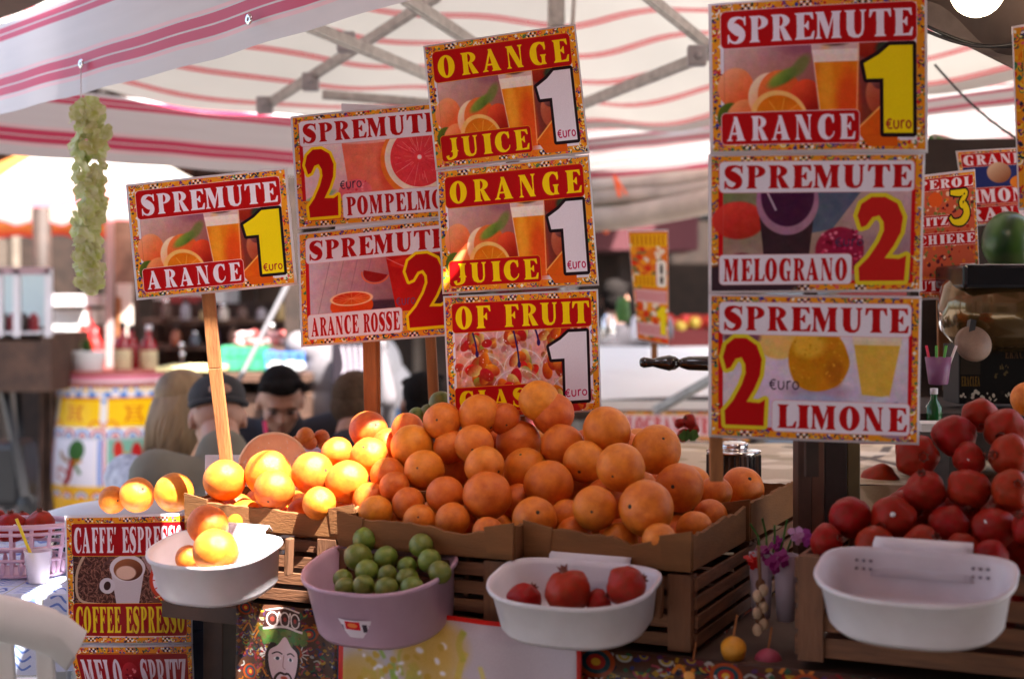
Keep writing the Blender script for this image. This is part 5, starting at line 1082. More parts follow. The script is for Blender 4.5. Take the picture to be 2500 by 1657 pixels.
# white table with folded parasol cloth in the sun
wt = empty('market_table', (.85, 6.6, 0), 0, 'broad white covered market table glaring in the sun behind the signs', 'table')
M_wc = mat('white_sheet', (.72, .71, .68), .7, var=.05, vscale=2)
q0 = P(1372, 795, 7.2); zt2 = q0.z
wpart(MB().grid(lambda u, v: Vector((.30+(1.35+.5*v)*u, 6.0+1.5*v, 1.19+.20*v+.02*math.sin(u*3+v*4))), 20, 12), 'table_cover', M_wc, wt); wpart(MB().grid(lambda u, v: Vector((.30+1.35*u, 5.99, 1.19-.04*(1-v))), 20, 3), 'front_edge', M_wc, wt)
wpart(MB().box((1.0, 6.9, 1.1), (1.5, 1.2, .04)), 'table_top', M_brown, wt)
for x in (.35, 1.7):
    for y in (6.1, 7.4): wpart(MB().box((x, y, .55), (.06, .06, 1.1)), 'leg', M_alu, wt)
c = Cv(700, 200, (226, 140, 50)); border(c, b=20); c.rrect(16, 26, 684, 174, 8, (225, 200, 205)); c.text('MELOGRANO', 30, 40, 420, 160, (200, 60, 60)); c.text('FRUTTA', 440, 40, 660, 160, (200, 60, 60)); c.blur(0, 0, 700, 200, 2)
o = empty('front_banner', P(1540, 1010, 5.9), 0, 'faded red lettered banner strip along the front of the white table', 'banner'); wpart(MB().quad(P(1390, 1008, 5.94), P(1730, 1020, 5.94), P(1730, 952, 5.94), P(1390, 950, 5.94), [(0, 0), (1, 0), (1, 1), (0, 1)]), 'cloth', sheet_mat('banner_far', c.image('print_banner'), wav=0), o)
wpart(MB().bar(P(1708, 945, 5.9), P(1708, 1050, 5.9), .02, .02), 'post', M_alu, o)
tag(MB().bar(P(1515, 948, 5.3), P(1690, 850, 5.0), .035, .03).build('metal_bar', M_alu, None, .003), 'grey metal bar slanting across the white table', 'bar')
o = empty('lever_handle', P(1700, 840, 2.95), 0, 'turned black wooden lever handle pointing left beside the large juice sign', 'handle')
MX = Matrix.Rotation(math.radians(91), 3, 'Y')
wpart(MB().lathe([(0, -.16), (.008, -.158), (.0115, -.150), (.010, -.140), (.0085, -.132), (.013, -.115), (.0165, -.098), (.014, -.085), (.008, -.077), (.011, -.07), (.0145, -.058), (.017, .03), (.018, .1), (0, .1)], P(1655, 840, 2.95), 24, MX), 'grip', mat('black_lacquer', (.01, .008, .008), .12, coat=1), o)
wpart(MB().tube([P(1755, 842, 2.95), P(2080, 850, 2.98)], .008, 10), 'lever', M_chrome, o)

# right hand side: press, boxes, cups
o = empty('juice_press', P(2330, 900, 3.0), 0, 'glossy bronze juicing machine with a wide curved body at the right edge', 'juicer')
M_br = mat('bronze_enamel', (.16, .095, .03), .18, metal=.7, coat=1, crough=.04)
wpart(MB().lathe([(.0, -.2), (.05, -.19), (.085, -.16), (.095, -.1), (.095, .25), (0, .25)], P(2390, 712, 3.0), 40, Matrix.Rotation(PI/2, 3, 'Y') @ Matrix.Rotation(.06, 3, 'X')), 'body', M_br, o)
wpart(MB().box(P(2345, 640, 3.0), (.28, .2, .05)), 'hopper_base', mat('black_gloss', (.01, .01, .012), .15), o, bevel=.008)
wpart(MB().lathe([(0, -.004), (.030, -.004), (.038, .004), (.032, .012), (0, .012)], P(2247, 795, 2.9), 30, Matrix.Rotation(PI/2-.3, 3, 'X')), 'cup_disc', mat('squeezed_half', (.22, .14, .10), .5, var=.25, vscale=25), o)
wpart(MB().bar(P(2246, 740, 2.91), P(2236, 800, 2.9), .012, .02), 'blade', M_iron, o)
o = empty('watermelon', P(2322, 560, 3.2), 0, 'dark green striped watermelon on a pink crate at the right edge', 'watermelon')
mw = bpy.data.materials.new('melon_rind'); mw.use_nodes = True; n = mw.node_tree; b = n.nodes['Principled BSDF']; wv = n.nodes.new('ShaderNodeTexWave'); wv.inputs['Scale'].default_value = 5; wv.inputs['Distortion'].default_value = 7; tcn = n.nodes.new('ShaderNodeTexCoord'); rp = n.nodes.new('ShaderNodeValToRGB')
rp.color_ramp.elements[0].color = (.008, .045, .006, 1); rp.color_ramp.elements[1].color = (.05, .13, .02, 1); n.links.new(tcn.outputs['Object'], wv.inputs[0]); n.links.new(wv.outputs[1], rp.inputs[0]); n.links.new(rp.outputs[0], b.inputs[0]); b.inputs['Roughness'].default_value = .3
wpart(MB().ell(P(2330, 558, 3.2), (.058, .06, .068), None, 32, 20), 'rind', mw, o)
o = empty('pink_crate', P(2325, 645, 3.2), 0, 'pale pink crate under the watermelon', 'crate'); wpart(MB().box(P(2340, 640, 3.15), (.13, .12, .03)), 'shell', mat('faded_pink', (.42, .26, .28), .6), o, bevel=.003)
o = empty('carton', P(2330, 935, 3.0), 0, 'black carton with gold lettering behind the pomegranates', 'carton')
c = Cv(420, 240, (14, 10, 8)); c.rect(6, 20, 110, 120, (45, 36, 26)); c.text('ERACLEA', 10, 128, 108, 168, (110, 80, 20)); c.text('ERACLEA', 240, 14, 410, 54, (80, 55, 30)); folk_dots(c, 6, 190, 420, 235, 60, [(190, 180, 160), (30, 25, 20)], 7); folk_dots(c, 190, 80, 260, 130, 14, [(90, 75, 40)], 5)
q = P(2310, 865, 3.0); wpart(MB().box(q+Vector((0, .06, 0)), (.17, .11, .125)), 'box', mat('black_card', (.012, .009, .008), .6), o, bevel=.002)
w2_, h2_ = .084, .0615; wpart(MB().quad(q+Vector((-w2_, .003, -h2_)), q+Vector((w2_, .003, -h2_)), q+Vector((w2_, .003, h2_)), q+Vector((-w2_, .003, h2_)), [(0, 0), (1, 0), (1, 1), (0, 1)]), 'printed_face', sheet_mat('carton_face', c.image('print_carton'), wav=0), o)
o = empty('straw_cup', P(2168, 885, 2.85), 0, 'purple plastic cup holding red and green straws', 'cup'); q = P(2168, 888, 2.85)
wpart(MB().lathe([(.017, 0), (.019, .002), (.026, .055), (.024, .055), (.017, .005), (0, .005)], q, 24), 'cup', mat('purple_plastic', (.20, .07, .16), .4), o)
for i, cc in enumerate(((.7, .03, .08), (.08, .35, .05), (.08, .35, .05), (.6, .5, .5))): wpart(MB().tube([q+Vector((-.01+.007*i, 0, .01)), q+Vector((-.024+.02*i, 0, .078))], .0028, 6), 'straw', mat('straw_%d' % i, cc, .4), o)
o = empty('green_bottle', P(2158, 975, 2.9), 0, 'small green glass bottle behind the pomegranates', 'bottle'); wpart(MB().lathe([(.014, 0), (.016, .004), (.016, .04), (.007, .055), (.007, .075), (0, .076)], P(2158, 985, 2.9), 18), 'glass', mat('bottle_green', (.01, .09, .02), .15), o); wpart(MB().lathe([(.008, .066), (.008, .078), (0, .079)], P(2158, 985, 2.9), 12), 'cap', M_white, o)
o = empty('napkin_stack', P(2160, 995, 2.7), .3, 'stack of white paper napkins beside the large juice sign', 'napkins'); 
for i in range(5): wpart(MB().box(P(2160, 992-i*4, 2.72), (.07, .07, .0025)), 'napkin', M_wc, o)
o = empty('back_shelf', P(2280, 1000, 3.3), 0, 'dark rear shelf carrying the juicing machine', 'shelf'); wpart(MB().box(P(2330, 945, 3.15), (.55, .5, .02)), 'board', M_dark, o); wpart(MB().box(P(2330, 740, 3.55), (.5, .03, .9)), 'back_panel', M_dark, o)
for X in (2200, 2240): wpart(MB().box(P(X, 780, 3.5), (.04, .02, .26)), 'panel', mat('ochre_panel', (.20, .14, .07), .6, var=.5, vscale=14), o)
for X in (2150, 2480): wpart(MB().box((P(X, 0, 3.15).x, 3.15, .68), (.04, .4, 1.34)), 'leg', M_dark, o)
o = empty('awning_roll', P(2300, 330, 3.9), 0, 'rolled beige cloth with green leaves above the drinks signs', 'awning'); wpart(MB().tube([P(2150, 338, 3.9), P(2210, 352, 3.9), P(2290, 350, 3.85), P(2400, 352, 3.8)], .035, 12), 'cloth', mat('dull_cloth', (.25, .21, .17), .9, var=.3, vscale=6), o)
for i in range(14): p = P(2168+random.uniform(-22, 16), 345+random.uniform(-18, 16), 3.85); wpart(MB().ell(p, (.018, .006, .012), Euler((random.random()*3, random.random()*3, 0)).to_matrix(), 8, 6), 'leaf', M_green, o)

# ================================================================ painted barrel and what stands on it
bx = P(270, 900, 8.4); bz = z_at(858, 8.4)
br = empty('painted_barrel', (bx.x, 8.4, 0), 0, 'large barrel painted in yellow, white and blue folk ornament, lit by the sun', 'barrel')
Rb = [(.27, 0), (.31, .12), (.36, .35), (.385, .6), (.37, .85), (.335, 1.1), (.315, bz)]
c = Cv(1600, 900, (236, 226, 230))
Hh = lambda Y: (Y-858)/455*900
def scal(Y, r, cols):
    for i, x in enumerate(range(0, 1620, 66)):
        cc = cols[i % len(cols)]
        for q, col in ((r, cc), (r*.72, (240, 235, 225)), (r*.45, cols[(i+1) % len(cols)])): c.shape([ellp(x, Y, q, q, 180, 360, 16)], col)
BL, RD, YE = (60, 130, 210), (205, 50, 60), (240, 190, 40)
c.rect(0, 0, 1600, Hh(872), (226, 130, 150)); scal(Hh(895), 30, [BL, YE, (240, 200, 120)]); 
for x in range(0, 1600, 66): c.ell(x+33, Hh(903), 17, 13, BL)
c.rect(0, Hh(908), 1600, Hh(972), (250, 200, 20)); c.rect(0, Hh(908), 1600, Hh(914), (220, 130, 20))
for x in range(0, 1600, 250):
    c.rect(x+8, Hh(908), x+38, Hh(975), (236, 228, 225)); c.ell(x+23, Hh(916), 10, 8, BL); c.line([(x+110, Hh(925)), (x+125, Hh(940)), (x+110, Hh(960))], 9, (215, 100, 20)); c.line([(x+180, Hh(925)), (x+165, Hh(940)), (x+180, Hh(960))], 9, (215, 100, 20))
    for k in range(4): c.line([(x+120, Hh(928+k*9)), (x+170, Hh(928+k*9))], 5, (225, 120, 30))
    for k in (-1, 1): c.line([tuple(p) for p in ellp(x+23+k*30, Hh(975), 26, 34, 180, 360, 8)], 7, (225, 110, 50))
scal(Hh(992), 32, [BL, RD]); c.rect(0, Hh(992), 1600, Hh(998), (190, 190, 200))
for i, x in enumerate(range(0, 1600, 250)):
    if i % 2 == 1:
        c.rect(x+40, Hh(998), x+240, Hh(1098), (125, 180, 160))
        c.ell(x+110, Hh(1060), 22, 70, (215, 150, 60)); c.ell(x+150, Hh(1030), 22, 50, (190, 40, 40)); c.ell(x+80, Hh(1020), 18, 40, (200, 50, 40)); c.ell(x+160, Hh(1052), 30, 28, (225, 225, 235)); c.line([(x+140, Hh(1065)), (x+190, Hh(1088))], 22, (60, 130, 210)); c.line([(x+90, Hh(1060)), (x+60, Hh(1080))], 20, (60, 130, 210))
    else:
        c.rect(x+40, Hh(998), x+240, Hh(1098), (232, 226, 236)); c.ell(x+165, Hh(1022), 36, 46, (60, 100, 50), .2); c.line([(x+150, Hh(1040)), (x+140, Hh(1062)), (x+130, Hh(1082)), (x+105, Hh(1096))], 24, (165, 35, 30))
        c.line([(x+125, Hh(1070)), (x+75, Hh(1060)), (x+72, Hh(1082)), (x+92, Hh(1084))], 9, (190, 60, 50)); c.line([(x+130, Hh(1046)), (x+95, Hh(1036)), (x+85, Hh(1024))], 16, (150, 100, 40)); c.line([(x+150, Hh(1050)), (x+190, Hh(1042))], 14, (190, 130, 40)); c.line([(x+160, Hh(1050)), (x+185, Hh(1072))], 14, (80, 120, 60))
    c.rect(x+4, Hh(998), x+20, Hh(1098), (120, 150, 215)); c.line([(x+28, Hh(998)), (x+30, Hh(1100))], 6, (200, 60, 60))
c.rect(0, Hh(1098), 1600, 900, (240, 180, 40)); scal(Hh(1124), 28, [BL, RD]); c.blur(0, 0, 1600, 900, 1)
mb = MB(); n = 64; prof = smooth_pts(Rb, 4); m_ = len(prof)
vs_ = [(r*math.cos(2*PI*k/n-PI/2+1.35), r*math.sin(2*PI*k/n-PI/2+1.35), z) for r, z in prof for k in range(n+1)]
uvs = [(k/n, z/bz) for r, z in prof for k in range(n+1)]
mb.add(vs_, [(i*(n+1)+k, i*(n+1)+k+1, (i+1)*(n+1)+k+1, (i+1)*(n+1)+k) for i in range(m_-1) for k in range(n)], True, uvs)
mb.build('staves', sheet_mat('barrel_paint', c.image('print_barrel'), .4, .3, .2, 0), br); MB().lathe([(0, bz-.012), (.31, bz-.012), (.325, bz), (.325, bz+.012), (0, bz+.012)], (0, 0, 0), 48, None, False).build('lid', mat('red_paint', (.5, .12, .1), .5), br)
for z, r_ in ((.12, .315), (bz-.06, .33)): MB().lathe([(r_-.002, -.012+z), (r_+.006, -.012+z), (r_+.004, .012+z), (r_-.002, .012+z)], (0, 0, 0), 48, None, False).build('hoop', mat('red_paint', (0, 0, 0)), br)
def bottle(X, Yb, hh, rr, d, body, label, lab=True, glassc=None):
    q = P(X, Yb, d); o = empty('red_bottle', q, 0, label, 'bottle', 'red bottles standing on the barrel'); k = hh
    MB().lathe([(rr*.9, 0), (rr, .006), (rr, k*.55), (rr*.85, k*.63), (rr*.36, k*.75), (rr*.34, k*.9), (0, k*.9)], (0, 0, 0), 22).build('glass', mat('red_liqueur', (.28, .008, .012), .1, coat=.5), o)
    MB().lathe([(rr*.38, k*.88), (rr*.38, k), (0, k*1.002)], (0, 0, 0), 14).build('cap', M_white if lab == 2 else M_iron, o)
    if lab: MB().lathe([(rr*1.01, k*.08), (rr*1.02, k*.09), (rr*1.02, k*.46), (rr*1.01, k*.47)], (0, 0, 0), 22, None, False).build('paper_label', mat('cream_label', (.62, .52, .30), .6, var=.2, vscale=60), o)
bottle(283, 862, .30, .052, 8.32, None, 'front red liqueur bottle with a cream label on the barrel'); bottle(303, 860, .285, .05, 8.5, None, 'red liqueur bottle half hidden behind another on the barrel', False); bottle(344, 860, .28, .05, 8.4, None, 'rightmost red liqueur bottle, with white cap, on the barrel', 2)
q = P(203, 862, 8.25); o = empty('flower_pot', q, 0, 'white woven pot with a small succulent on the barrel', 'plant pot')
MB().lathe([(.075, 0), (.082, .01), (.1, .125), (.098, .13), (.085, .12), (0, .11)], (0, 0, 0), 4*6).build('pot', M_wc, o); mb = MB()
for i in range(60):
    a, b_ = random.uniform(0, 2*PI), random.uniform(.1, 1.3); d_ = Vector((math.cos(a)*math.sin(b_), math.sin(a)*math.sin(b_), math.cos(b_))); s_ = d_.cross(Vector((0, 0, 1))).normalized()*.012; p = Vector((0, 0, .12)); mb.add([p-s_, p+s_, p+d_*.09], [(0, 1, 2)])
mb.build('succulent', M_green, o)
q = P(190, 868, 8.9); o = empty('red_parcel', (q.x, q.y, 1.0), 0, 'tall red plastic wrapped bundle standing behind the potted succulent', 'bundle')
mr = mat('red_foil', (.55, .015, .015), .35, var=.4, vscale=14, bump=.8, bscale=18); z0 = q.z-1.0
for x, h_ in ((-.06, .30), (.03, .44), (.08, .30)): MB().lathe([(.05, z0), (.062, z0+.03), (.06, z0+h_*.55), (.04, z0+h_*.72), (.02, z0+h_*.85), (.018, z0+h_), (0, z0+h_)], (x, 0, 0), 12).build('bottle_shape', mr, o)
MB().box((0, 0, z0-.32), (.3, .3, .62)).build('stand', M_dark, o)

# ================================================================ people
def person(name, label, base, yaw, J, skin, hair, shirt, trousers=None, cat='person', hairkind='short', head=(0, 0), shirtlen=1.0, s=1.0, printed=None):
    """J: joints in the body's own frame (x right of the picture, y away from the camera, z up)"""
    r = empty(name, base, yaw, label, cat); V = {k: Vector(v)*s for k, v in J.items()}
    def capsule(mb, a, b_, ra, rb, e=0):
        n = 5; mb.tube([a.lerp(b_, i/n) for i in range(n+1)], [(ra+(rb-ra)*i/n+e)*s for i in range(n+1)], 14); mb.ell(a, (ra+e)*s, None, 12, 8); mb.ell(b_, (rb+e)*s, None, 12, 8)
    def torso(mb, e):
        pv, ch, nk = V['pelvis'], V['chest'], V['neck']; ax = (ch-pv).normalized(); sd = (V['shR']-V['shL']).normalized(); fw = ax.cross(sd); M = Matrix((sd, fw, ax)).transposed()
        mb.ell(ch, ((.165+e)*s, (.115+e)*s, (.17+e)*s), M, 20, 14); mb.ell(pv.lerp(ch, .45), ((.145+e)*s, (.11+e)*s, (.17+e)*s), M, 20, 14); mb.ell(pv, ((.155+e)*s, (.12+e)*s, (.13+e)*s), M, 20, 14)
        capsule(mb, ch.lerp(nk, .35), nk.lerp(ch, .2), .095, .07, e*.7); 
        for S_ in 'LR': capsule(mb, ch.lerp(V['sh'+S_], .3)+ax*.05*s, V['sh'+S_], .085, .066, e)
    def remesh(o, vx, it):
        m1 = o.modifiers.new('r', 'REMESH'); m1.mode = 'VOXEL'; m1.voxel_size = vx; m1.use_smooth_shade = True; m2 = o.modifiers.new('s', 'SMOOTH'); m2.factor = .5; m2.iterations = it
        dg = bpy.context.evaluated_depsgraph_get(); me = bpy.data.meshes.new_from_object(o.evaluated_get(dg)); mt = list(o.data.materials); o.modifiers.clear(); o.data = me
        if not me.materials:
            for x in mt: me.materials.append(x)
        me.polygons.foreach_set('use_smooth', [True]*len(me.polygons))
    mb = MB(); torso(mb, 0); H = V['head']; capsule(mb, V['neck'].lerp(V['chest'], .15), H+(V['neck']-H)*.35, .062, .055)
    for S_ in 'LR':
        capsule(mb, V['sh'+S_], V['el'+S_], .052, .042); capsule(mb, V['el'+S_], V['ha'+S_], .040, .026)
        d_ = (V['ha'+S_]-V['el'+S_]).normalized(); sd = d_.cross(Vector((0, 0, 1))).normalized(); up = sd.cross(d_); pc = V['ha'+S_]+d_*.045*s
        mb.ell(pc, (.042*s, .038*s, .016*s), Matrix((sd, d_, up)).transposed(), 12, 8)
        for k in range(4):
            f0 = pc+d_*.03*s+sd*(k-1.5)*.021*s; L = [.058, .07, .065, .05][k]*s; f1 = f0+d_*L*.55-up*.008*s; mb.tube([f0, f1, f1+d_*L*.4-up*.022*s], [.0092*s, .0088*s, .0075*s], 8)
        sg = -1 if S_ == 'L' else 1; f0 = V['ha'+S_]+d_*.02*s+sd*sg*.03*s; mb.tube([f0, f0+d_*.03*s+sd*sg*.02*s, f0+d_*.055*s+sd*sg*.024*s-up*.01*s], [.0115*s, .011*s, .009*s], 8)
        if 'hip'+S_ in V:
            capsule(mb, V['hip'+S_], V['kn'+S_], .085, .058); capsule(mb, V['kn'+S_], V['ft'+S_], .054, .038); mb.ell(V['ft'+S_]+Vector((0, -.06, -.03))*s, (.045*s, .12*s, .038*s), None, 12, 8)
    R = Matrix.Rotation(head[0], 3, 'Z') @ Matrix.Rotation(head[1], 3, 'X')
    e_ = lambda x, y, z, q, mbx=mb, M=None: mbx.ell(H+R @ (Vector((x, y, z))*s), tuple(k*s for k in q), (R @ M) if M else R, 20, 14)
    e_(0, .012, .03, (.076, .094, .085)); e_(0, -.018, -.035, (.062, .072, .078)); e_(0, -.045, -.088, (.034, .036, .026)); e_(0, -.082, .022, (.05, .014, .012)); e_(0, -.098, -.022, (.012, .02, .019)); e_(0, -.086, .0, (.008, .014, .03))
    for sx in (-1, 1): e_(sx*.040, -.066, -.028, (.022, .018, .018)); e_(sx*.079, .012, -.012, (.009, .02, .032)); e_(sx*.018, -.084, -.036, (.009, .01, .008))
    e_(0, -.088, -.056, (.022, .009, .0065)); e_(0, -.085, -.068, (.019, .009, .007))
    o = mb.build('body', skin, r); remesh(o, .0085*max(1, s), 4)
    for sx in (-1, 1):
        m3 = MB(); e_(sx*.032, -.083, .0, (.013, .007, .0055), m3); m3.build('eye', M_iron, r)
        m3 = MB(); e_(sx*.034, -.093, .02, (.021, .006, .0042), m3); m3.build('eyebrow', hair, r)
    m3 = MB(); e_(0, -.0945, -.0615, (.020, .004, .0022), m3); m3.build('mouth', mat('lip', (.30, .09, .07), .5), r)
    mb = MB(); torso(mb, .016)
    for S_ in 'LR':
        capsule(mb, V['sh'+S_], V['sh'+S_].lerp(V['el'+S_], shirtlen if shirtlen <= 1 else 1), .06, .056, .012)
        if shirtlen > 1: capsule(mb, V['el'+S_], V['el'+S_].lerp(V['ha'+S_], .9), .05, .036, .012)
    o = mb.build('shirt', shirt, r); remesh(o, .011, 5)
    if 'hipL' in V:
        mb = MB(); mb.ell(V['pelvis']-Vector((0, 0, .03)), (.178*s, .142*s, .13*s), None, 18, 12)
        for S_ in 'LR': capsule(mb, V['hip'+S_], V['kn'+S_], .09, .066, .012); capsule(mb, V['kn'+S_], V['kn'+S_].lerp(V['ft'+S_], .92), .066, .055, .008)
        o = mb.build('trousers', trousers or M_jean, r); remesh(o, .013, 4)
        for S_ in 'LR': m3 = MB(); m3.ell(V['ft'+S_]+Vector((0, -.06, -.035))*s, (.052*s, .13*s, .04*s), None, 14, 8); m3.build('shoe', M_iron, r)
    mb = MB()
    if hairkind == 'short': e_(0, .028, .048, (.079, .092, .080), mb); e_(0, .06, .0, (.069, .055, .07), mb); e_(0, -.008, .074, (.066, .072, .036), mb); [e_(.06*math.cos(a), -.035+.02*math.sin(a*2), .075+.022*random.random(), (.022, .024, .016), mb) for a in np.linspace(0, PI, 9)]
    if hairkind == 'buzz': e_(0, .022, .04, (.08, .096, .084), mb); e_(0, .055, -.005, (.072, .055, .07), mb)
    if hairkind == 'long':
        e_(0, .02, .04, (.083, .10, .088), mb)
        for i in range(60):
            a = PI*(.02+.96*i/45); x0, y0 = .078*math.cos(a), .02+.082*math.sin(a); path = [H+R @ (Vector((x0*k1, y0*k1, z_))*s) for k1, z_ in ((.5, .105), (.95, .06), (1.04, -.02), (1.0+.06*random.random(), -.09), (.9, -.14-.04*random.random()))]
            mb.tube(path, [.006, .009, .009, .008, .003], 6)
    if hairkind == 'cap':
        e_(0, .03, .0, (.074, .08, .06), mb)
    o = mb.build('hair', hair, r)
    if hairkind == 'cap':
        mb = MB(); e_(0, .012, .058, (.087, .107, .074), mb); mb.build('cap', mat('cap_cloth', (.035, .032, .036), .85, var=.15, vscale=50, bump=.3, bscale=200), r)
        mb = MB(); path = [H+R @ (Vector((.088*math.sin(a), .012+.106*math.cos(a), .026))*s) for a in np.linspace(-1.2, 1.2, 15)]; mb.tube(path, .010*s, 8); mb.build('cap_strap', mat('cap_cloth', (0, 0, 0)), r)
        mb = MB(); e_(0, .108, .058, (.034, .012, .02), mb); mb.build('cap_opening', skin, r); mb = MB(); e_(0, -.13, .03, (.075, .06, .006), mb); mb.build('cap_brim', mat('cap_cloth', (0, 0, 0)), r)
    return r, V, H
def seated(lean=.25, reach=.4, head=(0, 0, .16)):
    ch = Vector((0, -lean*.9, .30)); nk = ch+Vector((0, -.06-lean*.15, .22)); z0 = Vector((0, 0, .5))
    J = dict(pelvis=(0, 0, .5), chest=ch+z0, neck=nk+z0, head=nk+z0+Vector(head), shL=ch+z0+Vector((-.19, -.02, .13)), shR=ch+z0+Vector((.19, -.02, .13)))
    for S_, sg in (('L', -1), ('R', 1)):
        J['el'+S_] = J['sh'+S_]+Vector((sg*.06, -.10, -.25)); J['ha'+S_] = J['el'+S_]+Vector((-sg*.12, -.2, -.0)); J['hip'+S_] = (sg*.09, -.02, .49); J['kn'+S_] = (sg*.11, -.42, .50); J['ft'+S_] = (sg*.11, -.40, .09)
    return J
def standing(lean=0):
    J = dict(pelvis=(0, 0, .93), chest=(0, -lean*.5, 1.25), neck=(0, -lean*.9, 1.47), head=(0, -lean-.02, 1.62), shL=(-.19, -lean*.7, 1.39), shR=(.19, -lean*.7, 1.39))
    for S_, sg in (('L', -1), ('R', 1)):
        J['el'+S_] = Vector(J['sh'+S_])+Vector((sg*.07, -.03, -.28)); J['ha'+S_] = J['el'+S_]+Vector((-sg*.0, -.12, -.23)); J['hip'+S_] = (sg*.09, 0, .90); J['kn'+S_] = (sg*.10, -.02, .50); J['ft'+S_] = (sg*.11, .0, .09)
    return J
skin = mat('skin_tan', (.40, .19, .12), .5, var=.08, vscale=14, sss=.15); skin2 = mat('skin_pink', (.44, .22, .15), .5, var=.08, vscale=14, sss=.15)
M_jean = mat('denim', (.05, .09, .17), .85, var=.3, vscale=8, bump=.3, bscale=150); hdark = mat('hair_black', (.010, .007, .006), .85, spec=.15, var=.4, vscale=80, bump=.8, bscale=300); hbr = mat('hair_brown', (.085, .05, .03), .85, spec=.15, var=.3, vscale=60, bump=.8, bscale=250); hbl = mat('hair_blond', (.36, .23, .12), .45, col2=(.16, .10, .05), vscale=22, stretch=(1, 1, .15))
def put(J, Xh, Yh, d, yaw, s=1.0):
    """base so that the head lands in column Xh, row Yh at distance d"""
    h = Matrix.Rotation(yaw, 3, 'Z') @ Vector(J['head']); p = P(Xh, Yh, d); return Vector((p.x-h.x*s, d-h.y*s, 0)), p.z/h.z if h.z else 1
J = seated(.30, .4, (0, -.16, .045)); yaw = 0.15
b_, k = put(J, 648, 928, 5.15, yaw); J2 = {a: Vector(v) for a, v in J.items()}; dz = z_at(928, 5.15)-J2['head'].z
person('person', 'young man with short black hair and black T-shirt looking down', b_+Vector((0, 0, max(0, dz))), yaw, J, skin, hdark, mat('black_tee', (.018, .015, .02), .9), head=(.1, .42), shirtlen=.75)
tag(MB().tube([P(628, 1050, 4.85), P(616, 1010, 4.92), P(612, 975, 5.0)], .008, 6).build('lanyard', mat('pink_ribbon', (.7, .03, .12), .5)), 'pink lanyard around the neck of the young man in black', 'lanyard')
J = seated(.38, .4, (0, -.13, .055)); yaw = PI+.3; b_, k = put(J, 502, 965, 4.3, yaw); dz = z_at(965, 4.3)-J['head'].z
person('person', 'man with a backward dark cap and olive T-shirt leaning forward, seen from behind', b_+Vector((0, 0, dz)), yaw, J, skin2, skin2, mat('olive_tee', (.19, .17, .13), .9, var=.08, vscale=6, bump=.2, bscale=60), hairkind='cap', head=(0, .35), shirtlen=.8)
J = seated(.2, .4, (0, -.05, .15)); yaw = PI-.9; b_, k = put(J, 428, 942, 4.75, yaw); dz = z_at(942, 4.75)-J['head'].z
ms = mat('patterned_blouse', (.66, .66, .70), .85, col2=(.30, .30, .36), vscale=26)
person('person', 'woman with long blond hair in a white patterned blouse beside the barrel', b_+Vector((0, 0, dz)), yaw, J, skin, hbl, ms, hairkind='long', head=(0, .3), shirtlen=1.0)
J = seated(.3, .4, (0, -.10, .10)); yaw = PI-.1; b_, k = put(J, 826, 938, 5.0, yaw); dz = z_at(938, 5.0)-J['head'].z
person('person', 'boy with cropped brown hair seen from behind, below the grapefruit sign', b_+Vector((0, 0, dz)), yaw, J, skin, hbr, mat('dark_top', (.03, .025, .03), .9), hairkind='buzz', head=(-.3, .2), shirtlen=.7)
J = seated(.25, .4, (0, -.06, .13)); yaw = PI+.1; b_, k = put(J, 978, 935, 5.3, yaw); dz = z_at(935, 5.3)-J['head'].z
person('person', 'dark haired person half hidden left of the three tier orange sign', b_+Vector((0, 0, dz)), yaw, J, skin, hdark, mat('dark_top', (0, 0, 0)), hairkind='short', shirtlen=.7)
J = standing(); 
msj = mat('grey_jacket', (.14, .125, .135), .9, var=.15, vscale=5)
person('person', 'standing person in a grey jacket with white striped print, behind the boy', (P(775, 900, 7.6).x, 7.6, -.02), PI, J, skin, hdark, msj, mat('dark_top', (0, 0, 0)), shirtlen=1.2)
sp_ = empty('shoulder_bag', (P(822, 880, 7.35).x, 7.36, 1.05), 0, 'dark bag with pale looping stripes on the back of the standing person', 'bag')
c = Cv(300, 400, (40, 34, 40))
for i in range(6): c.line([(60+i*40, 20), (80+i*36, 120), (60+i*38, 200), (90+i*34, 330)], 16, (175, 165, 175))
c.blur(0, 0, 300, 400, 3); wpart(MB().box((P(822, 880, 7.35).x, 7.40, 1.2), (.26, .09, .42)), 'bag_body', mat('dark_top', (0, 0, 0)), sp_, bevel=.03)
q = P(822, 880, 7.33); wpart(MB().quad(q+Vector((-.12, .015, -.2)), q+Vector((.12, .015, -.2)), q+Vector((.12, .015, .2)), q+Vector((-.12, .015, .2)), [(0, 0), (1, 0), (1, 1), (0, 1)]), 'bag_front', sheet_mat('bag_print', c.image('print_bag'), wav=0, coat=0), sp_)
J = standing(.35); person('person', 'far person in white top and blue jeans bending forward between the signs', (P(935, 900, 9.2).x, 9.2, 0), -1.2, J, skin, hbr, mat('white_top', (.62, .60, .62), .8), mat('bright_denim', (.10, .22, .42), .8, var=.6, vscale=3), shirtlen=.5)
J = standing(); person('person', 'far person in dark clothes with bare arms right of the three tier sign', (P(1420, 800, 8.6).x, 8.6, 0), PI-.3, J, skin2, hdark, mat('dark_top', (0, 0, 0)), mat('dark_top', (0, 0, 0)), shirtlen=.3)
#J = standing(); person('person', 'far person in a pale blue shirt standing in the street at the right', (P(1590, 780, 9.6).x, 9.6, 0), .5, J, skin2, hbr, mat('pale_blue', (.35, .42, .52), .8), shirtlen=.6)
o = empty('low_table', (-.95, 4.55, 0), 0, 'small dark table between the seated customers', 'table'); B('table_top', M_dark, o, (.2, .2, .73), (.9, .5, .03)); 
for x in (-.2, .6):
    for y in (0, .4): B('leg', M_dark, o, (x, y, .36), (.04, .04, .72))

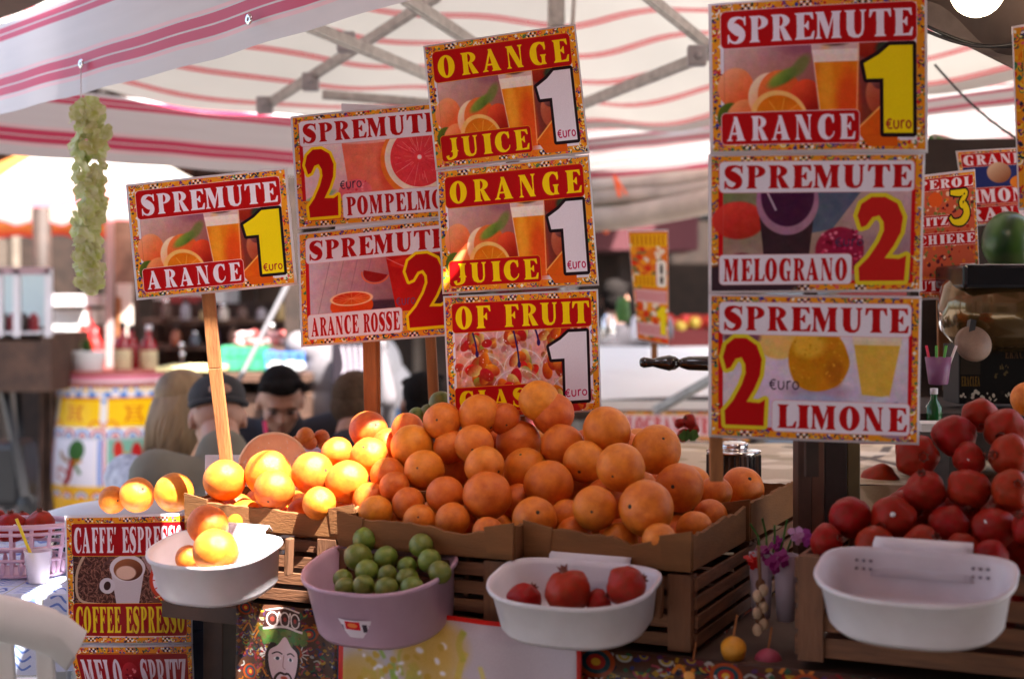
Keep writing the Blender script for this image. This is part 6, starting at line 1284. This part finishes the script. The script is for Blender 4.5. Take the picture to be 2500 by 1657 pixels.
# ================================================================ the market behind
def block(name, label, cat, X0, Y0, X1, Y1, d, dep, m, bevel=.004, foot=False, rz=0):
    c_ = P((X0+X1)/2, (Y0+Y1)/2, d); r = empty(name, Vector((c_.x, d, z_at(Y1, d))), rz, label, cat); w_ = (X1-X0)/F*d; h = (Y1-Y0)/F*d
    B('body', m, r, (0, dep/2, h/2), (w_, dep, h), bevel=bevel); return r, w_, h
mstone = mat('market_wall', (.17, .13, .10), .9, col2=(.07, .05, .04), vscale=1.6, bump=.5, bscale=10)
for i, (x0, x1, y, h, lb, mm) in enumerate(((-9, -3.9, 15, 8, 'stone facade of the market hall at the far left', mstone), (-3.9, 1.1, 14.2, 7.5, 'brown shuttered market facade in the middle distance', mat('wall_brown', (.07, .045, .035), .9, var=.5, vscale=1.5)),
                                      (1.1, 4.3, 13.5, 7, 'blue grey painted facade at the right', mat('wall_blue', (.27, .32, .38), .85, var=.12, vscale=1))  , (4.3, 9, 14, 8, 'dark facade beyond the right hand signs', mat('wall_brown', (0, 0, 0))))):
    r = empty('building', ((x0+x1)/2, y, 0), 0, lb, 'building'); B('wall', mm, r, (0, 1, h/2), (x1-x0-.01, 2, h)); n_ = max(2, int((x1-x0)/1.3))
    for k in range(n_):
        for fl in range(2):
            x = (k+.5)/n_*(x1-x0)-(x1-x0)/2; z = 1.25+fl*2.6; hgt = 2.3 if fl == 0 else 1.5
            f = B('door' if fl == 0 else 'window', M_dark if (k+i) % 3 else mat('shutter_red', (.22, .03, .03), .7), r, (x, -.02, z), (.85, .06, hgt)); 
            for sx in (-1, 1): B('jamb', M_stone, r, (x+sx*.46, -.03, z), (.08, .08, hgt+.1))
            B('lintel', M_stone, r, (x, -.03, z+hgt/2+.09), (1.05, .1, .1))
    B('cornice', M_stone, r, (0, -.06, h-.15), (x1-x0-.01, .12, .25)); B('string_course', M_stone, r, (0, -.04, 3.05), (x1-x0-.01, .08, .12))
r, w_, h = block('roof_canopy', 'dark flat market roof beyond the striped cloth, left', 'roof', -200, 330, 560, 452, 11.5, 1.6, M_dark)
for i in range(9): B('beam', M_brown, r, (-w_/2+w_*(i+.5)/9, -.03, h*.5), (.08, .06, h*.8))
for k, (x0, x1, y0, y1, z) in enumerate(((-9, 1.2, 10.2, 14.1, 3.05), (-1.9, .9, 8.0, 9.9, 2.62), (1.3, 6, 8.4, 13, 3.0), (-3.6, -1.1, 5.7, 7.9, 2.9))):  # roofs added behind the canopy to keep the background in shade
    r = empty('shade_roof', ((x0+x1)/2, y1, 0), 0, ['broad dark roof added to shade the far facades', 'dark roof added to shade the market shelves', 'dark roof added to shade the stalls at the right', 'small dark roof added to shade the barrel'][k], 'roof', 'dark roofs added for shade')
    B('roof', M_dark, r, (0, (y0-y1)/2, z), (x1-x0, y1-y0, .06))
    for sx in (-1, 1): B('post', M_dark, r, (sx*(x1-x0-.2)/2, -.1, z/2), (.08, .08, z-.06))
# parasols
def parasol(label, Xa, Ya, Xl, Xr, Yl, d, cols, base_ins=.15):
    ctr = P((Xl+Xr)/2, Yl, d); R_ = (Xr-Xl)/2/F*d; ap = z_at(Ya, d)-z_at(Yl, d); r = empty('parasol', (ctr.x, d, 0), 0, label, 'parasol'); z0 = ctr.z; n_ = 8
    for k in range(n_):
        a0, a1 = 2*PI*(k+.5)/n_, 2*PI*(k+1.5)/n_; m_ = cols[k % len(cols)]
        def fn(u, v, a0=a0, a1=a1):
            p0 = Vector((math.cos(a0), math.sin(a0), 0))*R_; p1 = Vector((math.cos(a1), math.sin(a1), 0))*R_; p = p0.lerp(p1, u)*(1-v); return p+Vector((0, 0, z0+ap*(v**.85)-.03*math.sin(PI*u)*(1-v)))
        MB().grid(fn, 8, 8).build('panel', m_, r)
        MB().grid(lambda u, v: fn(u, 0)*1+Vector((0, 0, -.12*(1-v)*(1-.25*abs(math.sin(u*3*PI))))), 12, 2).build('valance', m_, r)
        MB().tube([Vector((math.cos(a0)*R_, math.sin(a0)*R_, z0)), Vector((0, 0, z0+ap*.98))], .008, 5).build('rib', M_alu, r)
    MB().tube([(0, 0, 0), (0, 0, z0+ap+.05)], .03, 10).build('pole', M_dark, r); MB().lathe([(.25, 0), (.25, .06), (.05, .1), (0, .1)], (0, 0, 0), 20).build('foot', M_stone, r)
def ombre(name, a, b_, c3):
    m = bpy.data.materials.new(name); m.use_nodes = True; n = m.node_tree; L = n.links.new; b = n.nodes['Principled BSDF']; uv = n.nodes.new('ShaderNodeUVMap'); sp = n.nodes.new('ShaderNodeSeparateXYZ'); rp = n.nodes.new('ShaderNodeValToRGB'); L(uv.outputs[0], sp.inputs[0]); L(sp.outputs[1], rp.inputs[0])
    e = rp.color_ramp.elements; e[0].color = (*a, 1); e[1].color = (*c3, 1); e[1].position = .95; k = e.new(.3); k.color = (*b_, 1); L(rp.outputs[0], b.inputs[0]); tr = n.nodes.new('ShaderNodeBsdfTranslucent'); L(rp.outputs[0], tr.inputs[0]); mx = n.nodes.new('ShaderNodeMixShader'); mx.inputs[0].default_value = .5; L(b.outputs[0], mx.inputs[1]); L(tr.outputs[0], mx.inputs[2]); L(mx.outputs[0], n.nodes['Material Output'].inputs[0]); return m
mo = ombre('parasol_red', (.60, .02, .06), (.75, .16, .04), (.80, .45, .10)); mw2 = ombre('parasol_white', (.55, .10, .14), (.56, .52, .46), (.58, .54, .46))
parasol('orange, red and white cafe parasol in the sun behind the flower garland', 205, 290, -170, 580, 492, 9.6, [mw2, mo, mo, mo, mo, mw2, mw2, mw2])
tag(MB().tube([P(97, 480, 8.6), P(97, 905, 8.6)], .055, 8).build('timber_post', M_dark, None), 'dark timber post in front of the glass counter, far left', 'post')
o = tag(MB().box((P(254, 0, 9.0).x, 9.0, 1.22), (.045, .045, 2.44)).build('tent_pole', mat('pole_paint', (.34, .27, .26), .5), None, .003), 'slim pale pole rising behind the flower garland', 'pole')
tag(MB().tube([P(665, 655, 6.3), P(545, 893, 6.0), P(470, 1060, 5.8)], .012, 8).build('steel_rod', mat('dull_rod', (.07, .065, .07), .6)), 'thin steel rod leaning between the leaning sign stick and the young man', 'rod')
tag(MB().tube([P(288, 490, 9.4), P(284, 640, 9.4), P(290, 900, 9.4)], [.07, .09, .1], 10).build('tree_trunk', mat('bark', (.16, .10, .075), .95, var=.5, vscale=8, bump=1, bscale=14)), 'rough brown tree trunk behind the pale pole', 'trunk')
r, w_, h = block('notice_board', 'tall cream board leaning behind the red bottles', 'board', 268, 655, 304, 862, 9.0, .05, mat('cream_paint', (.55, .48, .42), .7)); B('stripe', M_lath, r, (-.03, -.004, h*.45), (.03, .006, h*.8))
# glass counter
r, w_, h = block('glass_counter', 'white framed glass display counter at the far left', 'display counter', -60, 770, 118, 905, 7.8, .7, M_brown)
for X in (0, 40, 112): wpart(MB().box((P(X, 0, 7.8).x, 7.8, z_at(700, 7.8)), (.035, .035, .37)), 'frame_post', M_white if X else M_white, r)
wpart(MB().bar(P(-60, 626, 7.8), P(118, 626, 7.8), .035, .04), 'top_rail', mat('faded_pink', (0, 0, 0)), r); wpart(MB().box(P(30, 775, 8.0), (.45, .4, .05)), 'counter_top', M_white, r)
wpart(MB().box(P(28, 700, 7.82), (.42, .008, .33)), 'pane', M_glass, r); wpart(MB().box(P(28, 690, 8.4), (.42, .02, .33)), 'back_panel', mat('mint_panel', (.60, .70, .72), .4), r)
for i, X in enumerate((10, 30, 55, 78)): wpart(MB().lathe([(.03, 0), (.03, .08), (.012, .11), (0, .11)], P(X, 768, 8.0), 10), 'jar', mat('jar_red', (.4, .03, .03), .4) if i % 2 else M_brown, r)
r, w_, h = block('ice_cream_freezer', 'bright white freezer cabinet in the sun behind the garland', 'freezer', 124, 716, 196, 752, 8.8, .5, M_wc)
B('lid', M_white, r, (0, .2, h+.06), (w_*1.08, .55, .07)); B('lower_cabinet', mat('red_paint', (0, 0, 0)), r, (0, .25, -.3), (w_, .5, .55)); B('front_panel', M_wc, r, (-.02, -.01, -.04), (w_*.8, .03, .1)); wpart(MB().box((P(160, 0, 8.8).x, 9.05, .42), (w_*.9, .45, .84)), 'base', M_dark, r)
r, w_, h = block('wall_cabinet', 'white rounded picture frame panel behind the leaning stick', 'cabinet', 350, 600, 546, 742, 9.4, .15, mat('pale_grey_paint', (.42, .43, .44), .5), bevel=.05); B('picture', mat('mint_panel', (0, 0, 0)), r, (0, -.006, h*.55), (w_*.75, .01, h*.6)); B('stripe', mat('shutter_red', (0, 0, 0)), r, (-.05, -.014, h*.35), (w_*.5, .008, .06))
B('back_support', M_dark, r, (0, .2, -.5), (w_*.8, .08, 1.4))
# shelves
sh = empty('market_shelf', P(560, 930, 8.8), 0, 'brown wooden market shelves stacked with goods behind the seated people', 'shelf')
for Y in (742, 800, 862): wpart(MB().box(P(560, Y, 9.0), (1.15, .5, .035)), 'board', M_brown, sh, bevel=.004)
for X in (365, 470, 580, 690, 760): wpart(MB().box((P(X, 0, 9.2).x, 9.2, .82), (.05, .05, 1.6)), 'upright', M_dark, sh)
wpart(MB().box((P(560, 0, 9.3).x, 9.35, .8), (1.15, .03, 1.6)), 'back_board', M_dark, sh)
gk = [('dark wicker', (.10, .05, .035)), ('purple', (.10, .06, .12)), ('grey', (.25, .22, .24)), ('brown', (.16, .07, .04)), ('ochre', (.32, .22, .09)), ('rust', (.25, .07, .03)), ('cream', (.5, .42, .36)), ('slate', (.09, .10, .12))]
for i in range(16):
    X = 385+22*i; nm, cc = gk[(i*5) % 8]; q = P(X, 798 if i % 2 else 740, 8.75); hh = random.uniform(.07, .13); o = empty('storage_jar', q, 0, '%s coloured jar on the %s market shelf, %s from left' % (nm, 'middle' if i % 2 else 'top', ORD[i//2]), 'jar', 'jars on the market shelves')
    MB().lathe([(.028, 0), (.032, .01), (.03, hh*.7), (.015, hh*.85), (.016, hh), (0, hh)], (0, 0, 0), 12).build('jar', mat('jar_'+nm, cc, .4), o); MB().lathe([(.018, hh-.01), (.018, hh+.012), (0, hh+.013)], (0, 0, 0), 10).build('lid', M_chrome if i % 3 == 0 else M_dark, o)
for i, (X, Y, r_) in enumerate(((628, 752, 8), (420, 797, 7), (422, 818, 7))):
    o = empty('glass_globe', P(X, Y, 8.2), 0, ['shiny round glass globe catching light above the green crates', 'upper shiny glass globe beside the red bottles', 'lower shiny glass globe beside the red bottles'][i], 'globe', 'glass globes'); wpart(MB().ell(P(X, Y, 8.2), r_/F*8.2, None, 16, 10), 'globe', M_chrome, o); wpart(MB().tube([P(X, Y, 8.2), P(X, Y+60, 8.3)], .006, 5), 'stem', M_alu, o)
def pcrate(label, X0, Y0, X1, Y1, d, m, n=5):
    c_ = P((X0+X1)/2, Y1, d); w_ = (X1-X0)/F*d; h = (Y1-Y0)/F*d; r = empty('plastic_crate', c_, 0, label, 'crate', 'plastic crates on the far stall'); dp = .35
    for z in (0.012, h*.5, h-.012): B('rail', m, r, (0, 0, z), (w_, .012, .02)); B('rail', m, r, (0, dp, z), (w_, .012, .02))
    for k in range(n): x = -w_/2+w_*k/(n-1); B('rib', m, r, (x*.98, -.004, h/2), (.016, .016, h)); B('rib', m, r, (x*.98, dp+.004, h/2), (.016, .016, h))
    for sx in (-1, 1): B('end_wall', m, r, (sx*w_/2, dp/2, h/2), (.012, dp, h))
    B('base', m, r, (0, dp/2, .006), (w_, dp, .01)); return r
mgc = mat('green_crate', (.06, .36, .20), .4, translucent=.3); mbc = mat('blue_crate', (.10, .25, .62), .4, translucent=.3)
pcrate('mint green plastic crate on the far stall, upper of two', 512, 800, 606, 826, 7.6, mgc); pcrate('green plastic crate under another on the far stall', 512, 828, 612, 856, 7.5, mgc); pcrate('bright blue plastic crate beside the green crates', 614, 812, 700, 852, 7.5, mbc)
o = empty('ice_tub', P(662, 846, 7.2), 0, 'shallow pale tub of crushed ice in front of the blue crate', 'tub'); wpart(MB().box(P(662, 848, 7.25), (.17, .2, .03)), 'tub', mat('pale_grey_paint', (0, 0, 0)), o, bevel=.005)
for i in range(26): wpart(MB().ell(P(random.uniform(626, 698), 840, 7.25)+Vector((0, random.uniform(-.08, .08), random.uniform(-.004, .008))), .008, None, 6, 5), 'ice', M_chrome if i % 4 == 0 else M_wc, o)
fs_ = empty('far_stall', P(560, 900, 7.4), 0, 'far market stall table carrying the plastic crates', 'stall table'); wpart(MB().box(P(570, 866, 7.6), (.75, .6, .04)), 'table_top', M_brown, fs_); wpart(MB().box((P(570, 0, 7.5).x, 7.6, .58), (.7, .5, 1.1)), 'front', M_brown, fs_)
wpart(MB().box(P(450, 849, 7.4), (.31, .4, .02)), 'yellow_shelf', mat('yellow_board', (.72, .62, .30), .6), fs_)
for i in range(14):
    X = 560+20*(i//2)+random.uniform(-4, 4); q = P(X, 792-18*(i % 2)+random.uniform(-3, 3), 7.9+.1*(i % 2)); o = empty('meat_cut', q, 0, 'pinkish cut of meat above the plastic crates, %s of the %s from left' % (ORD[i//2], 'back ones' if i % 2 else 'front ones'), 'meat', 'pink cuts laid out above the crates')
    MB().ell((0, 0, 0), (random.uniform(.03, .05), .03, random.uniform(.02, .03)), Euler((0, random.uniform(-.6, .6), 0)).to_matrix(), 12, 8).build('meat', mat('meat_%d' % (i % 3), ((.50, .24, .24), (.58, .34, .33), (.42, .08, .07))[i % 3], .4, var=.3, vscale=20), o)
o = empty('meat_counter', P(625, 800, 8.0), 0, 'dark raised counter behind the plastic crates', 'counter'); wpart(MB().box(P(630, 810, 8.0), (.42, .5, .06)), 'counter_top', M_brown, o); wpart(MB().box((P(630, 0, 8).x, 8.1, .6), (.38, .4, 1.2)), 'base', M_dark, o)
# dark handcart at the far left
o = empty('hand_cart', P(40, 1180, 8.0), 0, 'black folding cart with straps standing at the far left', 'cart')
for a, b_2, w_ in ((P(-5, 830, 8.0), P(60, 1150, 7.6), .04), (P(40, 905, 8.2), P(62, 1160, 7.8), .03), (P(-30, 900, 8.2), P(20, 1180, 8.2), .05)): wpart(MB().bar(a, b_2, w_, .03), 'frame_bar', M_iron, o)
wpart(MB().box(P(30, 1090, 7.9), (.2, .3, .36)), 'bag', M_iron, o, bevel=.04); wpart(MB().ell(P(64, 1172, 7.7), (.06, .03, .08), None, 14, 8), 'wheel', M_iron, o)
for X in (104, 118): wpart(MB().box((P(X, 0, 8.2).x, 8.2, .55), (.05, .05, 1.1)), 'stand_leg', M_brown, o)
# right: shaded stalls beyond the white table
r, w_, h = block('fruit_stall', 'red fruit stall in the shade beyond the white table', 'stall', 1545, 760, 1680, 815, 9.2, .8, mat('stall_dark', (.14, .02, .02), .8)); 
for i in range(60):
    p_ = part('fruit', FLO[0] if False else OR[i % 5], r, (random.uniform(-.18, .18), random.uniform(.0, .5), h+random.uniform(0, .06))); p_.scale = (.04,)*3
    if i == 0: rm = OR[0].copy(); rm.materials.clear(); rm.materials.append(mat('red_fruit', (.5, .03, .02), .4)); ym = OR[1].copy(); ym.materials.clear(); ym.materials.append(mat('yellow_fruit', (.5, .35, .04), .4))
    p_.data = ym if i % 4 == 0 else rm
wpart(MB().box((P(1612, 0, 9.2).x, 9.6, .5), (.36, .7, 1.0)), 'base', M_dark, r)
o = empty('dark_stall_roof', P(1450, 600, 9.8), 0, 'deep maroon stall roof edge right of the three tier sign', 'roof'); wpart(MB().box(P(1470, 545, 9.8), (.75, .8, .22)), 'roof', mat('maroon_cloth', (.09, .02, .025), .8), o); wpart(MB().box((P(1400, 0, 10).x, 10.2, 1.0), (.5, .1, 2.0)), 'back_wall', M_dark, o)
for X in (1360, 1440): wpart(MB().box((P(X, 0, 9.7).x, 9.7, 1.0), (.05, .05, 2.0)), 'post', M_dark, o)
for i in range(5):
    q = P(1405+i*34, 905-40*(i % 2)-140, 6.5+.3*i); o = empty('glass_jar', q, 0, 'blurred bottle or jar glinting beyond the white table, %s' % ['leftmost', 'second', 'third', 'fourth', 'rightmost'][i], 'jar', 'jars beyond the white table'); MB().lathe([(.03, -.04), (.035, 0), (.03, .06), (.015, .08), (0, .08)], (0, 0, 0), 14).build('jar', [M_chrome, M_green, M_white, mat('jar_red', (0, 0, 0)), mat('jar_slate', (0, 0, 0))][i], o)
o = empty('cloth_roll', P(1500, 440, 6.9), 0, 'beige folded canopy cloth with green trim and orange ribbon at the back corner', 'cloth')
for k, (Y0, Y1, Y2, r_, mm) in enumerate(((425, 418, 398, .035, mat('beige_fold', (.45, .36, .29), .9, var=.2, vscale=5)), (452, 446, 425, .04, mat('beige_fold', (0, 0, 0))), (500, 480, 455, .06, mat('beige_fold', (0, 0, 0))), (475, 455, 440, .012, M_green))): wpart(MB().tube([P(1350, Y0+8, 6.8), P(1450, Y0, 6.8), P(1560, Y1, 6.6), P(1680, Y2, 6.4)], r_, 10), 'trim' if r_ < .02 else 'fold', mm, o)
mo_ = mat('orange_ribbon', (.80, .10, .01), .5); wpart(MB().bar(P(1420, 405, 6.7), P(1432, 455, 6.65), .018, .006).bar(P(1425, 415, 6.69), P(1448, 450, 6.65), .016, .006), 'ribbon', mo_, o); wpart(MB().ell(P(1400, 532, 6.9), .018, None, 8, 6), 'ribbon_end', mo_, o)
